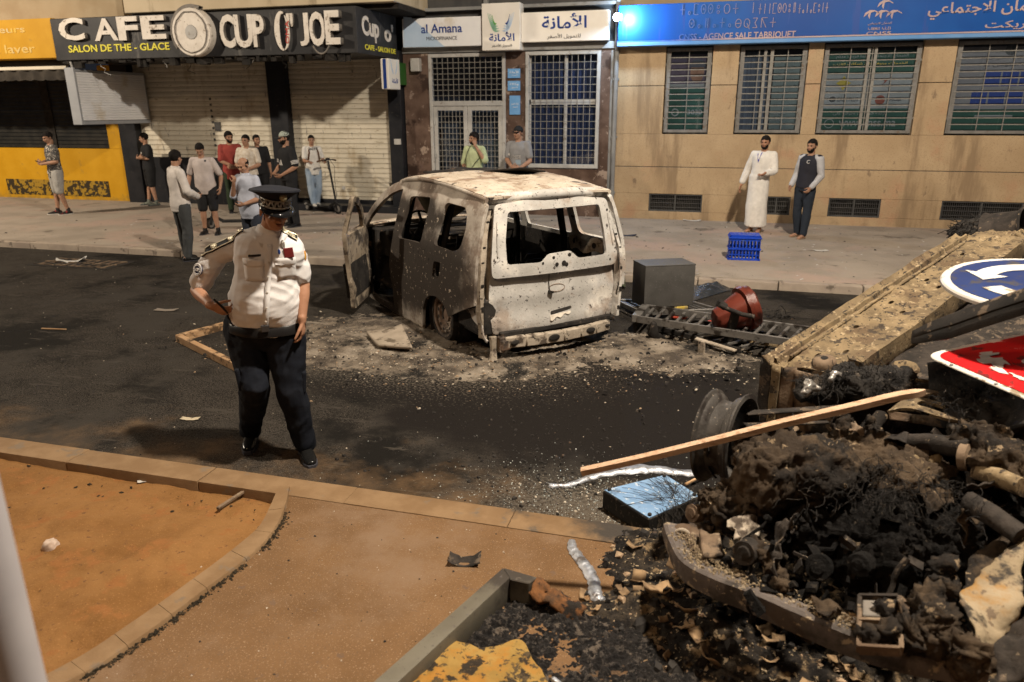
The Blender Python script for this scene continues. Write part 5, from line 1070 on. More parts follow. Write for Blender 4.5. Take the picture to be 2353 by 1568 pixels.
# man in black leaning with crossed arms
l = at(355, 471); p = person('man in black leaning with crossed arms between yellow shop and shutter', l, -35, hgt(338, 306, l), dict(elR=(-.24, -.06, 1.15), wrR=(.08, -.20, 1.19), elL=(.24, -.06, 1.15), wrL=(-.08, -.22, 1.16), anL=(.16, .02, .085), anR=(-.08, -.10, .085)), (-30, 8, 0), shirt=BK, sleeve=.8, pants=cloth('black_shorts', (.016, .016, .017)), pant_len=.95, ploose=1.2, shoe=mat('grey_green_trainers', (.20, .22, .18), (.05, .05, .05), s=20, rough=.6), hair='short', beard=0, group=GRP1, hands={'R': dict(d=(1, .1, 0), t=(0, 0, 1), curl=.3), 'L': dict(d=(-1, .1, 0), t=(0, 0, 1), curl=.3)})
decal(p, [[(-.03, 1.20), (.05, 1.20), (.03, 1.25)]], mat('pale_print', (.55, .52, .48), rough=.8))
# man in white shirt seen from behind on the road
l = at(432, 598, 0); p = person('man seen from behind in long sleeved white shirt and grey trousers', l, 150, hgt(424, 346, l), dict(elR=(-.27, -.03, 1.12), wrR=(-.10, -.24, 1.02), elL=(.26, -.03, 1.12), wrL=(.10, -.24, 1.02), anR=(-.10, .03, .085), anL=(.09, -.03, .085)), (28, 8, 0), shirt=cloth('white_linen', (.60, .555, .52)), shirt_len=.80, sleeve=1.92, pants=cloth('dark_grey_denim', (.055, .058, .06)), shoe=DK, hair='short', group=GRP1, wr=.009, collar=True, hands={'R': dict(curl=.8), 'L': dict(curl=.8)})
# man in grey tee shirt and black shorts
l = at(487, 538); p = person('man in pale grey tee shirt and black shorts looking down at the ground', l, 18, hgt(487, 329, l), dict(elR=(-.31, .05, 1.14), wrR=(-.30, -.10, .92), elL=(.30, .04, 1.12), wrL=(.31, -.12, .90), anR=(-.13, .02, .085), anL=(.14, -.02, .085)), (8, 34, 0), (0, -.05), girth=1.0, belly=.03, shirt=cloth('pale_grey_jersey', (.50, .44, .42)), shirt_len=.80, sleeve=.8, pants=BK, pant_len=.92, ploose=1.3, shoe=DK, hair='fade', group=GRP1)
decal(p, [[(.07, 1.30), (.10, 1.30), (.10, 1.335), (.07, 1.335)]], M['ink'])
# man in red shirt
l = at(545, 488); p = person('man in red shirt with long tied hair and beard standing beside a scooter', l, 42, hgt(527, 303, l), dict(elR=(-.22, -.08, 1.13), wrR=(.02, -.24, 1.02), elL=(.22, -.08, 1.13), wrL=(.02, -.26, 1.0)), (14, 4, 0), shirt=cloth('red_jersey', (.30, .055, .045)), shirt_len=.74, sleeve=.85, loose=1.3, pants=cloth('dark_green_trousers', (.03, .045, .025)), shoe=DK, hair='long', beard=1.3, group=GRP1, hands={'R': dict(d=(.9, -.3, .1), t=(0, 0, 1)), 'L': dict(d=(-.9, -.3, .1), t=(0, 0, 1))})
# black clothed man behind
l = at(606, 484); p = person('man in black behind the man in the white tee shirt, turned sideways', l, 40, hgt(597, 310, l), {}, (18, 0, 0), shirt=BK, sleeve=.9, pants=BK, shoe=DK, hair='fade', beard=0, group=GRP1)
l = at(584, 500); p = person('young man in white patterned tee shirt with short dark hair', l, 10, hgt(577, 310, l), dict(elR=(-.25, -.02, 1.13), wrR=(-.05, -.23, 1.05), elL=(.25, -.02, 1.13), wrL=(.06, -.23, 1.04)), (-4, 2, 0), shirt=mat('white_patterned_tee', (.60, .55, .48), (.47, .40, .32), s=22, rough=.85, bump=.2, bs=100), sleeve=.75, pants=BK, shoe=DK, hair='fade', beard=0, group=GRP1, hands={'R': dict(d=(.9, -.2, .1), t=(0, 0, 1)), 'L': dict(d=(-.9, -.2, .1), t=(0, 0, 1))})
# bald man in pale blue shirt, hand at the mouth
l = at(592, 612, 0); p = person('bald man in pale blue shirt holding a hand to his mouth', l, -12, hgt(582, 362, l), dict(elR=(-.25, -.12, 1.12), wrR=(-.10, -.21, 1.36), elL=(.24, -.02, 1.12), wrL=(.12, -.24, 1.05)), (6, 22, 0), (0, -.04), girth=1.1, belly=.03, shirt=cloth('pale_blue_cotton', (.44, .47, .56)), shirt_len=.80, sleeve=.9, pants=cloth('navy_trousers', (.03, .035, .05)), shoe=DK, hair='bald', group=GRP1, collar=True, hands={'R': dict(d=(.45, -.1, .8), t=(.3, -.6, .5), curl=.8), 'L': dict(curl=.6)})
# man in black tee with stripes and pale cap
l = at(674, 520); p = person('man in pale cap and black tee shirt with three white sleeve stripes', l, -30, hgt(650, 302, l), dict(elR=(-.24, -.02, 1.14), wrR=(-.12, -.22, 1.0), elL=(.25, .03, 1.12), wrL=(.13, -.20, .98)), (-12, 6, 0), girth=1.05, shirt=BK, sleeve=.85, pants=BK, shoe=DK, hair='fade', beard=1, group=GRP1, hands={'R': dict(d=(.7, -.4, -.3)), 'L': dict(d=(-.5, -.5, -.4))})
wt = mat('white_print', (.62, .60, .58), rough=.8)
decal(p, [[(-.09+.055*k, 1.17), (-.055+.055*k, 1.17), (-.075+.04*k+.03, 1.205+.035*k), (-.10+.05*k+.012, 1.205+.035*k-.015)] for k in range(3)], wt)
cap_on(p, 'baseball_cap', cloth('pale_green_cap', (.38, .42, .37)), mat('dark_peak', (.03, .035, .035), rough=.7))
J = p[1]; sb = MB(); 
for S in 'RL':
    d = (J['el'+S]-J['sh'+S]).normalized()
    for k in range(3): c = J['sh'+S]+(J['el'+S]-J['sh'+S])*(.66+.075*k); sb.tube([c-d*.006, c+d*.006], .072-.002*k, 18, False)
sb.xf(p[5]).build('sleeve_stripes', wt, p[0])
# man on scooter with backpack
l = at(728, 487); ls_ = (l[0], l[1], .235)
p = person('man in white tee shirt and blue jeans with brown backpack holding a scooter', ls_, 48, hgt(726, 311, ls_), dict(elR=(-.24, -.08, 1.13), wrR=(-.20, -.34, 1.13), elL=(.24, -.10, 1.13), wrL=(.17, -.34, 1.14), anR=(-.07, -.05, .085), anL=(.06, .10, .085), knL=(.10, -.01, .49)), (-14, 4, 0), shirt=cloth('white_tee', (.66, .635, .60)), shirt_len=.78, sleeve=.7, pants=cloth('light_blue_denim', (.22, .29, .39), (.30, .37, .46), s=5), ploose=1.5, shoe=mat('white_trainers', (.5, .48, .44), rough=.6), hair='fade', beard=0, group=GRP1, hands={'R': dict(d=(.1, -1, 0), t=(1, 0, 0), curl=.95), 'L': dict(d=(.05, -1, 0), t=(-1, 0, 0), curl=.95)})
chest_text(p, 'BEFF', -.09, .11, 1.20, 1.255, M['ink'])
bp = thing('backpack', 'brown backpack worn by the man with the scooter', 'backpack', None, ls_, radians(48)); bp.scale = (p[2],)*3; br_ = mat('brown_canvas', (.075, .035, .018), (.11, .055, .028), s=12, rough=.8, bump=.3, bs=80)
g = MB(); g.ell((0, .215, 1.16), (.15, .105, .23)); g.ell((0, .285, 1.08), (.11, .06, .12)); g.box((0, .20, 1.16), (.25, .15, .38)); bo = mesh_obj('bag', remesh(g, .014, 6), br_, bp)
g = MB()
for q in (-1, 1): g.tube([(q*.10, .14, 1.36), (q*.10, .05, 1.452), (q*.10, -.07, 1.435), (q*.115, -.142, 1.33), (q*.14, -.12, 1.18), (q*.165, .0, 1.06), (q*.13, .14, 1.0)], [(.020, .007)]*7, 8)
g.build('shoulder_strap', br_, bp, smooth=60)
def scooter(name, label, loc, rz, col):
    r = thing(name, label, 'scooter', 'electric scooters on the pavement', loc, rz); bk = mat('black_scooter_metal', (.018, .018, .019), (.03, .03, .03), s=10, rough=.45)
    MB().box((0, .0, .145), (.15, .62, .045)).build('deck', bk, r, bevel=.012, segs=2); MB().beam((0, -.30, .15), (0, -.50, .26), .05, .05).beam((0, .30, .15), (0, .46, .14), .06, .035).build('frame_neck', bk, r, bevel=.006)
    MB().tube([(0, -.50, .20), (0, -.34, 1.12)], .022, 12).tube([(0, -.53, .08), (0, -.50, .24)], .03, 10).build('stem', bk, r, smooth=60)
    MB().tube([(-.24, -.30, 1.12), (-.12, -.33, 1.14), (.12, -.33, 1.14), (.24, -.30, 1.12)], .013, 10).box((0, -.33, 1.16), (.07, .05, .03)).build('handlebar', bk, r, smooth=60)
    for q in (-1, 1): MB().rtube([(q*.16, -.32, 1.135), (q*.26, -.295, 1.115)], .019, 10).build('grip', mat('brown_grip', (.10, .05, .025), rough=.7), r, smooth=60); MB().tube([(q*.13, -.34, 1.13), (q*.20, -.39, 1.12)], .006, 6).build('brake_lever', bk, r)
    MB().tube([(.05, -.34, 1.14), (.10, -.42, 1.0), (.04, -.46, .7), (.0, -.52, .35)], .005, 6).tube([(-.05, -.34, 1.14), (-.10, -.43, .98), (-.03, -.46, .75)], .005, 6).build('brake_cable', bk, r)
    for y in (-.54, .46):
        w = MB(); w.lathe([(.085, -.022), (.105, -.02), (.11, 0), (.105, .02), (.085, .022), (.075, .015), (.075, -.015), (.085, -.022)], (0, y, .11), (1, 0, 0), 26); wo = w.build('wheel', bk, r, smooth=60)
        w = MB(); w.lathe([(0, .014), (.03, .02), (.035, .012), (.074, .012), (.074, -.012), (.03, -.02), (0, -.014)], (0, y, .11), (1, 0, 0), 20); w.build('hub', mat('grey_hub', (.16, .15, .14), rough=.5), wo)
    mg = MB(); mg.lathe([(.122, -.03), (.122, .03)], (0, .46, .11), (1, 0, 0), 14, radians(20), radians(170)); o = mg.build('mudguard', bk, r); md = o.modifiers.new('s', 'SOLIDIFY'); md.thickness = .004
    return r
R48 = Matrix.Rotation(radians(70), 4, 'Z'); off = V(.09, .02, 0)
scooter('electric_scooter', 'black electric scooter with brown grips under the man in jeans', (l[0]+.12, l[1]-.02, .1), radians(72), 0)
ls2 = at(545, 527); scooter('electric_scooter', 'black electric scooter standing beside the man in red', (ls2[0]-.0, ls2[1]+.1, .1), radians(-68), 0)
# two men behind the van
l = at(1093, 504); p = person('man in light green shirt on the phone holding a camera before the barred door', l, -12, hgt(1093, 305, l), dict(elR=(-.27, .02, 1.12), wrR=(-.12, -.20, 1.00), elL=(.30, -.08, 1.19), wrL=(.10, -.15, 1.52), anR=(-.1, 0, .085)), (-22, 0, 0), shirt=cloth('light_green_shirt', (.44, .50, .30)), shirt_len=.78, sleeve=.9, loose=1.3, pants=cloth('dark_trousers', (.03, .03, .035)), shoe=DK, hair='curly', beard=1, collar=True, hands={'R': dict(d=(.6, -.5, -.35), t=(0, -.3, 1), curl=.7), 'L': dict(d=(-.05, .15, 1), t=(-.6, -.6, 0), curl=.55)})
MT = Matrix.Translation(l) @ Matrix.Rotation(radians(-12), 4, 'Z'); sc_ = hgt(1093, 305, l)/1.75
MB().box((.085, -.09, 1.63), (.02, .075, .15)).xf(MT @ Matrix.Scale(sc_, 4)).build('phone', DK, bevel=.005); tag(bpy.data.objects['phone.001'], 'dark phone held to the ear of the man in the light green shirt', 'phone')
cm = thing('camera', 'black camera hanging on a strap from the man in green', 'camera', None, l, radians(-12)); S_ = Matrix.Scale(sc_, 4)
MB().box((-.03, -.26, .98), (.14, .06, .095)).box((-.03, -.26, 1.04), (.05, .05, .03)).xf(S_).build('camera_body', DK, cm, bevel=.01); MB().tube([(-.03, -.28, .97), (-.03, -.38, .96)], .038, 16).xf(S_).build('lens', DK, cm, smooth=40)
MB().tube([(-.10, -.25, 1.02), (-.10, -.20, 1.22), (-.07, -.135, 1.40), (-.05, -.04, 1.50)], (.008), 6).tube([(.04, -.25, 1.02), (.12, -.20, 1.16), (.20, -.06, 1.3)], .006, 6).xf(S_).build('strap', DK, cm)
l = at(1192, 510); p = person('man in grey printed tee shirt and black cap standing behind the van roof', l, -10, hgt(1188, 290, l), dict(elR=(-.23, -.02, 1.14), wrR=(-.02, -.25, 1.03), elL=(.25, -.04, 1.13), wrL=(.16, -.30, 1.02)), (-6, 2, 0), shirt=cloth('grey_tee', (.24, .24, .25)), sleeve=.7, pants=BK, shoe=DK, hair='fade', beard=0, hands={'R': dict(d=(.7, -.5, 0), t=(0, 0, 1)), 'L': dict(d=(-.3, -.8, 0), t=(0, 0, 1))})
cap_on(p, 'baseball_cap', BK, BK); chest_text(p, 'ATHLETE', -.10, .10, 1.25, 1.31, wt); decal(p, [[(.0, 1.14), (.10, 1.14), (.10, 1.22), (.0, 1.22)]], mat('pale_blue_print', (.25, .32, .38), rough=.8)); decal(p, [[(-.19, 1.30), (-.15, 1.30), (-.15, 1.34), (-.19, 1.34)]], wt)
# man in white robe
l = at(1733, 533); p = person('man in long white robe with blue neck trim and sandals before the beige wall', l, -22, hgt(1754, 312, l), dict(elR=(-.26, .06, 1.13), wrR=(-.32, -.02, .86), elL=(.28, -.02, 1.13), wrL=(.17, -.22, 1.10), anR=(-.08, 0, .085), anL=(.08, .03, .085)), (4, 4, 0), (.05, 0), shirt=cloth('white_robe_cotton', (.70, .67, .63)), robe=True, sleeve=1.78, loose=.95, shirt_len=.9, wr=.008, pants=None, shoe=mat('tan_sandal', (.20, .14, .10), rough=.7), sandal=True, hair='short', beard=.8, skin='skin2', hands={'R': dict(curl=.35), 'L': dict(d=(-.6, .2, -.5), curl=.8)})
decal(p, [[(-.035, 1.40), (-.02, 1.40), (.012, 1.27), (.0, 1.24)], [(.05, 1.42), (.035, 1.42), (.004, 1.25), (.012, 1.27)]], mat('blue_trim', (.02, .03, .30), rough=.7))
# man in varsity jacket
l = at(1838, 546); p = person('bearded man in black jacket with pale grey sleeves and dark trousers by the beige wall', l, -42, hgt(1853, 320, l), dict(elR=(-.25, .05, 1.13), wrR=(-.22, -.12, .93), elL=(.25, .06, 1.12), wrL=(.20, -.12, .92), anR=(-.10, .04, .085), anL=(.10, -.05, .085)), (10, 2, 0), (.03, .02), shirt=cloth('black_vest', (.022, .022, .03)), shirt_len=.90, sleeve=.05, pants=cloth('navy_chinos', (.02, .026, .038)), shoe=mat('tan_sandal', (.26, .17, .11), rough=.7), sandal=True, hair='short', beard=1.4, hands={'R': dict(curl=.5), 'L': dict(curl=.6)})
J = p[1]; g = MB()
for S in 'RL':
    g.rtube([J['sh'+S]+(J['neck']-J['sh'+S])*.35-V(0, 0, .015), J['sh'+S], lerp(J['sh'+S], J['el'+S], .5), J['el'+S], lerp(J['el'+S], J['wr'+S], .9)], [.066, .075, .068, .060, .048], 14)
me = remesh(g.xf(p[5]), .011, 4); wrinkle(me, .007); mesh_obj('sleeves', me, cloth('pale_grey_jersey_sleeves', (.42, .42, .44)), p[0])
chest_text(p, 'C', .05, .10, 1.27, 1.33, wt)
# ---------------------------------------------------------------- police officer walking across the road
OY = 3.98; base = G(618, 1042, 0); ol = (base.x, base.y, 0); oa = 33
INV = (Matrix.Translation(ol) @ Matrix.Rotation(radians(oa), 4, 'Z')).inverted()
def L(u, v, dy=0.0): return INV @ YP(u, v, base.y+dy)
hh = 1.0
navy = mat('navy_uniform_cloth', (.0075, .009, .014), (.013, .015, .021), s=8, rough=.9, bump=.5, bs=200, spec=.12)
wsh = cloth('white_uniform_shirt', (.68, .665, .665), (.63, .615, .615), s=6, bump=.3, bs=220)
J_ = dict(pel=L(610, 735, .03), neck=L(621, 529, -.03), shR=L(497, 588, .02), shL=L(668, 562, .06), elR=L(451, 668, .0), wrR=L(487, 704, -.24), elL=L(697, 655, .06), wrL=L(694, 738, -.04), hipR=L(562, 752, .02), hipL=L(652, 750, .02), knR=L(586, 884, -.16), anR=INV @ (G(553, 1034, 0)+V(0, .13, .095)), knL=L(668, 898, -.04), anL=INV @ (G(690, 1072, 0)+V(-.05, .16, .088)), hc=L(630, 484, -.14))
pr = person('police officer in white shirt, navy trousers and peaked cap walking with head bowed', ol, oa, 1.75, J_, (19, 15, 3), girth=1.13, belly=.10, skin='skin2', shirt=wsh, shirt_len=J_['pel'].z-.02, sleeve=.74, loose=1.2, pants=navy, ploose=2.9, pflare=-.004, ptop=.055, pextra=.036, shoe=mat('polished_black_shoes', (.010, .010, .010), rough=.22), hair='fade', vox=.0055, gvox=.0075, wr=.0125, wst=(3.5, 4, 10), collar=True, toes=(.1, .15), hands={'R': dict(d=(.75, -.25, -.35), t=(.2, -.5, .8), f=(.9, 1.0, 1.05, 1.1)), 'L': dict(d=(0, .1, -1), t=(-.3, -1, 0), curl=.5)})
root, J, s, bv, hp, X = pr
# peaked cap: wide flat crown, band with silver braid, glossy peak
R1 = lambda x, y, z: hp(x, y+.004, z+.046)
c = MB(); n = 40; prof = [(.083, .098, -.010), (.085, .100, .034), (.108, .126, .052), (.146, .160, .070), (.142, .156, .080), (.09, .10, .088), (.02, .022, .090)]
vs = [R1(rx*cos(2*pi*k/n), ry*sin(2*pi*k/n)+.004, z+.038*(-sin(2*pi*k/n))*(rx/.135)**2*(z > .03)+.004) for rx, ry, z in prof for k in range(n)]
c.add(vs, [(i*n+k, i*n+(k+1) % n, (i+1)*n+(k+1) % n, (i+1)*n+k) for i in range(len(prof)-1) for k in range(n)]+[tuple((len(prof)-1)*n+k for k in range(n))]); cap = c.build('peaked_cap', mat('navy_cap_felt', (.008, .009, .014), (.013, .014, .02), s=20, rough=.85, bump=.3, bs=220), root, smooth=50)
silver = mat('silver_braid', (.55, .52, .46), (.28, .26, .23), s=60, rough=.35, metal=.75, bump=.9, bs=130)
bd = MB(); m_ = 24
for zz, h_, off in ((.002, .004, .003), (.042, .004, .003)): bd.tube([R1((.085+off)*cos(a), (.100+off)*sin(a)+.004, zz) for a in [pi+.15+(pi-.3)*k/m_ for k in range(m_+1)]], .0045, 6)
for k in range(15):
    a = pi+.25+(pi-.5)*k/14; zz = .022+.010*(-1)**k
    bd.ell(R1(.0865*cos(a), .1015*sin(a)+.004, zz), (.010, .006, .008), None, 8, 6); bd.ell(R1(.087*cos(a+.06), .102*sin(a+.06)+.004, .022), (.005, .005, .012), None, 8, 6)
bd.build('silver_band', silver, cap, smooth=60)
b = MB(); up = []
for r_ in (0, 1):
    for k in range(17):
        a = pi+.10+(pi-.2)*k/16; q = .082+.0 if r_ == 0 else .092+.058*abs(sin(a))**1.2; qy = .098 if r_ == 0 else .100+.062*abs(sin(a))**1.1
        up.append(R1(q*cos(a)*(1 if r_ == 0 else .98), qy*sin(a), -.004-(.026*abs(sin(a)) if r_ else 0)))
b.add(up, [(k, k+1, 17+k+1, 17+k) for k in range(16)]); po = b.build('peak', mat('patent_black', (.010, .010, .011), rough=.12), cap, smooth=180); md = po.modifiers.new('s', 'SOLIDIFY'); md.thickness = .005
ed = MB(); ed.tube([R1(*(lambda a: (.089*cos(a), .104*sin(a), .000))(pi+.2+(pi-.4)*k/16)) for k in range(17)], .006, 6); ed.build('peak_braid', silver, po)
e = MB(); e.ell(R1(0, -.138, .082), (.021, .008, .026), None, 14, 10); e.build('cap_badge', mat('dull_gold', (.30, .26, .16), (.18, .15, .09), s=90, rough=.4, metal=.6, bump=.8, bs=120), cap, smooth=60)
# shoulder boards
for S, q in (('R', -1), ('L', 1)):
    sh, nk = J['sh'+S], J['neck']; a = nk+(sh-nk)*.42+V(0, 0, .03); d = (sh-nk)*.80; d.z -= .012; w = V(0, -1, .05); up_ = d.cross(w).normalized()*(1 if q < 0 else 1)
    if up_.z < 0: up_ = -up_
    hit = None
    def sp_(t, y, off=.012):
        p0 = a+d*t+V(0, y, 0); dd_ = V(q*.25, -.62, .74).normalized(); h_ = bv.ray_cast(p0+V(0, -.02, 0)+dd_*.3, -dd_)[0]; return (h_ if h_ is not None else p0)+dd_*off
    g = MB(); n = 8; T = [sp_(k/n, y, .016) for k in range(n+1) for y in (-.036, .036)]; Bm = [sp_(k/n, y, .004) for k in range(n+1) for y in (-.036, .036)]
    g.add(T+Bm, [(2*k, 2*k+1, 2*k+3, 2*k+2) for k in range(n)]+[(2*k, 2*k+2, 2*k+20, 2*k+18) for k in range(n)]+[(2*k+1, 2*k+19, 2*k+21, 2*k+3) for k in range(n)]+[(0, 18, 19, 1), (16, 17, 35, 34)]); bdv = g.build('shoulder_board', mat('black_felt', (.012, .012, .014), rough=.9), root)
    g = MB()
    for y in (-.034, .034): g.tube([sp_(k/n, y, .018) for k in range(n+1)], .003, 5)
    g.tube([sp_(1, y, .018) for y in (-.034, 0, .034)], .003, 5)
    for t0, rr in ((.30, .024), (.68, .030)):
        for k in range(10): an = 2*pi*k/10; p0 = sp_(t0, 0, .019); pt = sp_(t0+rr*cos(an)/d.length, rr*sin(an), .018); g.rtube([p0+(pt-p0)*.2, p0+(pt-p0)*.7, pt], [.003, .005, .002], 6)
    g.ell(sp_(.08, 0, .019), .008); g.build('rank_insignia', mat('pale_gold_wire', (.62, .56, .42), (.45, .40, .28), s=80, rough=.4, metal=.5), bdv)
def fr(x, z, off=.006): h_ = bv.ray_cast(V(x, -1, z), V(0, 1, 0))[0]; return (h_ if h_ is not None else V(x, -.15, z))+V(0, -off, 0)
nz = J['neck'].z; pz = J['pel'].z; cx = (J['neck'].x+J['pel'].x)/2
def cen(z): return J['pel'].x+(J['neck'].x-J['pel'].x)*(z-pz)/(nz-pz)
# placket, buttons, pockets, collar leaves
g = MB(); zz = [pz+.01+(nz-.07-pz-.01)*k/16 for k in range(17)]; vs = [fr(cen(z)+dx, z, .005) for z in zz for dx in (-.017, .017)]; g.add(vs, [(2*k, 2*k+1, 2*k+3, 2*k+2) for k in range(16)]); o = g.build('placket', wsh, root, smooth=180); md = o.modifiers.new('s', 'SOLIDIFY'); md.thickness = .004
g = MB()
for k in range(5): g.ell(fr(cen(pz+.06+.092*k), pz+.06+.092*k, .010), (.0065, .003, .0065), None, 10, 6)
g.build('shirt_buttons', mat('shirt_button', (.5, .47, .42), rough=.4), root)
for q in (-1, 1):
    z = nz-.155; x = cen(z)+q*.095; g = MB(); vs = [fr(x+a, z+b, .007) for b in (0, -.02, -.04, -.055) for a in (-.062, -.03, 0, .03, .062)]; vs[-5] += V(0, 0, .018); vs[-1] += V(0, 0, .018); g.add(vs, [(5*r+k, 5*r+k+1, 5*r+k+6, 5*r+k+5) for r in range(3) for k in range(4)]); o = g.build('pocket_flap', wsh, root, smooth=180); md = o.modifiers.new('s', 'SOLIDIFY'); md.thickness = .003
    g = MB(); vs = [fr(x+a, z-.02-b*.03, .004) for b in range(5) for a in (-.058, -.03, 0, .03, .058)]; g.add(vs, [(5*r+k, 5*r+k+1, 5*r+k+6, 5*r+k+5) for r in range(4) for k in range(4)]); o = g.build('pocket', wsh, root, smooth=180); md = o.modifiers.new('s', 'SOLIDIFY'); md.thickness = .0015
    g = MB(); nkp = J['neck']; P = [nkp+V(q*.070, .0, .015), nkp+V(q*.05, -.062, -.005), nkp+V(q*.018, -.085, -.03), nkp+V(q*.06, -.112, -.085), nkp+V(q*.10, -.07, -.03), nkp+V(q*.098, .0, -.012)]; g.add(P, [(0, 1, 4, 5), (1, 2, 3, 4)]); o = g.build('collar', wsh, root, smooth=180); md = o.modifiers.new('s', 'SOLIDIFY'); md.thickness = .007
z = nz-.135; x = cen(z)-.085; g = MB(); g.box(fr(x, z, .010), (.075, .006, .014)); g.build('name_bar', mat('black_name_bar', (.03, .028, .03), rough=.4), root, bevel=.002); g = MB(); g.ell(fr(x-.03, z, .014), (.008, .003, .008)); g.build('bar_emblem', mat('gold', (.5, .35, .12), rough=.4, metal=.6), root)
g = MB(); g.ell(fr(cen(z)+.085, nz-.075, .010), (.014, .005, .03)); g.build('breast_badge', silver, root, smooth=60)
g = MB(); g.box(fr(cen(z)+.115, nz-.125, .008), (.058, .008, .062), Matrix.Rotation(-.08, 3, 'Y')); g.build('red_notebook', mat('dark_red_leather', (.16, .02, .02), (.12, .015, .015), s=20, rough=.5), root, bevel=.003)
g = MB(); g.ell(fr(cen(z)+.06, nz-.115, .010), (.008, .006, .016)); g.build('pen', M['navy'], root)
# round arm patch on the right sleeve
sh, el = J['shR'], J['elR']; pc = sh+(el-sh)*.42; out = V(-.72, -.62, .25).normalized(); hit = bv.ray_cast(pc+out*.4, -out)[0] or pc+out*.08; n_ = out
u_ = V(0, 0, 1); u_ = (u_-n_*u_.dot(n_)).normalized(); r_ = u_.cross(n_)
g = MB(); g.lathe([(0, .006), (.040, .005), (.043, .0)], hit, n_, 28); pa = g.build('arm_patch', mat('navy_patch', (.03, .035, .09), rough=.7), root)
g = MB(); g.lathe([(.043, .006), (.038, .009), (.034, .006)], hit, n_, 28)
for k in range(14): a = 2*pi*k/14; g.ell(hit+n_*.008+(r_*cos(a)+u_*sin(a))*.029, (.004, .004, .004), None, 6, 4)
g.build('patch_ring', wt, pa); lettering('CU', hit+n_*.008-r_*.016-u_*.010, hit+n_*.008+r_*.016-u_*.010, hit+n_*.008-r_*.016+u_*.010, wt, pa, bold=.04, depth=.002)
sh, el = J['shL'], J['elL']; pc = sh+(el-sh)*.30; out = V(.80, -.58, .15).normalized(); hit = bv.ray_cast(pc+out*.4, -out)[0] or pc+out*.08
g = MB(); g.ell(hit, (.012, .006, .032), Matrix.Rotation(radians(60), 3, 'Z')); g.build('shoulder_flash', mat('red_gold_flash', (.45, .10, .02), (.6, .35, .05), s=60, rough=.6), root)
# belt, holster, cargo pockets
g = MB(); pt_ = J['pel']; R = []
for k in range(48):
    a = 2*pi*k/48; d_ = V(cos(a), sin(a), 0)
    for dz_, of in ((-.050, .006), (-.046, .014), (.012, .012), (.016, .005)):
        z_ = pt_.z-.002+dz_; c_ = V(pt_.x, pt_.y, z_); h_ = bv.ray_cast(c_+d_*.6, -d_)[0]; h2 = bv.ray_cast(V(pt_.x, pt_.y, pt_.z-.002)+d_*.6, -d_)[0]; R.append((h2 if h2 is not None else c_+d_*.17)*1.0+d_*of); R[-1].z = z_
g.add(R, [(4*k+q, 4*((k+1) % 48)+q, 4*((k+1) % 48)+q+1, 4*k+q+1) for k in range(48) for q in range(3)]); g.build('belt', DK, root, smooth=60)
fb_ = bv.ray_cast(V(pt_.x, pt_.y-.6, pt_.z-.004), V(0, 1, 0))[0] or V(pt_.x, pt_.y-.2, pt_.z); bx_ = abs((bv.ray_cast(V(pt_.x-.6, pt_.y, pt_.z), V(1, 0, 0))[0] or V(pt_.x-.19, 0, 0)).x-pt_.x); g = MB(); g.box(fb_+V(0, -.022, .018), (.05, .01, .045)); g.build('belt_buckle', mat('dull_buckle', (.08, .08, .085), rough=.3, metal=.7), root, bevel=.004)
hl_ = MB(); hl_.box((pt_.x-bx_*1.02, pt_.y-.02, pt_.z-.09), (.05, .09, .17), Matrix.Rotation(.15, 3, 'Y')); hl_.build('holster', DK, root, bevel=.015, segs=2)
for S, q in (('R', -1), ('L', 1)):
    h_, k_ = J['hip'+S], J['kn'+S]; c_ = lerp(h_, k_, .86)+V(q*.088, -.0, 0); g = MB(); g.box(c_, (.03, .12, .15), Matrix.Rotation(q*.1, 3, 'Y')); g.build('cargo_pocket', navy, root, bevel=.012, segs=2)
# small dark strap in his hand
w = J['wrR']; g = MB(); g.tube([w+V(.02, -.03, .05), w+V(.06, -.06, .01), w+V(.09, -.05, -.04)], [.007, .008, .006], 8); tag(g.xf(INV.inverted()).build('torch', DK, smooth=60), 'small black pocket torch gripped in the right hand of the police officer', 'torch')
# ================================================================ overturned burnt car wreck
M['floorrust'] = mat('ash_yellow_underbody', (.13, .095, .056), (.235, .172, .098), s=5, det=10, rough=.85, bump=.8, bs=40, layers=(((.11, .075, .045), 4, .58, .14), ((.05, .038, .028), 14, .62, .08), ((.32, .245, .15), 22, .66, .10), ((.025, .02, .017), 40, .66, .05)))
M['wrust'] = mat('brown_burnt_steel', (.10, .065, .042), (.19, .135, .09), s=8, rough=.8, bump=.6, bs=50, layers=(((.03, .024, .02), 5, .54, .14), ((.22, .165, .11), 16, .68, .06)))
M['wdark'] = mat('black_burnt_steel', (.018, .015, .013), (.045, .036, .030), s=9, rough=.8, bump=.8, bs=45, layers=(((.10, .075, .054), 11, .66, .08), ((.20, .15, .10), 30, .72, .05)))
M['fur'] = mat('burnt_insulation', (.012, .011, .011), (.035, .031, .028), s=14, rough=.95, bump=1, bs=90, layers=(((.07, .056, .045), 8, .66, .12), ((.20, .165, .13), 30, .74, .05)))
M['tan'] = mat('scorched_brown_fibre', (.030, .021, .0145), (.078, .054, .034), s=6, rough=.95, bump=1, bs=50, layers=(((.016, .013, .011), 3.5, .54, .16), ((.24, .175, .11), 14, .70, .08)))
M['fender'] = mat('blistered_pale_wing', (.20, .15, .09), (.31, .245, .16), s=4, rough=.75, bump=.6, bs=30, layers=(((.27, .14, .035), 3, .58, .16), ((.035, .028, .022), 5, .58, .10), ((.14, .10, .065), 15, .64, .06)))
M['alum'] = mat('molten_aluminium', (.55, .57, .62), (.34, .35, .38), s=12, rough=.38, metal=.7, bump=.6, bs=40, layers=(((.16, .14, .13), 10, .64, .1),))
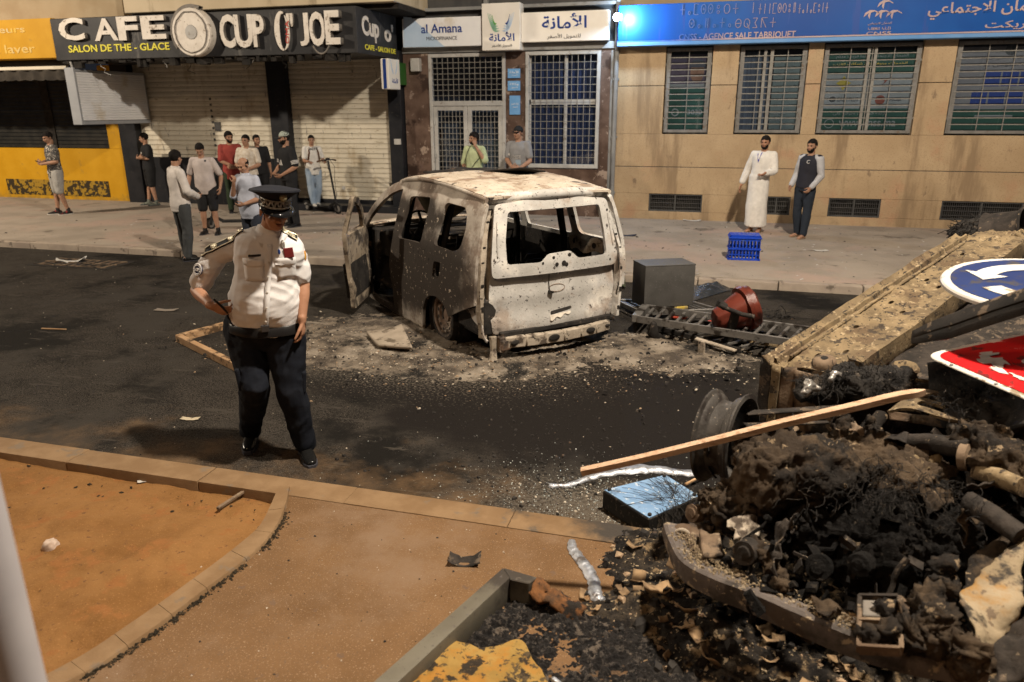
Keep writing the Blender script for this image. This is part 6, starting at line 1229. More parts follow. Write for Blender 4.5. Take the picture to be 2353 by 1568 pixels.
wk = thing('car_wreck', 'overturned burnt car wreck stripped to ash covered underbody and charred engine', 'car wreck')
A = G(1765, 820, .92); EB = V(.585, .81, .19).normalized(); ER = V(.81, -.585, 0).normalized(); EN = ER.cross(EB).normalized()
def W(p, q, h=0): return A+EB*p+ER*q+EN*h
def wn_(p, q, a=.008): return a*mn.noise(Vector((p*4, q*6, 2)))+a*.6*mn.noise(Vector((p*13, q*13, 5)))
# floor sheet with pressed ribs and drain holes
def floor(p, q):
    rib = .018*sum(math.exp(-((q-c)/.016)**2) for c in (.135, .235))+.02*math.exp(-((p-1.25)/.05)**2)+.015*math.exp(-((p-.72)/.03)**2)
    return W(p, q, -.03+rib+wn_(p, q)-.04*max(0, .06-p)/.06)
holes = [[(p+.026*cos(a), q+.014*sin(a)) for a in [2*pi*k/12 for k in range(12)]] for p, q in ((.30, .30), (.62, .185), (.95, .30), (1.05, .18), (1.42, .30), (1.5, .19), (1.85, .29), (2.05, .18), (.18, .2))]
fp = panel([(.02, .075), (2.55, .075), (2.55, .40), (2.0, .43), (1.0, .40), (.35, .375), (.05, .36)], holes, floor, .02, .035).build('floor_pan', M['floorrust'], wk, smooth=45)
# sill box with seam flange standing up, rust holes along it
def sill_sec(p):
    d = .006*mn.noise(Vector((p*7, 1, 1))); o = .012*mn.noise(Vector((p*3, 5, 1)))
    return [W(p, -.012+o, .012+d), W(p, -.014+o, -.05), W(p, .0+o, -.17), W(p, .10, -.20), W(p, .115, -.03), W(p, .078, -.022), W(p, .066, .016+d), W(p, .054, .018+d), W(p, .05, -.012), W(p, .012, -.006)]
mb = MB(); n = 46; PS = [-.02+2.42*k/n for k in range(n+1)]; mb.add([v for p in PS for v in sill_sec(p)], [(i*10+k, i*10+(k+1) % 10, (i+1)*10+(k+1) % 10, (i+1)*10+k) for i in range(n) for k in range(10)]); si = mb.build('sill', M['floorrust'], wk, smooth=50, rough=.003, rs=20)
mb = MB()
for p in (.10, .42, .78, 1.14, 1.55, 1.95): mb.prism([(p+.026*cos(a), .031+.012*sin(a)) for a in [2*pi*k/10 for k in range(10)]], lambda a, b, h: W(a, b, -.007+h), .004)
for p in (.25, .6, 1.0, 1.3, 1.7): mb.prism([(p+.022*cos(a), .093+.010*sin(a)) for a in [2*pi*k/10 for k in range(10)]], lambda a, b, h: W(a, b, -.024+h), .003)
mb.build('sill_hole', M['black'], si)
mb = MB(); mb.tube([W(p, .11, .006+.006*mn.noise(Vector((p*6, 0, 0)))) for p in [.05+.1*k for k in range(23)]], .010, 6); mb.build('floor_seam', M['floorrust'], fp, smooth=60)
# hollow front end of the sill
mb = MB(); s0, s1 = W(-.02, -.012, .0), W(.06, .15, -.03)
def q4(a, b, c, d, t, nm, m_, par=wk, amp=.008, sc=8, nu=10, nv=10):
    g = MB(); a, b, c, d = Vector(a), Vector(b), Vector(c), Vector(d); nn = (b-a).cross(d-a).normalized()
    def fn(x, y):
        p = (a*(1-x)+b*x)*(1-y)+(d*(1-x)+c*x)*y; return p+nn*(amp*mn.noise(p*sc)+amp*.5*mn.noise(p*sc*2.9))+(b-a)*.02*mn.noise(p*9+V(5, 0, 0))*(0 if 0 < x < 1 and 0 < y < 1 else 1)
    g.grid(fn, nu, nv); o = g.build(nm, m_, par, smooth=60); md = o.modifiers.new('s', 'SOLIDIFY'); md.thickness = t; md.offset = 0; return o
dn = V(0, 0, -.42)
q4(W(-.03, -.02, .0), W(-.03, .05, -.01), W(-.03, .05, -.01)+dn, W(-.03, -.02, 0)+dn, .012, 'end_plate', M['wdark'])
q4(W(-.035, .055, -.01), W(-.03, .10, -.02), W(-.03, .10, -.02)+dn, W(-.035, .055, -.01)+dn, .02, 'end_plate', M['floorrust'])
q4(W(-.02, .10, -.03), W(.02, .17, -.03), W(.02, .17, -.03)+dn*.8, W(-.02, .10, -.03)+dn*.8, .015, 'end_plate', M['wrust'])
q4(W(-.03, -.022, .012), W(.12, .15, .0), W(.10, .18, -.04), W(-.05, .05, -.03), .01, 'torn_flap', M['floorrust'], amp=.02)
q4(W(.0, .16, -.04), W(.04, .40, -.05), W(.02, .42, -.40), W(-.02, .18, -.42), .012, 'bulkhead', M['wrust'], amp=.03)
q4(W(.0, .0, -.04), W(2.4, .0, -.04), W(2.4, .02, -.45), W(.0, .03, -.42), .02, 'crushed_side', M['wdark'], amp=.05, sc=5, nu=40)
mb = MB(); mb.lathe([(.02, .03), (.045, .03), (.062, .015), (.066, -.02), (.060, -.16)], W(.10, .285, .0), EN, 24); mb.build('mount_tower', M['wrust'], wk, smooth=50, rough=.004, rs=20); MB().lathe([(0, .031), (.02, .031)], W(.10, .285, .0), EN, 12).build('tower_hole', M['black'], wk)
# lengthwise rail
mb = MB(); n = 24; R = []
for k in range(n+1):
    p = .16+2.2*k/n; d = .006*mn.noise(Vector((p*5, 3, 3))); q0 = .375+.012*sin(p*2)
    R += [W(p, q0, -.03+d), W(p, q0+.01, .03+d), W(p, q0+.085, .028+d), W(p, q0+.10, -.075), W(p, q0+.09, -.11)]
mb.add(R, [(i*5+k, i*5+k+1, i*5+6+k, i*5+5+k) for i in range(n) for k in range(4)]+[(0, 1, 2, 3, 4)]); o = mb.build('floor_rail', M['floorrust'], wk, smooth=45, rough=.004, rs=12); md = o.modifiers.new('s', 'SOLIDIFY'); md.thickness = .008
q4(W(.2, .48, -.10), W(2.4, .5, -.10), W(2.4, 1.3, -.16), W(.2, 1.25, -.2), .02, 'tunnel_plate', M['wdark'], amp=.05, sc=4, nu=30, nv=16)
# rear axle remains at the far end
def lump(cs, vx, amp, sc, nm, m_, par, sm=2):
    g = MB()
    for c in cs:
        if not isinstance(c[0], list): g.ell(c[0], c[1], None, 14, 10)
        else: g.rtube(c[0], c[1], 10)
    me = remesh(g, vx*.8, sm); n = len(me.vertices); co = np.empty(n*3, 'f'); me.vertices.foreach_get('co', co); co = co.reshape(-1, 3); no = np.empty(n*3, 'f'); me.vertices.foreach_get('normal', no); no = no.reshape(-1, 3)
    for i in range(n):
        p = Vector(co[i]); q = mn.noise_vector(p*sc)*amp; r = sum(w*(1-2.2*abs(mn.noise(p*f))) for f, w in ((sc*1.6, .9), (sc*3.7, .65), (sc*8, .45), (sc*17, .3)))
        co[i] += np.array(q)+no[i]*(r-.7)*amp*.85
    me.vertices.foreach_set('co', co.ravel()); me.update(); return mesh_obj(nm, me, m_, par)
def D2(X, Y, d): return DP(1263.9+.46292*X, 861.75+.46292*Y, d)
def D1(X, Y, d): return DP(1551+.3408*X, 488.3+.3408*Y, d)
dd = D1(2240, 150, 6.35); mb = MB(); mb.lathe([(.20, -.16), (.215, -.15), (.20, -.12), (.19, .10), (.215, .14), (.20, .15), (.17, .12), (.17, -.12)], dd, V(.75, -.5, .25), 30); mb.build('rear_drum', M['wdark'], wk, smooth=40)
lump([(D1(2060, 250, 6.2), (.14, .12, .10)), (D1(2150, 220, 6.1), (.17, .12, .09)), (D1(2260, 240, 6.0), (.13, .1, .12)), (D1(2330, 260, 5.9), (.1, .1, .15)), ([D1(1990, 260, 6.2), D1(2300, 290, 5.9)], [.05, .06])], .018, .035, 9, 'axle_bracket', M['floorrust'], wk)
lump([(D1(2040, 140, 6.7), (.22, .18, .11)), (D1(2110, 160, 6.6), (.15, .12, .10)), (D1(1985, 165, 6.7), (.12, .1, .08))], .02, .03, 12, 'burnt_tank', M['fur'], wk)
rn = random.Random(21)
def fibres(c, r, n, l, rad, m_, nm, par):
    g = MB()
    for _ in range(n):
        d = V(rn.gauss(0, 1), rn.gauss(0, 1), rn.gauss(0, 1)).normalized(); p = c+V(d.x*r[0], d.y*r[1], abs(d.z)*r[2]); v = (d+V(rn.gauss(0, .7), rn.gauss(0, .7), rn.gauss(0, .5))).normalized(); P = [p]; L = l*rn.uniform(.4, 1.3)
        for k in range(4): v = (v+V(rn.gauss(0, .35), rn.gauss(0, .35), rn.gauss(0, .35)-.12)).normalized(); P.append(P[-1]+v*L/4)
        g.tube(P, rad*rn.uniform(.6, 1.4), 4, False)
    return tag(g.build(nm, m_, par), kind='stuff')
fibres(D1(2030, 140, 6.6), (.2, .16, .1), 160, .12, .003, M['fur'], 'wire_tangle', wk)
for X0, Y0, X1, Y1 in ((2130, 320, 2180, 200), (2150, 310, 2120, 270), (2000, 260, 1960, 200)): MB().tube([D1(X0, Y0, 5.6), D1((X0+X1)/2+12, (Y0+Y1)/2, 5.65), D1(X1, Y1, 5.8)], .008, 6).build('bent_wire', M['wdark'], wk)
# parts at the front corner: strut mount, bent rod, slotted plate
mb = MB(); c = D1(1550, 1055, 3.95); mb.lathe([(.025, .0), (.035, .012), (.062, .016), (.072, .0), (.06, -.012), (.04, -.10)], c, (-.1, -.25, 1), 26); mb.build('strut_mount', M['floorrust'], wk, smooth=50, rough=.003, rs=25); MB().lathe([(0, .004), (.027, .004)], c, (-.1, -.25, 1), 14).build('mount_hole', M['black'], wk)
MB().tube([D1(1560, 1130, 3.75), D1(1650, 1135, 3.72), D1(1800, 1150, 3.7), D1(1950, 1168, 3.65), D1(2020, 1180, 3.6), D1(2035, 1200, 3.58), D1(2000, 1215, 3.6)], .011, 8).build('bent_rod', M['floorrust'], wk, smooth=60)
P0, P1, P2_ = D1(1420, 1340, 3.42), D1(1930, 1380, 3.22), D1(1560, 1205, 3.6); U_, V_ = P1-P0, P2_-P0
def plate(a, b): p = P0+U_*a+V_*b; nn = U_.cross(V_).normalized(); return p+nn*(.02*sin(a*5)+.006*mn.noise(p*12))
sl1 = ppoly([(.30, .52), (.42, .82), (.80, .86), (.82, .56)], .08); sl2 = ppoly([(.35, .22), (.36, .40), (.82, .40), (.88, .22)], .09)
panel(ppoly([(0, 0), (.2, 1), (1.0, 1.05), (1.08, .05)], .08), [sl1, sl2], plate, .012, .05).build('slotted_plate', M['floorrust'], wk, smooth=45)
q4(D1(1430, 1340, 3.68), D1(1940, 1400, 3.44), D1(1950, 1470, 3.44), D1(1450, 1400, 3.66), .02, 'cross_member', M['wrust'], amp=.015, nu=20)
# front wheel rim with its arms
wc = DP(1668, 1008, 3.62); wax = V(.93, -.36, .05).normalized()
w = MB(); rr = .232
w.lathe([(rr*.90, -.09), (rr*1.0, -.085), (rr*1.0, -.075), (rr*.93, -.066), (rr*.90, -.05), (rr*.80, -.035), (rr*.78, 0), (rr*.80, .03), (rr*.90, .04), (rr*.93, .066), (rr*1.0, .075), (rr*1.0, .085), (rr*.92, .09), (rr*.86, .06), (rr*.75, .03), (rr*.75, -.03), (rr*.90, -.09)], wc, wax, 48); wh = w.build('wheel_rim', mat('sooty_wheel_rim', (.045, .040, .036), (.085, .077, .07), s=9, rough=.6, metal=.3, bump=.4, bs=50, layers=(((.025, .02, .018), 5, .56, .14), ((.24, .20, .16), 44, .72, .05))), wk, smooth=35)
MB().lathe([(0, -.02), (.07, -.02), (.09, 0), (.155, -.03), (.165, -.04)], wc, wax, 30).build('wheel_disc', M['wdark'], wh, smooth=40)
for k in range(14):
    a = rn.uniform(0, 6.28); u = wax.orthogonal().normalized(); v = wax.cross(u); MB().tube([wc-wax*(.02*rn.random())+(u*cos(a+t)+v*sin(a+t))*(rr*(.82+.05*rn.random())) for t in (0, .15, .3)], .006, 5).build('tyre_wire', M['fur'], wh) if k < 4 else None
mb = MB(); mb.beam(DP(1712, 950, 3.62), DP(1985, 932, 3.75), .05, .012).beam(DP(1712, 978, 3.60), DP(1900, 968, 3.72), .055, .012); mb.tube([DP(1722, 1010, 3.55), DP(1770, 1030, 3.5), DP(1780, 1075, 3.4)], .018, 8); mb.build('suspension_arm', M['wdark'], wk, bevel=.004, rough=.008, rs=9)
mb = MB(); mb.tube([DP(1725, 1000, 3.6), DP(1790, 1020, 3.62), DP(1830, 1000, 3.7)], .022, 8).tube([DP(1780, 1090, 3.35), DP(1800, 1030, 3.4), DP(1830, 985, 3.5)], .014, 8); mb.build('track_rod', M['wrust'], wk, smooth=60)
# burnt insulation on top
lump([(D1(1050, 1200, 3.85), (.13, .1, .055)), (D1(1250, 1170, 3.8), (.16, .12, .07)), (D1(1440, 1150, 3.8), (.13, .1, .065)), (D1(1180, 1100, 3.9), (.08, .08, .05)), (D1(920, 1190, 3.85), (.06, .05, .05))], .016, .03, 16, 'insulation', M['fur'], wk)
for X, Y, k in ((1000, 1180, 130), (1200, 1140, 170), (1420, 1130, 150), (1300, 1170, 120)): fibres(D1(X, Y, 3.78), (.13, .1, .05), k, .07, .0013, M['fur'], 'burnt_fibre', wk)
lump([([D1(880, 1220, 3.7), D1(905, 1160, 3.72), D1(960, 1190, 3.7)], [.02, .03, .015]), ([D1(1050, 1130, 3.75), D1(1070, 1090, 3.78), D1(1140, 1110, 3.76)], [.012, .018, .01])], .009, .008, 30, 'molten_drop', mat('grey_molten_drop', (.35, .33, .31), (.18, .165, .15), s=12, rough=.4, metal=.5), wk)
lump([(D1(2030, 1330, 3.4), (.14, .12, .09)), (D1(2220, 1420, 3.3), (.16, .14, .10)), (D1(2120, 1460, 3.25), (.14, .12, .10)), (D1(1930, 1300, 3.45), (.09, .08, .07))], .016, .035, 14, 'insulation', M['fur'], wk)
for X, Y in ((1960, 1330), (2080, 1330), (2220, 1400), (2100, 1420), (2250, 1480)): fibres(D1(X, Y, 3.3), (.12, .1, .09), 130, .075, .0013, M['fur'], 'burnt_fibre', wk)
lump([(D2(2130, 330, 3.0), (.10, .08, .07)), (D2(2230, 430, 2.9), (.12, .09, .08)), ([D2(2080, 300, 3.0), D2(2340, 470, 2.8)], [.03, .05])], .014, .028, 14, 'hub_casting', M['tan'], wk)
mb = MB(); mb.lathe([(.035, -.02), (.055, -.015), (.055, .015), (.035, .02)], D2(2060, 410, 2.95), V(.8, -.5, .2), 20); mb.build('pulley', M['wrust'], wk, smooth=40)
for a, b, r, m_ in (((1690, 350, 3.3), (2100, 370, 2.95), .045, 'wdark'), ((1640, 390, 3.3), (1900, 430, 3.1), .05, 'tan'), ((2120, 480, 2.9), (2350, 560, 2.7), .035, 'floorrust'), ((1560, 330, 3.4), (1640, 200, 3.5), .03, 'tan'), ((2080, 640, 2.8), (2340, 800, 2.6), .04, 'wdark')): MB().tube([D2(*a), (D2(*a)+D2(*b))/2+V(0, 0, .012), D2(*b)], r, 10).build('burnt_pipe', M[m_], wk, smooth=60, rough=.012, rs=12)
lump([([D2(1590, 230, 3.3), D2(1600, 280, 3.3), D2(1570, 340, 3.3)], [.02, .045, .02]), ([D2(1440, 200, 3.35), D2(1470, 280, 3.3), D2(1430, 330, 3.3)], [.03, .04, .02])], .010, .02, 18, 'hanging_lining', M['tan'], wk)
# engine: charred mass draped with burnt lining
lump([(D2(1150, 430, 3.25), (.20, .16, .12)), (D2(1300, 480, 3.15), (.2, .16, .13)), (D2(1080, 520, 3.15), (.12, .12, .15)), (D2(1560, 400, 3.3), (.18, .14, .10)), (D2(1750, 500, 3.15), (.22, .16, .10)), (D2(1420, 420, 3.3), (.15, .12, .09))], .014, .026, 9, 'scorched_lining', M['tan'], wk)
M['sootblack'] = mat('deep_soot', (.0045, .004, .0038), (.013, .011, .010), s=11, rough=.95, bump=1, bs=70, dist=.03, layers=(((.045, .036, .028), 13, .68, .10), ((.10, .08, .06), 34, .74, .06)))
lump([(D2(1500, 640, 3.25), (.32, .24, .15)), (D2(1800, 720, 3.12), (.30, .24, .16)), (D2(1350, 780, 3.15), (.2, .2, .12)), (D2(1650, 870, 3.05), (.28, .2, .13)), (D2(1950, 820, 2.98), (.2, .2, .17)), (D2(1200, 660, 3.25), (.16, .14, .12)), (D2(2050, 670, 3.05), (.2, .18, .12))], .016, .036, 8, 'engine', M['sootblack'], wk)
for X, Y, d, k in ((1500, 560, 2.9, 160), (1750, 600, 2.8, 160), (1950, 680, 2.7, 120), (1350, 600, 2.95, 120)): fibres(D2(X, Y, d+.12), (.22, .15, .09), k, .06, .0013, M['fur'], 'burnt_fibre', wk)
def drum(X, Y, d, r, h, ax, m_, nm): g = MB(); g.lathe([(0, h), (r*.5, h), (r*.6, h*.9), (r*.95, h*.9), (r, h*.8), (r*.9, h*.5), (r, h*.2), (r, 0), (r*.7, -h*.1)], D2(X, Y, d), ax, 22); return g.build(nm, M[m_], wk, smooth=45, rough=.004, rs=20)
drum(1560, 930, 2.74, .042, .06, V(-.5, -.8, .2), 'sootblack', 'alternator'); drum(740, 690, 3.35, .042, .05, V(-.7, -.6, .3), 'wrust', 'horn'); drum(1000, 870, 2.95, .05, .07, V(-.5, -.8, .2), 'wdark', 'fog_lamp'); drum(1340, 950, 2.85, .05, .05, V(-.3, -.8, .4), 'sootblack', 'coolant_pump')
rn2 = random.Random(5); junk = MB(); jun2 = MB()
for _ in range(60):
    X = rn2.uniform(980, 2050); Y = rn2.uniform(680, 1300); d = 3.05-.00055*(Y-680)-.0001*(X-1000)+rn2.uniform(-.05, .06); c = D2(X, Y, d); R = Matrix.Rotation(rn2.uniform(0, 6), 3, V(rn2.gauss(0, 1), rn2.gauss(0, 1), rn2.gauss(0, 1)+.01).normalized()); t = rn2.random(); g = junk if rn2.random() < .7 else jun2
    if t < .35: g.box(c, (rn2.uniform(.02, .09), rn2.uniform(.015, .05), rn2.uniform(.005, .04)), R)
    elif t < .6: P = [c+R @ V(0, 0, z)+V(rn2.gauss(0, .01), rn2.gauss(0, .01), 0) for z in (-.07, -.03, .0, .04, .08)]; g.tube(P, rn2.uniform(.005, .014), 7)
    elif t < .8: g.ell(c, (rn2.uniform(.015, .05), rn2.uniform(.015, .04), rn2.uniform(.01, .03)), R, 10, 7)
    else: g.box(c, (rn2.uniform(.04, .12), rn2.uniform(.02, .07), .004), R)
for g, nm, m_ in ((junk, 'engine_fragments', 'sootblack'), (jun2, 'engine_fragments', 'wdark')): tag(g.build(nm, M[m_], wk, smooth=40, rough=.006, rs=14), kind='stuff')
rn4 = random.Random(17)
for k, (X, Y, d, w_, h_, m_) in enumerate(((1060, 520, 3.12, 170, 120, 'tan'), (1290, 420, 3.2, 190, 90, 'tan'), (1160, 760, 2.92, 120, 110, 'wdark'), (1320, 740, 2.9, 120, 80, 'wrust'), (1110, 900, 2.86, 60, 150, 'wdark'), (1420, 860, 2.8, 90, 130, 'wdark'), (1560, 420, 3.2, 160, 80, 'tan'), (1700, 330, 3.22, 140, 70, 'wdark'), (1480, 290, 3.3, 90, 120, 'wrust'), (1600, 1080, 2.58, 150, 60, 'wdark'), (1760, 1180, 2.5, 90, 120, 'wrust'), (1240, 1050, 2.75, 110, 60, 'wrust'), (1380, 1180, 2.66, 120, 50, 'tan'), (1930, 600, 2.95, 180, 120, 'tan'), (2080, 760, 2.8, 120, 200, 'tan'), (1850, 430, 3.1, 190, 70, 'floorrust'), (2150, 520, 2.85, 120, 130, 'wdark'), (960, 760, 3.05, 110, 90, 'ashpale'), (1990, 300, 3.1, 140, 70, 'wrust'))):
    if 1100 < X < 1700 and 700 < Y < 1200 and k % 2: continue
    J4 = lambda: rn4.uniform(-35, 35); dz4 = lambda: rn4.uniform(-.10, .10)
    q4(D2(X-w_/2+J4(), Y+h_/2+J4(), d-.04+dz4()), D2(X+w_/2+J4(), Y+h_/2+J4(), d-.06+dz4()), D2(X+w_/2+J4(), Y-h_/2+J4(), d+.06+dz4()), D2(X-w_/2+J4(), Y-h_/2+J4(), d+.06+dz4()), .005, 'torn_sheet', M[m_], amp=.055, sc=9+rn4.random()*6, nu=22, nv=22)
# bumper beam across the nose, with its pale corner bracket
BP = [D2(590, 775, 3.30), D2(615, 850, 3.2), D2(680, 960, 3.05), D2(830, 1040, 2.93), D2(1000, 1105, 2.83), D2(1250, 1215, 2.70), D2(1500, 1320, 2.58), D2(1750, 1400, 2.48), D2(2000, 1450, 2.42), D2(2160, 1465, 2.40)]
def bpt(t): return spl(BP, t)
mb = MB(); n = 60; R = []
for k in range(n+1):
    t = k/n; p = bpt(t); tg_ = (bpt(min(1, t+.01))-bpt(max(0, t-.01))).normalized(); o = tg_.cross(V(0, 0, 1)).normalized(); w_ = (.55+.45*sin(pi*min(1, max(0, t*1.02))))**.6; b = .003*mn.noise(p*14)
    R += [p+o*(-.050*w_)+V(0, 0, .035+b), p+o*(.012)+V(0, 0, .045+b), p+o*.026+V(0, 0, .035), p+o*(.03+b)+V(0, 0, -.01), p+o*.022+V(0, 0, -.055*w_), p-o*.05*w_+V(0, 0, -.06*w_)]
mb.add(R, [(i*6+k, i*6+(k+1) % 6, i*6+6+(k+1) % 6, i*6+6+k) for i in range(n) for k in range(6)]+[tuple(range(6)), tuple(n*6+k for k in range(5, -1, -1))]); be = mb.build('bumper_beam', mat('grey_brown_beam', (.075, .062, .055), (.12, .10, .09), s=6, rough=.6, bump=.4, bs=60, layers=(((.04, .033, .028), 4, .56, .14), ((.26, .205, .14), 22, .63, .06))), wk, smooth=40)
mb = MB(); mb.box(bpt(.47)+V(-.012, -.028, .0), (.05, .012, .018), Matrix.Rotation(-.5, 3, 'Z')); mb.build('beam_hole', M['black'], be)
q4(D2(600, 770, 3.28), D2(790, 725, 3.3), D2(840, 880, 3.12), D2(740, 930, 3.08), .012, 'corner_bracket', M['wrust'], amp=.03, sc=12, nu=16, nv=16)
q4(D2(740, 770, 3.2), D2(845, 800, 3.15), D2(860, 900, 3.05), D2(760, 910, 3.02), .03, 'lamp_housing', M['wrust'], amp=.03)
mb = MB(); mb.tube([D2(655, 800, 3.24)+V(.03*cos(a), 0, .03*sin(a)) for a in [2*pi*k/16 for k in range(17)]], .010, 8, False); mb.build('bracket_eye', M['ashpale'], wk, smooth=60)
lump([(D2(850, 640, 3.3), (.09, .07, .06)), (D2(930, 680, 3.2), (.08, .07, .08)), (D2(960, 600, 3.3), (.07, .06, .06)), ([D2(890, 560, 3.35), D2(920, 700, 3.2)], [.03, .04])], .011, .035, 16, 'melted_headlamp', M['tan'], wk)
lump([([D2(1030, 840, 2.95), D2(1060, 900, 2.9), D2(1150, 1010, 2.85)], [.025, .03, .02]), ([D2(930, 850, 3.0), D2(945, 950, 2.95)], [.012, .014]), (D2(1150, 1060, 2.8), (.04, .03, .03))], .009, .015, 22, 'melted_duct', M['tan'], wk)
tp = MB(); rn3 = random.Random(9)
for _ in range(1500):
    t = rn3.uniform(.08, .86); p = bpt(t); tg_ = (bpt(min(1, t+.01))-bpt(max(0, t-.01))).normalized(); o = tg_.cross(V(0, 0, 1)).normalized(); shard(tp, p-o*rn3.uniform(-.01, .085)+V(0, 0, .035+rn3.uniform(0, .012)), rn3.uniform(.0015, .007)*(2.2 if rn3.random() < .06 else 1), rn3, .7)
tag(tp.build('ash_crumbs', mat('pale_tan_ash', (.15, .11, .07), (.27, .21, .135), s=20, rough=.95), wk), kind='stuff')
# fuse box and torn wing on the far side of the nose
fb = MB(); c0, cx_, cy_ = D2(1530, 1360, 2.42), D2(1740, 1370, 2.36)-D2(1530, 1360, 2.42), D2(1535, 1105, 2.62)-D2(1530, 1360, 2.42)
for (a0, b0, a1, b1) in ((0, 0, 0, 1), (0, 1, 1, 1), (1, 1, 1, 0), (1, 0, 0, 0), (.0, .5, 1, .5)): fb.beam(c0+cx_*a0+cy_*b0, c0+cx_*a1+cy_*b1, .014, .03)
fb.build('fuse_box_frame', M['wrust'], wk, rough=.004, rs=15); q4(c0+cx_*.1+cy_*.6, c0+cx_*.55+cy_*.6, c0+cx_*.55+cy_*.92, c0+cx_*.1+cy_*.92, .012, 'fuse_cover', mat('grey_ash_plate', (.12, .11, .095), (.18, .16, .14), s=12, rough=.8), wk, amp=.006); lump([(c0+cx_*.3+cy_*.22, (.035, .03, .03)), (c0+cx_*.7+cy_*.3, (.03, .03, .04)), (c0+cx_*.75+cy_*.75, (.035, .03, .03))], .009, .02, 25, 'melted_fuses', M['tan'], wk)
def wing(a, b):
    p = (D2(2005, 1135, 2.45)*(1-a)+D2(2345, 815, 2.62)*a)*(1-b)+(D2(2150, 1430, 2.30)*(1-a)+D2(2290, 1230, 2.42)*a)*b
    return p+V(0, -.05*sin(pi*b), 0)+V(.02, -.02, .03)*mn.noise(p*7)+V(.02, 0, 0)*mn.noise(p*22)
mb = MB(); mb.grid(wing, 22, 22); o = mb.build('torn_wing', M['fender'], wk, smooth=60); md = o.modifiers.new('s', 'SOLIDIFY'); md.thickness = .008
lump([([D2(1880, 1090, 2.5), D2(1900, 1200, 2.45), D2(1950, 1330, 2.38)], [.03, .06, .05]), (D2(1960, 980, 2.6), (.03, .03, .06)), (D2(1970, 1050, 2.55), (.035, .03, .03)), (D2(2060, 1380, 2.35), (.05, .05, .06)), (D2(1800, 1300, 2.42), (.05, .04, .05))], .011, .03, 14, 'scorched_filter', M['tan'], wk)
q4(D2(2080, 900, 2.72), D2(2330, 760, 2.75), D2(2200, 1000, 2.6), D2(2050, 1080, 2.55), .01, 'inner_wing', M['tan'], amp=.05, sc=6, nu=16, nv=16)
q4(D2(2200, 1300, 2.4), D2(2500, 1100, 2.4), D2(2500, 1500, 2.2), D2(2200, 1500, 2.25), .01, 'lower_trim', M['wdark'], amp=.05, sc=6, nu=16, nv=16)
q4(D1(1700, 1050, 3.6), D1(2500, 1000, 3.4), D1(2500, 1500, 2.9), D1(1750, 1350, 3.45), .02, 'burnt_undertray', M['fur'], amp=.08, sc=5, nu=20, nv=20)
# support under the tail so the body rests on the ground
q4(W(.3, .3, -.12), W(2.6, .3, -.1), V(2.1, 5.9, 0), V(.75, 4.1, 0), .02, 'crushed_roof', M['wdark'], amp=.07, sc=4, nu=26, nv=16)
q4(W(2.5, .0, -.05), W(2.5, 1.3, -.05), V(2.7, 5.3, 0), V(1.85, 6.1, 0), .02, 'tail_panel', M['wdark'], amp=.07, sc=4, nu=16, nv=16)
# ---------------------------------------------------------------- road signs thrown on the wreck
rs_ = thing('roundabout_sign', 'round blue roundabout sign with white arrows lying on the wreck', 'road sign')
sc0 = V(1.425, 3.80, 1.515); sn = V(-.05, -.10, 1).normalized(); sr = .40; su = V(.963, .27, 0); su = (su-sn*su.dot(sn)).normalized(); sv = sn.cross(su)
SP = lambda x, y, h=0: sc0+su*x*sr+sv*y*sr+sn*h
M['signblue'] = mat('road_sign_blue', (.012, .028, .11), (.016, .036, .13), s=4, rough=.3, layers=(((.05, .05, .06), 9, .64, .1),)); M['signwhite'] = mat('road_sign_white', (.62, .60, .56), (.55, .52, .47), s=5, rough=.35, layers=(((.25, .20, .14), 8, .64, .08),)); M['signred'] = mat('road_sign_red', (.55, .012, .014), (.48, .010, .012), s=4, rough=.3, layers=(((.60, .50, .46), 7, .74, .06, None, (1, 2, 1)), ((.15, .02, .02), 12, .66, .08)))
MB().lathe([(0, 0), (sr*.985, 0), (sr, -.008), (sr, -.022), (sr*.97, -.025), (0, -.02)], sc0, sn, 56).build('sign_back', M['signwhite'], rs_, smooth=30); MB().lathe([(0, .003), (sr*.90, .003), (sr*.90, .0005)], sc0, sn, 56).build('blue_face', M['signblue'], rs_)
am = MB()
for k in range(3):
    a0 = radians(62+120*k); N_ = 14; arc_ = radians(68); r0, r1 = .46, .68
    P = [(r1*cos(a0+arc_*i/N_), r1*sin(a0+arc_*i/N_)) for i in range(N_+1)]; Q = [(r0*cos(a0+arc_*i/N_), r0*sin(a0+arc_*i/N_)) for i in range(N_+1)]; e = a0+arc_
    head = [(.80*cos(e), .80*sin(e)), (.57*cos(e+.46), .57*sin(e+.46)), (.34*cos(e), .34*sin(e))]; am.prism(P+head+Q[::-1], lambda x, y, h: SP(x, y, .0045+h), .002)
am.build('white_arrows', M['signwhite'], rs_); MB().beam(SP(-.3, -.1, -.035), SP(1.2, .1, -.035), .05, .02).build('back_bracket', M['grey'], rs_); MB().tube([SP(.0, .0, -.05), V(1.55, 3.75, 1.15), V(1.8, 3.85, .75)], .028, 10).build('sign_post', M['grey'], rs_)
yg = thing('give_way_sign', 'triangular red and white give way sign lying tilted on the wreck', 'road sign')
c0 = V(.985, 3.60, 1.20); dl = V(.27, -.35, -.035).normalized(); du = V(.385, .10, .095).normalized(); yn = dl.cross(du).normalized(); yn = yn if yn.z > 0 else -yn; Ls = .92
TP = lambda x, y, h=0: c0+dl*x*Ls+du*y*Ls+yn*h
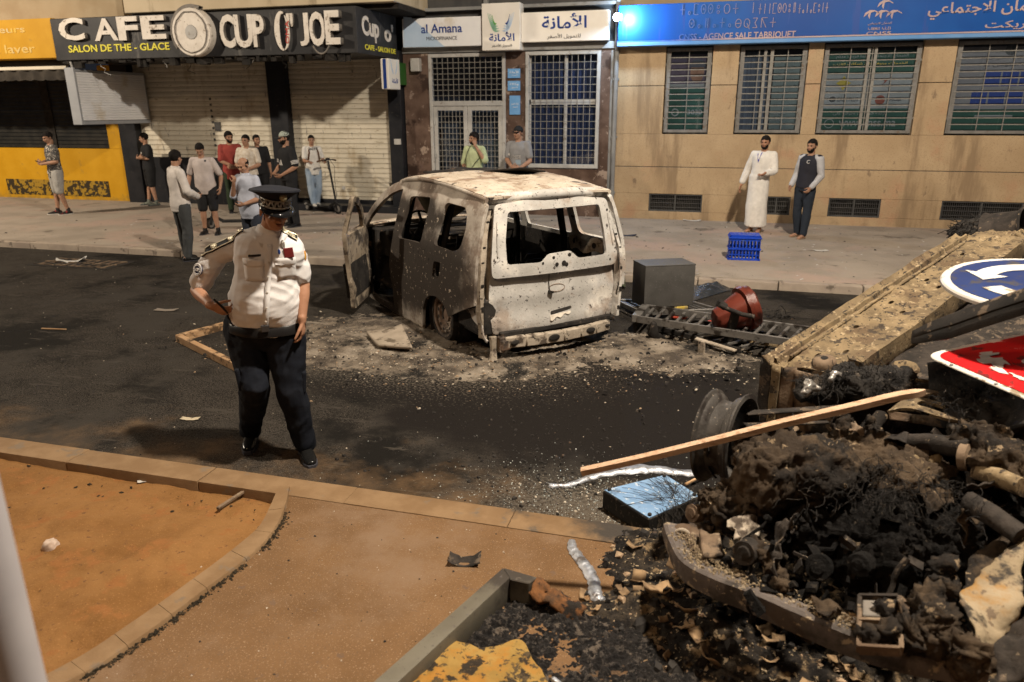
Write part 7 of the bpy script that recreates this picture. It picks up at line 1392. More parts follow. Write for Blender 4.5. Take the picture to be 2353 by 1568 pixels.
MB().prism(ppoly([(-.03, -.03), (1.05, -.03), (-.03, 1.05)], .09, 8), lambda a, b, h: TP(a, b, -.009+h), .0085).build('sign_back', M['signwhite'], yg, bevel=.003); MB().prism(ppoly([(.0, .0), (.98, .0), (.0, .98)], .07, 8), lambda a, b, h: TP(a, b, h), .003).build('red_border', M['signred'], yg); MB().prism(ppoly([(.21, .21), (.55, .21), (.21, .55)], .03), lambda a, b, h: TP(a, b, .0035+h), .002).build('white_centre', M['signwhite'], yg)
rq = random.Random(8)
for (x_, y_, rx_, ry_, nm_) in ((.17, .13, .085, .05, 21), (.25, .08, .05, .02, 15), (.10, .17, .03, .05, 13), (.36, .09, .06, .018, 17)): MB().prism([(x_+rx_*cos(2*pi*k/nm_)*rq.uniform(.45, 1.2), y_+ry_*sin(2*pi*k/nm_)*rq.uniform(.4, 1.3)) for k in range(nm_)], lambda a, b, h: TP(a, b, .0062+h), .0012).build('scraped_patch', M['signwhite'], yg)
bl_ = MB()
for x, y in ((.62, -.005), (.35, -.005), (.12, -.005)): bl_.ell(TP(x, y-.012, .0), (.008, .008, .006), None, 10, 6)
bl_.build('rivets', M['grey'], yg); MB().beam(TP(.2, .2, -.03), V(1.45, 3.5, .85), .05, .03).build('back_bracket', M['grey'], yg)
# long black bumper moulding across them
mb = MB(); P = [DP(2095, 768, 3.25), DP(2150, 742, 3.15), DP(2250, 705, 3.0), DP(2360, 668, 2.85), DP(2600, 590, 2.6)]; R = []
N_ = 24
for k in range(N_+1):
    p = spl(P, k/N_); t = k/N_; d_ = UP; o = V(.2, -.95, .1); s_ = (.45+.55*min(1, t*3))*.62; b = .006*mn.noise(p*9); R += [p+V(0, 0, .015), p+o*.05*s_+V(0, 0, .008+b), p+o*.075*s_+V(0, 0, -.03*s_), p+o*.06*s_+V(0, 0, -.05*s_), p+o*.09*s_+V(0, 0, -.07*s_+b), p+o*.085*s_+V(0, 0, -.13*s_), p+o*.03*s_+V(0, 0, -.15*s_), p+V(0, 0, -.08*s_)]
mb.add(R, [(i*8+k, i*8+(k+1) % 8, i*8+8+(k+1) % 8, i*8+8+k) for i in range(N_) for k in range(8)]+[tuple(range(8)), tuple(N_*8+k for k in range(7, -1, -1))])
tag(mb.build('bumper_moulding', mat('black_moulding', (.014, .013, .013), (.035, .03, .027), s=6, rough=.5, bump=.3, bs=40, layers=(((.16, .12, .085), 9, .64, .08),)), smooth=45), 'long black plastic bumper moulding lying across the round blue sign', 'bumper')
# wooden batten balanced on the wheel
mb = MB(); P = [DP(1336, 1084, 3.42), DP(1480, 1052, 3.36), DP(1640, 1013, 3.29), DP(1800, 972, 3.24), DP(1960, 935, 3.20), DP(2060, 911, 3.19), DP(2126, 901, 3.18)]; R = []
for k in range(31):
    t = k/30; p = spl(P, t); tg_ = (spl(P, min(1, t+.02))-spl(P, max(0, t-.02))).normalized(); o = V(0, 0, 1)-tg_*tg_.z; o.normalize(); s_ = tg_.cross(o); hw = .021 if t < .92 else .021*(1-(t-.92)/.08*.8); R += [p+o*.012+s_*hw, p+o*.012-s_*hw, p-o*.014-s_*hw, p-o*.014+s_*hw]
mb.add(R, [(i*4+k, i*4+(k+1) % 4, i*4+4+(k+1) % 4, i*4+4+k) for i in range(30) for k in range(4)]+[(0, 1, 2, 3), (123, 122, 121, 120)])
M['wood'] = mat('raw_pine_wood', (.44, .285, .185), (.52, .36, .245), s=3, rough=.7, bump=.2, bs=40, stretch=(1, 6, 14), layers=(((.33, .20, .12), 5, .6, .14, None, (1.5, 8, 20)),))
tag(mb.build('wooden_batten', M['wood'], smooth=30), 'long bent raw wooden batten resting on the burnt wheel rim', 'batten')
# ================================================================ things lying in the road
def D3(X, Y): return 1321.4+.2565*X, 488.3+.2565*Y
def G3(X, Y, z): return G(*D3(X, Y), z)
M['boxgrey'] = mat('grey_cabinet_paint', (.065, .062, .058), (.085, .081, .076), s=4, rough=.5, bump=.1, bs=120, layers=(((.12, .115, .11), 60, .70, .05), ((.08, .075, .07), 5, .62, .14)))
n0, l0, r0_ = G3(615, 856, .16), G3(445, 790, .16), G3(1057, 832, .16); ex = r0_-n0; ey = (l0-n0); ey = ey-ex*ey.dot(ex)/ex.length_squared*.85; bh = .47
mb = MB(); mb.add([n0, n0+ex, n0+ex+ey, n0+ey]+[p+V(0, 0, bh) for p in (n0, n0+ex, n0+ex+ey, n0+ey)], [(0, 1, 5, 4), (1, 2, 6, 5), (2, 3, 7, 6), (3, 0, 4, 7), (4, 5, 6, 7), (0, 3, 2, 1)])
cb_ = thing('metal_cabinet', 'plain grey sheet metal cabinet standing on the ladder and rack', 'cabinet'); mb.build('cabinet_body', M['boxgrey'], cb_, bevel=.006, segs=2, smooth=30)
MB().add([n0+V(0, 0, bh-.012)-ex*.004-ey*.006, n0+ex*1.004+V(0, 0, bh-.012)-ey*.006, n0+ex*1.004+ey*1.006+V(0, 0, bh-.012), n0-ex*.004+ey*1.006+V(0, 0, bh-.012)]+[p for p in (n0+V(0, 0, bh+.002)-ex*.004-ey*.006, n0+ex*1.004+V(0, 0, bh+.002)-ey*.006, n0+ex*1.004+ey*1.006+V(0, 0, bh+.002), n0-ex*.004+ey*1.006+V(0, 0, bh+.002))], [(0, 1, 5, 4), (1, 2, 6, 5), (2, 3, 7, 6), (3, 0, 4, 7), (4, 5, 6, 7), (0, 3, 2, 1)]).build('cabinet_top', M['boxgrey'], cb_, bevel=.003)
mb = MB(); mb.box(n0+ex*1.004+ey*.15+V(0, 0, bh*.88), (.02, .03, .05)); mb.build('latch', M['darkgrey'], cb_)
M['ladder'] = mat('dull_ladder_steel', (.20, .19, .18), (.27, .255, .24), s=8, rough=.4, metal=.6, bump=.15, bs=60, layers=(((.05, .042, .036), 6, .58, .14),))
ld = thing('ladder', 'grey metal ladder lying in the road in front of the grey cabinet', 'ladder')
a0, a1 = G3(560, 955, .17), G3(2120, 1195, .22); b0, b1 = G3(650, 855, .17), G3(2240, 1075, .22)
for p, q in ((a0, a1), (b0, b1)): MB().beam(p, q, .025, .075).build('rail', M['ladder'], ld, bevel=.004)
for k in range(15):
    t = (k+.6)/15.4; MB().beam(a0+(a1-a0)*t, b0+(b1-b0)*t, .03, .026).build('rung', M['ladder'], ld, bevel=.005)
MB().beam(a0-(a1-a0)*.012, b0-(b1-b0)*.012, .09, .08).build('end_plate', M['ladder'], ld, bevel=.004)
rk = thing('metal_rack', 'flat black metal rack of bars lying beneath the ladder and cabinet', 'rack')
c0_, c1_, c2_, c3_ = G3(365, 795, .10), G3(600, 905, .10), G3(1280, 880, .10), G3(1060, 815, .10)
for p, q in ((c0_, c1_), (c1_, c2_), (c2_, c3_), (c3_, c0_)): MB().beam(p, q, .03, .05).build('frame_bar', M['ladder'], rk, bevel=.004)
for k in range(1, 12): t = k/12; MB().beam(c0_+(c3_-c0_)*t, c1_+(c2_-c1_)*t, .014, .014).build('rack_bar', M['ladder'], rk)
for p in (c0_, c1_, c2_): MB().beam(p, V(p.x, p.y, 0), .03, .03).build('rack_foot', M['char'], rk)
l2 = thing('ladder', 'second darker ladder section under the red bin, ends on the asphalt', 'ladder'); a0, a1 = G3(660, 1010, .05), G3(1480, 1240, .05); b0, b1 = G3(1000, 960, .09), G3(1900, 1130, .09)
for p, q in ((a0, a1), (b0, b1)): MB().beam(p, q, .028, .05).build('rail', M['char'], l2, bevel=.004)
for k in range(8): t = (k+.5)/8; MB().beam(a0+(a1-a0)*t, b0+(b1-b0)*t, .03, .02).build('rung', M['ladder'], l2)
# melted red litter bin on its post
bn = thing('litter_bin', 'melted dark red litter bin on a tilted black post among the ladders', 'bin')
M['binred'] = mat('melted_red_plastic', (.10, .022, .014), (.15, .034, .022), s=6, rough=.35, bump=.3, bs=25, layers=(((.06, .02, .016), 4, .58, .14),))
bc = G3(1500, 870, .36); bax = V(.80, .35, .34).normalized(); mb = MB(); mb.lathe([(.0, -.30), (.07, -.30), (.10, -.28), (.185, -.02), (.19, .0), (.225, .005), (.23, .05), (.20, .055), (.205, .10), (.19, .12), (.17, .10), (.15, -.05), (.07, -.25)], bc, bax, 36); mb.build('bin_shell', M['binred'], bn, smooth=40, rough=.018, rs=5)
sheetp = MB(); sheetp.grid(lambda a, b: G3(1235+180*a, 960-90*b*a-20*b, .15+.10*b*a+.02*sin(5*a)), 8, 6); o = sheetp.build('bin_flap', mat('bright_red_plastic', (.42, .06, .03), (.33, .05, .03), s=6, rough=.4), bn, smooth=180); md = o.modifiers.new('s', 'SOLIDIFY'); md.thickness = .01
tail = MB(); tail.grid(lambda a, b: G3(1440+190*a, 750+230*b, .62-.45*b+.02*sin(4*a)), 10, 10); 
MB().beam(G3(1440, 890, .40), G3(1362, 1190, .02), .075, .06).build('post', M['char'], bn, bevel=.006); MB().tube([G3(1290, 830, .48), G3(1400, 880, .42), G3(1500, 915, .38), G3(1605, 935, .36)], .022, 8).build('hoop', M['char'], bn, smooth=60); MB().box(G3(1315, 830, .47), (.10, .06, .07), Matrix.Rotation(.5, 3, 'Y')).build('clamp', M['char'], bn, bevel=.012, rough=.012)
MB().beam(G3(1340, 1150, .03), G3(1500, 1160, .03), .16, .03).build('foot_plate', M['char'], bn, bevel=.006)
def strip(name, label, cat, pts, w, t, m_, group=None): mb = MB(); mb.beam(pts[0], pts[1], w, t); return tag(mb.build(name, m_, bevel=min(w, t)*.2, rough=.003, rs=15), label, cat, group)
RED = bpy.data.materials['bright_red_plastic']
strip('plastic_strip', 'bright red plastic strip under the ladder rungs', 'plastic strip', (G3(835, 930, .12), G3(1000, 945, .12)), .07, .02, RED)
mb = MB(); mb.ell(G3(1260, 1000, .08), (.10, .06, .05), None, 14, 10); tag(mb.build('red_cup', RED, smooth=180, rough=.02, rs=9), 'crumpled orange red plastic piece below the ladder beside the post', 'plastic piece')
strip('wooden_pole', 'thin yellowish pole lying under the far end of the ladder', 'pole', (G3(1560, 1160, .04), G3(1960, 1215, .04)), .03, .03, M['floorrust'])
strip('pale_plank', 'pale scorched plank end sticking out below the black post', 'plank', (G3(1080, 1130, .10), G3(1440, 1240, .06)), .06, .02, M['ashpale'])
strip('upright_stub', 'short pale metal stub standing in the ash', 'metal stub', (G3(1135, 1150, .16), G3(1130, 1290, .0)), .07, .03, M['ashpale'])
strip('yellow_packet', 'small yellow packet lying on the rack beside the cabinet', 'packet', (G3(900, 862, .14), G3(1000, 848, .14)), .05, .03, mat('yellow_packet_card', (.45, .32, .05), (.28, .22, .1), s=20, rough=.6))
# shredded tyre
mb = MB(); mb.rtube([G3(700, 1010, .16), G3(695, 1060, .10), G3(720, 1110, .03), G3(770, 1105, .03)], [.03, .05, .055, .03], 10); tag(mb.build('tyre_scrap', M['char'], smooth=60, rough=.03, rs=9), 'curled scrap of burnt tyre hanging below the ladder', 'tyre scrap')
# black plastic sheet by the kerb
mb = MB(); q = [G3(1060, 800, .0), G3(1400, 700, .0), G3(1330, 640, .0), G3(1040, 650, .0)]
mb.grid(lambda a, b: (lambda p: p+V(0, 0, .01+.10*max(0, sin(pi*a)*sin(pi*b))*(.5+.8*abs(mn.noise(p*6)))+.03*mn.noise(p*14)*sin(pi*a)*sin(pi*b)))((q[0]*(1-a)+q[1]*a)*(1-b)+(q[3]*(1-a)+q[2]*a)*b), 50, 30); tag(mb.build('plastic_sheet', mat('black_plastic_film', (.018, .022, .028), (.03, .035, .042), s=5, rough=.22, bump=.5, bs=25), smooth=180), 'crumpled shiny black plastic sheet by the far kerb behind the cabinet', 'plastic sheet')
mb = MB(); q2 = [G3(385, 680, 0), G3(450, 690, 0), G3(450, 480, .0), G3(400, 500, 0)]; mb.grid(lambda a, b: (lambda p: p+V(0, 0, .02+.25*sin(pi*a)*sin(pi*min(1, b*1.1))+.05*mn.noise(p*9)))((q2[0]*(1-a)+q2[1]*a)*(1-b)+(q2[3]*(1-a)+q2[2]*a)*b), 16, 20); tag(mb.build('green_netting', mat('dark_green_net', (.05, .06, .035), (.09, .10, .06), s=18, rough=.8, bump=.6, bs=40), smooth=180), 'heap of dark green netting between the van and the grey cabinet', 'netting')
# tangle of wire on the road
mb = MB(); rn = random.Random(4); c = G3(1800, 940, .0)
for k in range(9): P = [c+V(rn.gauss(0, .12), rn.gauss(0, .12), abs(rn.gauss(0, .04))) for _ in range(5)]; mb.tube([spl(P, t/16) for t in range(17)], .004, 5, False)
mb.tube([spl([G3(1650, 900, .02), G3(1640, 940, .02), G3(1720, 985, .02), G3(1840, 960, .05), G3(1880, 870, .15)], t/20) for t in range(21)], .004, 5, False); tag(mb.build('wire_coil', M['char'], smooth=60), 'loose coil of dark wire on the road beyond the ladder', 'wire')
# blue crate upside down on the pavement
cr = thing('crate', 'blue plastic crate standing upside down on the pavement', 'crate'); M['crate'] = mat('blue_crate_plastic', (.008, .045, .40), (.012, .06, .48), s=6, rough=.4, layers=(((.05, .09, .30), 9, .64, .1),))
p0, p1 = G3(1372, 425, .1), G3(1648, 435, .1); cxv = (p1-p0); cw = cxv.length; cxv.normalize(); cyv = V(0, 0, 1).cross(cxv); cd = .30; chh = .36
def CR(x, y, z): return p0+cxv*x+cyv*y+V(0, 0, z)
def crate_side(o, du, L):
    dv = V(0, 0, 1); hs = []; nx = 9
    for i in range(nx):
        x0 = L*(i+.22)/nx; x1 = L*(i+.78)/nx
        for z0, z1 in ((.03, .075), (.09, .145), (.185, .29)): hs.append([(x0, z0), (x1, z0), (x1, z1), (x0, z1)])
    return panel([(0, 0), (L, 0), (L, chh), (0, chh)], hs, lambda a, b: o+du*a+dv*b+du.cross(dv)*(-.012*(1-b/chh)*0), .012, .5)
for o, du, L in ((CR(0, 0, 0), cxv, cw), (CR(cw, 0, 0), cyv, cd), (CR(cw, cd, 0), -cxv, cw), (CR(0, cd, 0), -cyv, cd)): crate_side(o, du, L).build('crate_side', M['crate'], cr)
def cbox(x0, x1, y0, y1, z0, z1): mb = MB(); mb.add([CR(x, y, z) for x in (x0, x1) for y in (y0, y1) for z in (z0, z1)], [(0, 1, 3, 2), (4, 6, 7, 5), (0, 4, 5, 1), (2, 3, 7, 6), (0, 2, 6, 4), (1, 5, 7, 3)]); return mb
cbox(.005, cw-.005, .005, cd-.005, chh+.001, chh+.012).build('crate_base', M['crate'], cr, bevel=.004)
for z in (.0, .155, .32): 
    for (x0, x1, y0, y1) in ((-.012, cw+.012, -.016, -.001), (-.012, cw+.012, cd+.001, cd+.016), (-.016, -.001, -.001, cd+.001), (cw+.001, cw+.016, -.001, cd+.001)): cbox(x0, x1, y0, y1, z, z+.02).build('crate_rib', M['crate'], cr, bevel=.003)
# wooden frame on the road
fr_ = thing('timber_corner', 'corner of a wooden frame lying on the road behind the officer', 'frame'); M['timber'] = mat('scuffed_timber', (.36, .215, .11), (.45, .29, .16), s=4, rough=.75, bump=.3, bs=40, stretch=(1, 4, 8), layers=(((.09, .055, .03), 5, .58, .12),))
f0, f1, f2 = G(411, 770, .07), G(520, 823, .07), G(492, 748, .07)
for p, q in ((f0-(f1-f0)*.02, f1+(f1-f0)*.35), (f0+(f2-f0)*.04, f2+(f2-f0)*.6)): MB().beam(p-V(0, 0, .035), q-V(0, 0, .035), .06, .08).build('frame_rail', M['timber'], fr_, bevel=.006)
# sheet panel in the ash beside the rear wheel
pq_ = [G(869, 798, .06), G(948, 803, .06), G(926, 762, .06), G(842, 768, .06)]
mb = MB(); mb.grid(lambda a, b: (lambda p: p+V(0, 0, .05*(a**3)*b+.006*mn.noise(p*8)))((pq_[0]*(1-a)+pq_[1]*a)*(1-b)+(pq_[3]*(1-a)+pq_[2]*a)*b), 14, 12); o = mb.build('ashy_sheet', mat('ashy_flat_panel', (.26, .215, .165), (.34, .285, .225), s=4, rough=.8, bump=.3, bs=40, layers=(((.12, .095, .07), 7, .6, .12),)), smooth=180); md = o.modifiers.new('s', 'SOLIDIFY'); md.thickness = .035; md.offset = -1; tag(o, 'flat ash covered metal panel lying beside the rear wheel of the van', 'panel')
# molten aluminium runs
def melt(name, label, pts, seed):
    mb = MB(); n = 64; R = []; o = random.Random(seed).random()*20
    for k in range(n+1):
        t = k/n; x = t*(len(pts)-1); i = min(int(x), len(pts)-2); f = x-i; ct = [G(1263.9+.46292*p[0], 861.75+.46292*p[1], p[3] if len(p) > 3 else .0) for p in pts]; p = spl(ct, t); w = pts[i][2]*(1-f)+pts[i+1][2]*f
        tg_ = (spl(ct, min(1, t+.02))-spl(ct, max(0, t-.02))).normalized(); s_ = V(0, 0, 1).cross(tg_).normalized(); l_ = w*(1+.5*mn.noise(Vector((t*22, o, 0)))); r_ = w*(1+.5*mn.noise(Vector((t*22, o, 9)))); hgt_ = (.012+w*.28)*(1+.3*mn.noise(Vector((t*30, o, 4)))); R += [p+s_*l_, p+s_*l_*.75+V(0, 0, hgt_*.8), p+V(0, 0, hgt_*(1+.2*mn.noise(Vector((t*40, 2, o))))), p-s_*r_*.75+V(0, 0, hgt_*.85), p-s_*r_]
    mb.add(R, [(i*5+k, i*5+k+1, i*5+6+k, i*5+5+k) for i in range(n) for k in range(4)]+[(0, 1, 2, 3, 4), tuple(n*5+k for k in range(4, -1, -1))]); tag(mb.build(name, M['alum'], smooth=180), label, 'molten metal', 'runs of molten aluminium')
melt('molten_metal', 'long shiny run of molten aluminium beyond the blue topped box', [(-5, 553, .018), (70, 553, .02), (130, 540, .022), (200, 512, .026), (290, 492, .03), (380, 478, .042), (450, 472, .055), (530, 474, .045), (620, 486, .032), (700, 492, .035), (790, 505, .03)], 1)
melt('molten_metal', 'short shiny run of molten aluminium on the pink pavement', [(108, 830, .022, .08), (112, 865, .024, .08), (140, 905, .028, .08), (175, 950, .032, .08), (205, 1000, .03, .08), (222, 1050, .03, .08), (228, 1100, .035, .08), (262, 1125, .02, .08)], 2)
# flat black box with glossy blue top and loose wires
lb = thing('light_box', 'flat black box with shiny pale blue top and loose wires', 'box'); tq = [G(1385, 1126, .13), G(1491, 1193, .13), G(1609, 1140, .13), G(1530, 1090, .13)]; dz = V(0, 0, -.12)
mb = MB(); mb.add([p-V(0, 0, .004) for p in tq]+[p+dz for p in tq], [(0, 1, 2, 3), (7, 6, 5, 4), (0, 4, 5, 1), (1, 5, 6, 2), (2, 6, 7, 3), (3, 7, 4, 0)]); mb.build('box_body', mat('black_box_paint', (.012, .012, .013), (.025, .024, .023), s=8, rough=.5, layers=(((.10, .08, .06), 30, .64, .06),)), lb, bevel=.004)
ctr = sum(tq, V(0, 0, 0))/4; mb = MB(); T = [ctr+(p-ctr)*.965 for p in tq]; mb.add([p-V(0, 0, .003) for p in T]+[p+V(0, 0, .001) for p in T], [(4, 5, 6, 7), (0, 1, 5, 4), (1, 2, 6, 5), (2, 3, 7, 6), (3, 0, 4, 7)]); mb.build('top_panel', mat('pale_blue_panel', (.15, .27, .45), (.20, .33, .52), s=3, rough=.25, spec=.8, layers=(((.10, .15, .22), 9, .62, .1), ((.5, .55, .6), 24, .67, .05))), lb)
mb = MB()
for p in T: mb.ell(ctr+(p-ctr)*.9+V(0, 0, .008), (.012, .012, .010), None, 10, 8)
mb.build('corner_bolt', M['char'], lb, smooth=60); mb = MB(); rn = random.Random(14)
for k in range(46):
    a = T[2]*.45+T[1]*.25+ctr*.30+V(rn.gauss(0, .06), rn.gauss(0, .05), .0); ang = rn.gauss(2.2, .7); P = [a+V(cos(ang), sin(ang), 0)*t*.09+V(rn.gauss(0, .006), rn.gauss(0, .006), .006+.012*sin(t*1.4)+rn.random()*.004) for t in range(4)]; mb.tube([spl(P, t/8) for t in range(9)], .0013, 4, False)
for k in range(34):
    a = T[1]*(.3+.5*rn.random())+T[2]*(.2+.4*rn.random()); a = T[1]+(T[2]-T[1])*rn.uniform(.2, 1.05); P = [a+V(rn.gauss(0, .02), rn.gauss(0, .02), .01), a+V(rn.gauss(.02, .03), -.05, -.02), a+V(rn.gauss(.03, .05), -.10, -.08), a+V(rn.gauss(.02, .08), -.16, -.11)]; mb.tube([spl(P, t/8) for t in range(9)], .0015, 4, False)
mb.build('loose_wires', M['black'], lb); strip('wooden_stick', 'thin yellow stick beside the blue topped box and wheel rim', 'stick', (G(1575, 1113, .03), G(1640, 1080, .05)), .016, .012, M['timber'])
# charred insulated panel lying on the pavement close to the camera
ip_ = thing('insulated_panel', 'charred insulated panel with grey metal edge, yellow foam and black crust', 'panel'); zt_ = .20
k0 = G(1156, 1304, zt_); k1 = G(820, 1600, zt_); k2 = G(1250, 1331, zt_)
dA = (k1-k0).normalized(); dB = (k2-k0).normalized(); wB = V(0, 0, 1).cross(dA); wB = wB if wB.dot(dB) > 0 else -wB
M['edge'] = mat('grey_panel_edge', (.115, .102, .078), (.145, .13, .10), s=5, rough=.5, bump=.1, bs=60, layers=(((.05, .042, .035), 2.5, .90, .16, ((k0.x, k0.y, zt_, .55, .55, .5, .55),)), ((.10, .085, .07), 30, .66, .06)))
MB().add([k0, k0+dA*1.35, k0+dA*1.35+wB*.085, k0+wB*.072+dA*.05]+[p-V(0, 0, .13) for p in (k0, k0+dA*1.35, k0+dA*1.35+wB*.085, k0+wB*.072+dA*.05)], [(0, 1, 2, 3), (7, 6, 5, 4), (0, 4, 5, 1), (1, 5, 6, 2), (2, 6, 7, 3), (3, 7, 4, 0)]).build('metal_edge', M['edge'], ip_, bevel=.006, segs=2, smooth=30)
MB().add([k0+dB*.004, k0+dA*.06+wB*.085, k0+dB*.17+dA*.06, k0+dB*.18]+[p-V(0, 0, .13) for p in (k0+dB*.004, k0+dA*.06+wB*.085, k0+dB*.17+dA*.06, k0+dB*.18)], [(0, 1, 2, 3), (7, 6, 5, 4), (0, 4, 5, 1), (1, 5, 6, 2), (2, 6, 7, 3), (3, 7, 4, 0)]).build('metal_edge', M['edge'], ip_, bevel=.004)
mb = MB(); e0, e1 = G(1235, 1328, zt_-.01), G(1345, 1408, .10); mb.grid(lambda a, b: (lambda p: p+V(0, 0, .03*mn.noise(p*16)+.02*sin(3*b)))(e0+(e1-e0)*a+V(-.25, -.97, -.5)*(.075*b*(1.1-.4*a))+V(.02, .02, 0)*mn.noise(V(a*9, b*3, 1))), 26, 8); o = mb.build('burnt_edge', mat('orange_scorched_edge', (.20, .085, .03), (.07, .038, .02), s=14, rough=.85, bump=.6, bs=60, layers=(((.02, .016, .013), 9, .56, .12),)), ip_, smooth=180); md = o.modifiers.new('s', 'SOLIDIFY'); md.thickness = .012
cpoly = [G(*q, .1) for q in ((1200, 1338), (1345, 1405), (1470, 1440), (1620, 1560), (1700, 1680), (900, 1680), (940, 1570), (1080, 1440))]; cp2 = [(p.x, p.y) for p in cpoly]
def crz(x, y): p = Vector((x, y, 0)); return .085+.028*mn.noise(p*7)+.022*abs(mn.noise(p*19))+.016*mn.noise(p*42)+.010*mn.noise(p*95)
mb = MB(); xs = [p[0] for p in cp2]; ys = [p[1] for p in cp2]; nx, ny = 300, 260; X0_, X1_, Y0_, Y1_ = min(xs), max(xs), min(ys), max(ys)
mb.grid(lambda a, b: (lambda x, y: V(x, y, crz(x, y)-(.16 if not inside((x+.03*mn.noise(Vector((x*9, y*9, 3))), y+.03*mn.noise(Vector((x*9, y*9, 8)))), cp2) else 0)))(X0_+(X1_-X0_)*a, Y0_+(Y1_-Y0_)*b), nx, ny)
o = tag(mb.build('charred_crust', mat('black_crackled_char', (.010, .009, .009), (.030, .026, .024), s=26, det=9, rough=.9, bump=1, bs=110, dist=.02, layers=(((.085, .072, .062), 34, .60, .09), ((.16, .13, .105), 12, .68, .06))), ip_, smooth=180), kind='stuff')
fpoly = [(p.x, p.y) for p in (G(*q, .13) for q in ((925, 1600), (1000, 1505), (1038, 1474), (1075, 1478), (1100, 1488), (1150, 1483), (1192, 1470), (1208, 1482), (1222, 1515), (1245, 1540), (1275, 1600), (1300, 1700), (850, 1700)))]
mb = panel(fpoly, [], lambda a, b: V(a, b, .135+.016*mn.noise(Vector((a*8, b*8, 0)))+.008*mn.noise(Vector((a*30, b*30, 4)))), .08, .016); mb.build('yellow_foam', mat('scorched_yellow_foam', (.25, .15, .038), (.33, .21, .062), s=5, rough=.85, bump=.5, bs=60, layers=(((.34, .16, .03), 3, .56, .16), ((.03, .022, .015), 9, .60, .07), ((.08, .055, .028), 26, .63, .06))), ip_, smooth=180)
MB().rtube([G(1272, 1562, .1), G(1285, 1572, .1)], .012, 8).build('metal_bit', M['alum'], ip_)
# white post near the camera at the edge of the sand
pp_ = G(-2, 1420, 0)*.36; mb = MB(); mb.tube([V(pp_.x, pp_.y, 0), V(pp_.x, pp_.y, 2.6)], .045, 20); pt = thing('post', 'white painted post standing in the sand close to the camera', 'post'); mb.build('post_shaft', mat('white_post_paint', (.36, .345, .36), (.40, .385, .40), s=5, rough=.5), pt, smooth=40); MB().lathe([(.045, 0), (.043, .02), (.02, .035), (0, .036)], (pp_.x, pp_.y, 2.6), (0, 0, 1), 20).build('post_cap', bpy.data.materials['white_post_paint'], pt, smooth=40)
# ---------------------------------------------------------------- litter
WP = mat('white_paper', (.55, .53, .50), (.45, .43, .40), s=12, rough=.8)
def sheetlit(name, label, cat, uv, z, w, l, m_, curl=.02, rz=0, group=None):
    c = G(*uv, z); R = Matrix.Rotation(rz, 3, 'Z'); mb = MB(); mb.grid(lambda a, b: c+R @ V((a-.5)*w*(1+.1*mn.noise(c+V(b*3, 0, 0))), (b-.5)*l, .004+curl*(abs(2*a-1)**2+.6*mn.noise(c*3+V(a*4, b*4, 0)))), 8, 6); o = mb.build(name, m_, smooth=180); md = o.modifiers.new('s', 'SOLIDIFY'); md.thickness = .003; return tag(o, label, cat, group)
sheetlit('paper_scrap', 'white paper scrap at the foot of the beige wall under a vent', 'paper', (1590, 508), .1, .35, .12, WP, .02, .1)
sheetlit('paper_scrap', 'white paper scrap on the pavement right of the blue crate', 'paper', (1886, 577), .1, .22, .1, WP, .01, .3)
sheetlit('dark_card', 'dark blue card lying on the pavement behind the van', 'card', (1437, 542), .1, .38, .14, mat('dark_blue_card', (.03, .035, .055), rough=.7), .02, .1)
sheetlit('paper_scrap', 'pale paper strip leaning over the drain cover in the road', 'paper', (165, 603), 0, .42, .10, WP, .06, .6)
sheetlit('paper_scrap', 'pale paper scrap on the dark asphalt near the kerb, left of the officer', 'paper', (438, 964), 0, .14, .05, mat('cream_paper', (.45, .38, .27), rough=.8), .01, .2)
sheetlit('wood_chip', 'pale splinter of wood lying on the road left of the officer', 'splinter', (382, 714), 0, .26, .09, mat('grey_chip', (.20, .17, .14), rough=.8), .01, .2)
sheetlit('paper_scrap', 'small white scrap lying among ash at the near kerb, by the black smear', 'paper', (330, 1108), .02, .07, .03, WP, .006, .7)
strip('stick', 'thin pale stick lying on the road far from the kerb', 'stick', (G(95, 755, .01), G(152, 757, .01)), .015, .012, M['timber'])
strip('curved_stick', 'dark piece of burnt hose lying in the sand near the kerb', 'hose', (G(500, 1170, .05), G(560, 1130, .05)), .02, .02, M['wrust'])
mb = MB(); mb.ell(G(121, 1270, .03)+V(0, 0, .03), (.045, .04, .05)); mb.ell(G(100, 1285, .03), (.04, .02, .01)); me = remesh(mb, .009, 2); jitter(me, .012, 28); tag(mesh_obj('plastic_bag', me, mat('pinkish_white_film', (.50, .40, .33), (.42, .31, .24), s=20, rough=.5)), 'small crumpled whitish plastic bag lying in the orange sand', 'bag')
sheetlit('charred_flake', 'dark charred flake on the pink pavement near the insulated panel', 'flake', (1068, 1292), NZ, .16, .09, M['wdark'], .03, .2)
dc = thing('drain_cover', 'rusty drain cover grid set in the road by the far kerb', 'drain cover'); d0 = G(88, 604, 0); mb = MB()
for k in range(9): mb.box(d0+V(.12+k*.15, .12, .008), (.03, .5, .012))
for k in range(3): mb.box(d0+V(.7, -.1+k*.22, .009), (1.35, .03, .012))
mb.build('grating', M['wrust'], dc); MB().box(d0+V(.7, .12, .002), (1.5, .62, .004)).build('grating_frame', M['black'], dc)
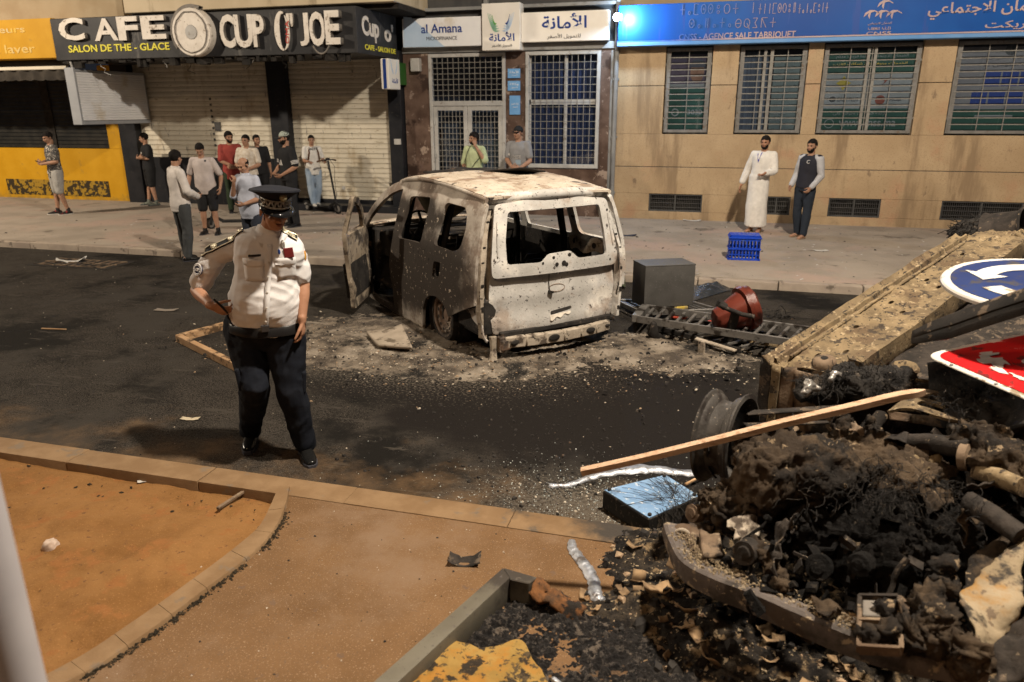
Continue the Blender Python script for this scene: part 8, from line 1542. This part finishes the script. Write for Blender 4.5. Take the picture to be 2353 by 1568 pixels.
# small debris that nobody could count
def box_fn(x0, x1, y0, y1, z=0.0, f=None):
    def fn(r):
        x = r.uniform(x0, x1); y = r.uniform(y0, y1)
        return None if f and not f(x, y, r) else V(x, y, z-.001)
    return fn
def blob(cx_, cy_, rx, ry, z=0.0): return lambda r: V(cx_+rx*r.gauss(0, .5), cy_+ry*r.gauss(0, .5), z-.001)
paleM = mat('pale_grit', (.32, .27, .21), (.48, .42, .34), s=30, rough=.9); darkM = M['char']; brM = mat('brown_flakes', (.20, .13, .08), (.32, .23, .15), s=25, rough=.9); glM = mat('glass_bits', (.55, .58, .56), (.35, .38, .36), s=60, rough=.1, spec=.8)
scatter('road_grit', 1500, box_fn(-12, 4, 3.7, 9.9, 0, lambda x, y, r: mn.noise(Vector((x*.5, y*.5, 0)))+r.random()*.6 > .25), .002, .011, paleM, 1, .5)
scatter('ash_flakes', 1300, blob(-2.7, 6.3, 2.4, 1.0, .03), .002, .020, brM, 2, .4); scatter('cinders', 1000, blob(-2.6, 6.4, 2.6, 1.1, .03), .003, .026, darkM, 3, .7); scatter('pale_flakes', 1200, blob(-2.4, 6.3, 2.2, .9, .035), .002, .018, paleM, 4, .4)
scatter('cinders', 600, blob(-.3, 7.0, 1.0, .8, .02), .004, .035, darkM, 5, .7); scatter('pale_flakes', 800, blob(-.3, 6.8, 1.0, .6, .02), .002, .016, paleM, 6, .4)
scatter('glass_grains', 2600, blob(-.3, 4.0, 1.4, .55, 0), .002, .007, glM, 7, .8); scatter('pale_flakes', 900, blob(-.1, 3.9, .9, .35, 0), .002, .014, paleM, 8, .5); scatter('black_crumbs', 1500, blob(-.8, 4.6, 2.2, .8, 0), .003, .022, darkM, 9, .7)
scatter('pavement_crumbs', 700, box_fn(-2.2, 1.2, 1.2, 3.4, NZ), .002, .010, darkM, 10, .6); scatter('pavement_grit', 600, box_fn(-2.4, 1.2, 1.0, 3.4, NZ), .002, .008, paleM, 11, .6)
scatter('litter_specks', 260, box_fn(-12, 5, 10.3, 15.4, .1), .008, .05, WP, 12, .15); scatter('pavement_specks', 700, box_fn(-13, 5, 10.2, 15.4, .1), .006, .03, darkM, 13, .4)
scatter('sand_crumbs', 800, box_fn(-6, -2.3, 1.6, 3.42, .03, lambda x, y, r: inside((x, y), spoly) and (y > 2.9 or r.random() < .4)), .003, .018, M['soil'], 15, .6)
# burnt rubble heap under the nose of the wreck
hp_ = [(p.x, p.y) for p in (G(*q, .05) for q in ((1420, 1215), (1560, 1180), (1700, 1150), (1900, 1100), (2600, 1200), (2700, 1800), (1700, 1750), (1500, 1560), (1400, 1460), (1290, 1400), (1380, 1340), (1360, 1290)))]
hx0, hx1, hy0, hy1 = min(p[0] for p in hp_), max(p[0] for p in hp_), min(p[1] for p in hp_), max(p[1] for p in hp_); hq = np.array(resamp(hp_, .05))
def hz(x, y):
    p = Vector((x, y, 0)); e = sqrt(((hq-np.array((x, y)))**2).sum(1).min()); i_ = inside((x, y), hp_); base_ = NZ if y < 3.6 else 0
    if not i_: return -.05
    k = min(1, e/.35); return base_-.02+.11*k+(.045*mn.noise(p*4.5)+.035*abs(mn.noise(p*11))+.022*mn.noise(p*25)+.012*mn.noise(p*55))*(.4+.6*k)
mb = MB(); mb.grid(lambda a, b: (lambda x, y: V(x, y, hz(x, y)))(hx0+(hx1-hx0)*a, hy0+(hy1-hy0)*b), 230, 230)
tag(mb.build('rubble_heap', mat('burnt_rubble', (.022, .018, .015), (.085, .065, .045), s=8, det=10, lo=.42, hi=.62, rough=.95, bump=1, bs=60, dist=.02, layers=(((.26, .18, .10), 9, .60, .10), ((.012, .010, .009), 4, .56, .14), ((.40, .31, .20), 30, .67, .06))), smooth=180), kind='stuff')
curl = MB(); rn = random.Random(33)
for _ in range(260):
    x = rn.uniform(hx0, hx1); y = rn.uniform(max(hy0, 1.6), hy1)
    if not inside((x, y), hp_): continue
    z = hz(x, y); s_ = rn.uniform(.015, .075); R = Matrix.Rotation(rn.uniform(0, 6.3), 3, 'Z') @ Matrix.Rotation(rn.gauss(0, .5), 3, 'X'); c_ = V(x, y, z+.012); k_ = rn.uniform(.2, .9)
    curl.grid(lambda a, b: c_+R @ V((a-.5)*s_*1.6, (b-.5)*s_, s_*k_*((2*a-1)**2)*.5+.25*s_*mn.noise(Vector((a*3+x*40, b*3, y*40)))), 4, 3)
o = tag(curl.build('burnt_flakes', mat('curled_tan_flakes', (.30, .20, .11), (.13, .085, .05), s=12, rough=.9), smooth=180), kind='stuff'); md = o.modifiers.new('s', 'SOLIDIFY'); md.thickness = .003
def on_heap(r):
    x = r.uniform(hx0, hx1); y = r.uniform(max(hy0, 1.5), hy1); return V(x, y, hz(x, y)) if inside((x, y), hp_) else None
scatter('heap_cinders', 1500, on_heap, .006, .05, darkM, 41, .8); scatter('heap_flakes', 1100, on_heap, .005, .035, brM, 42, .5)
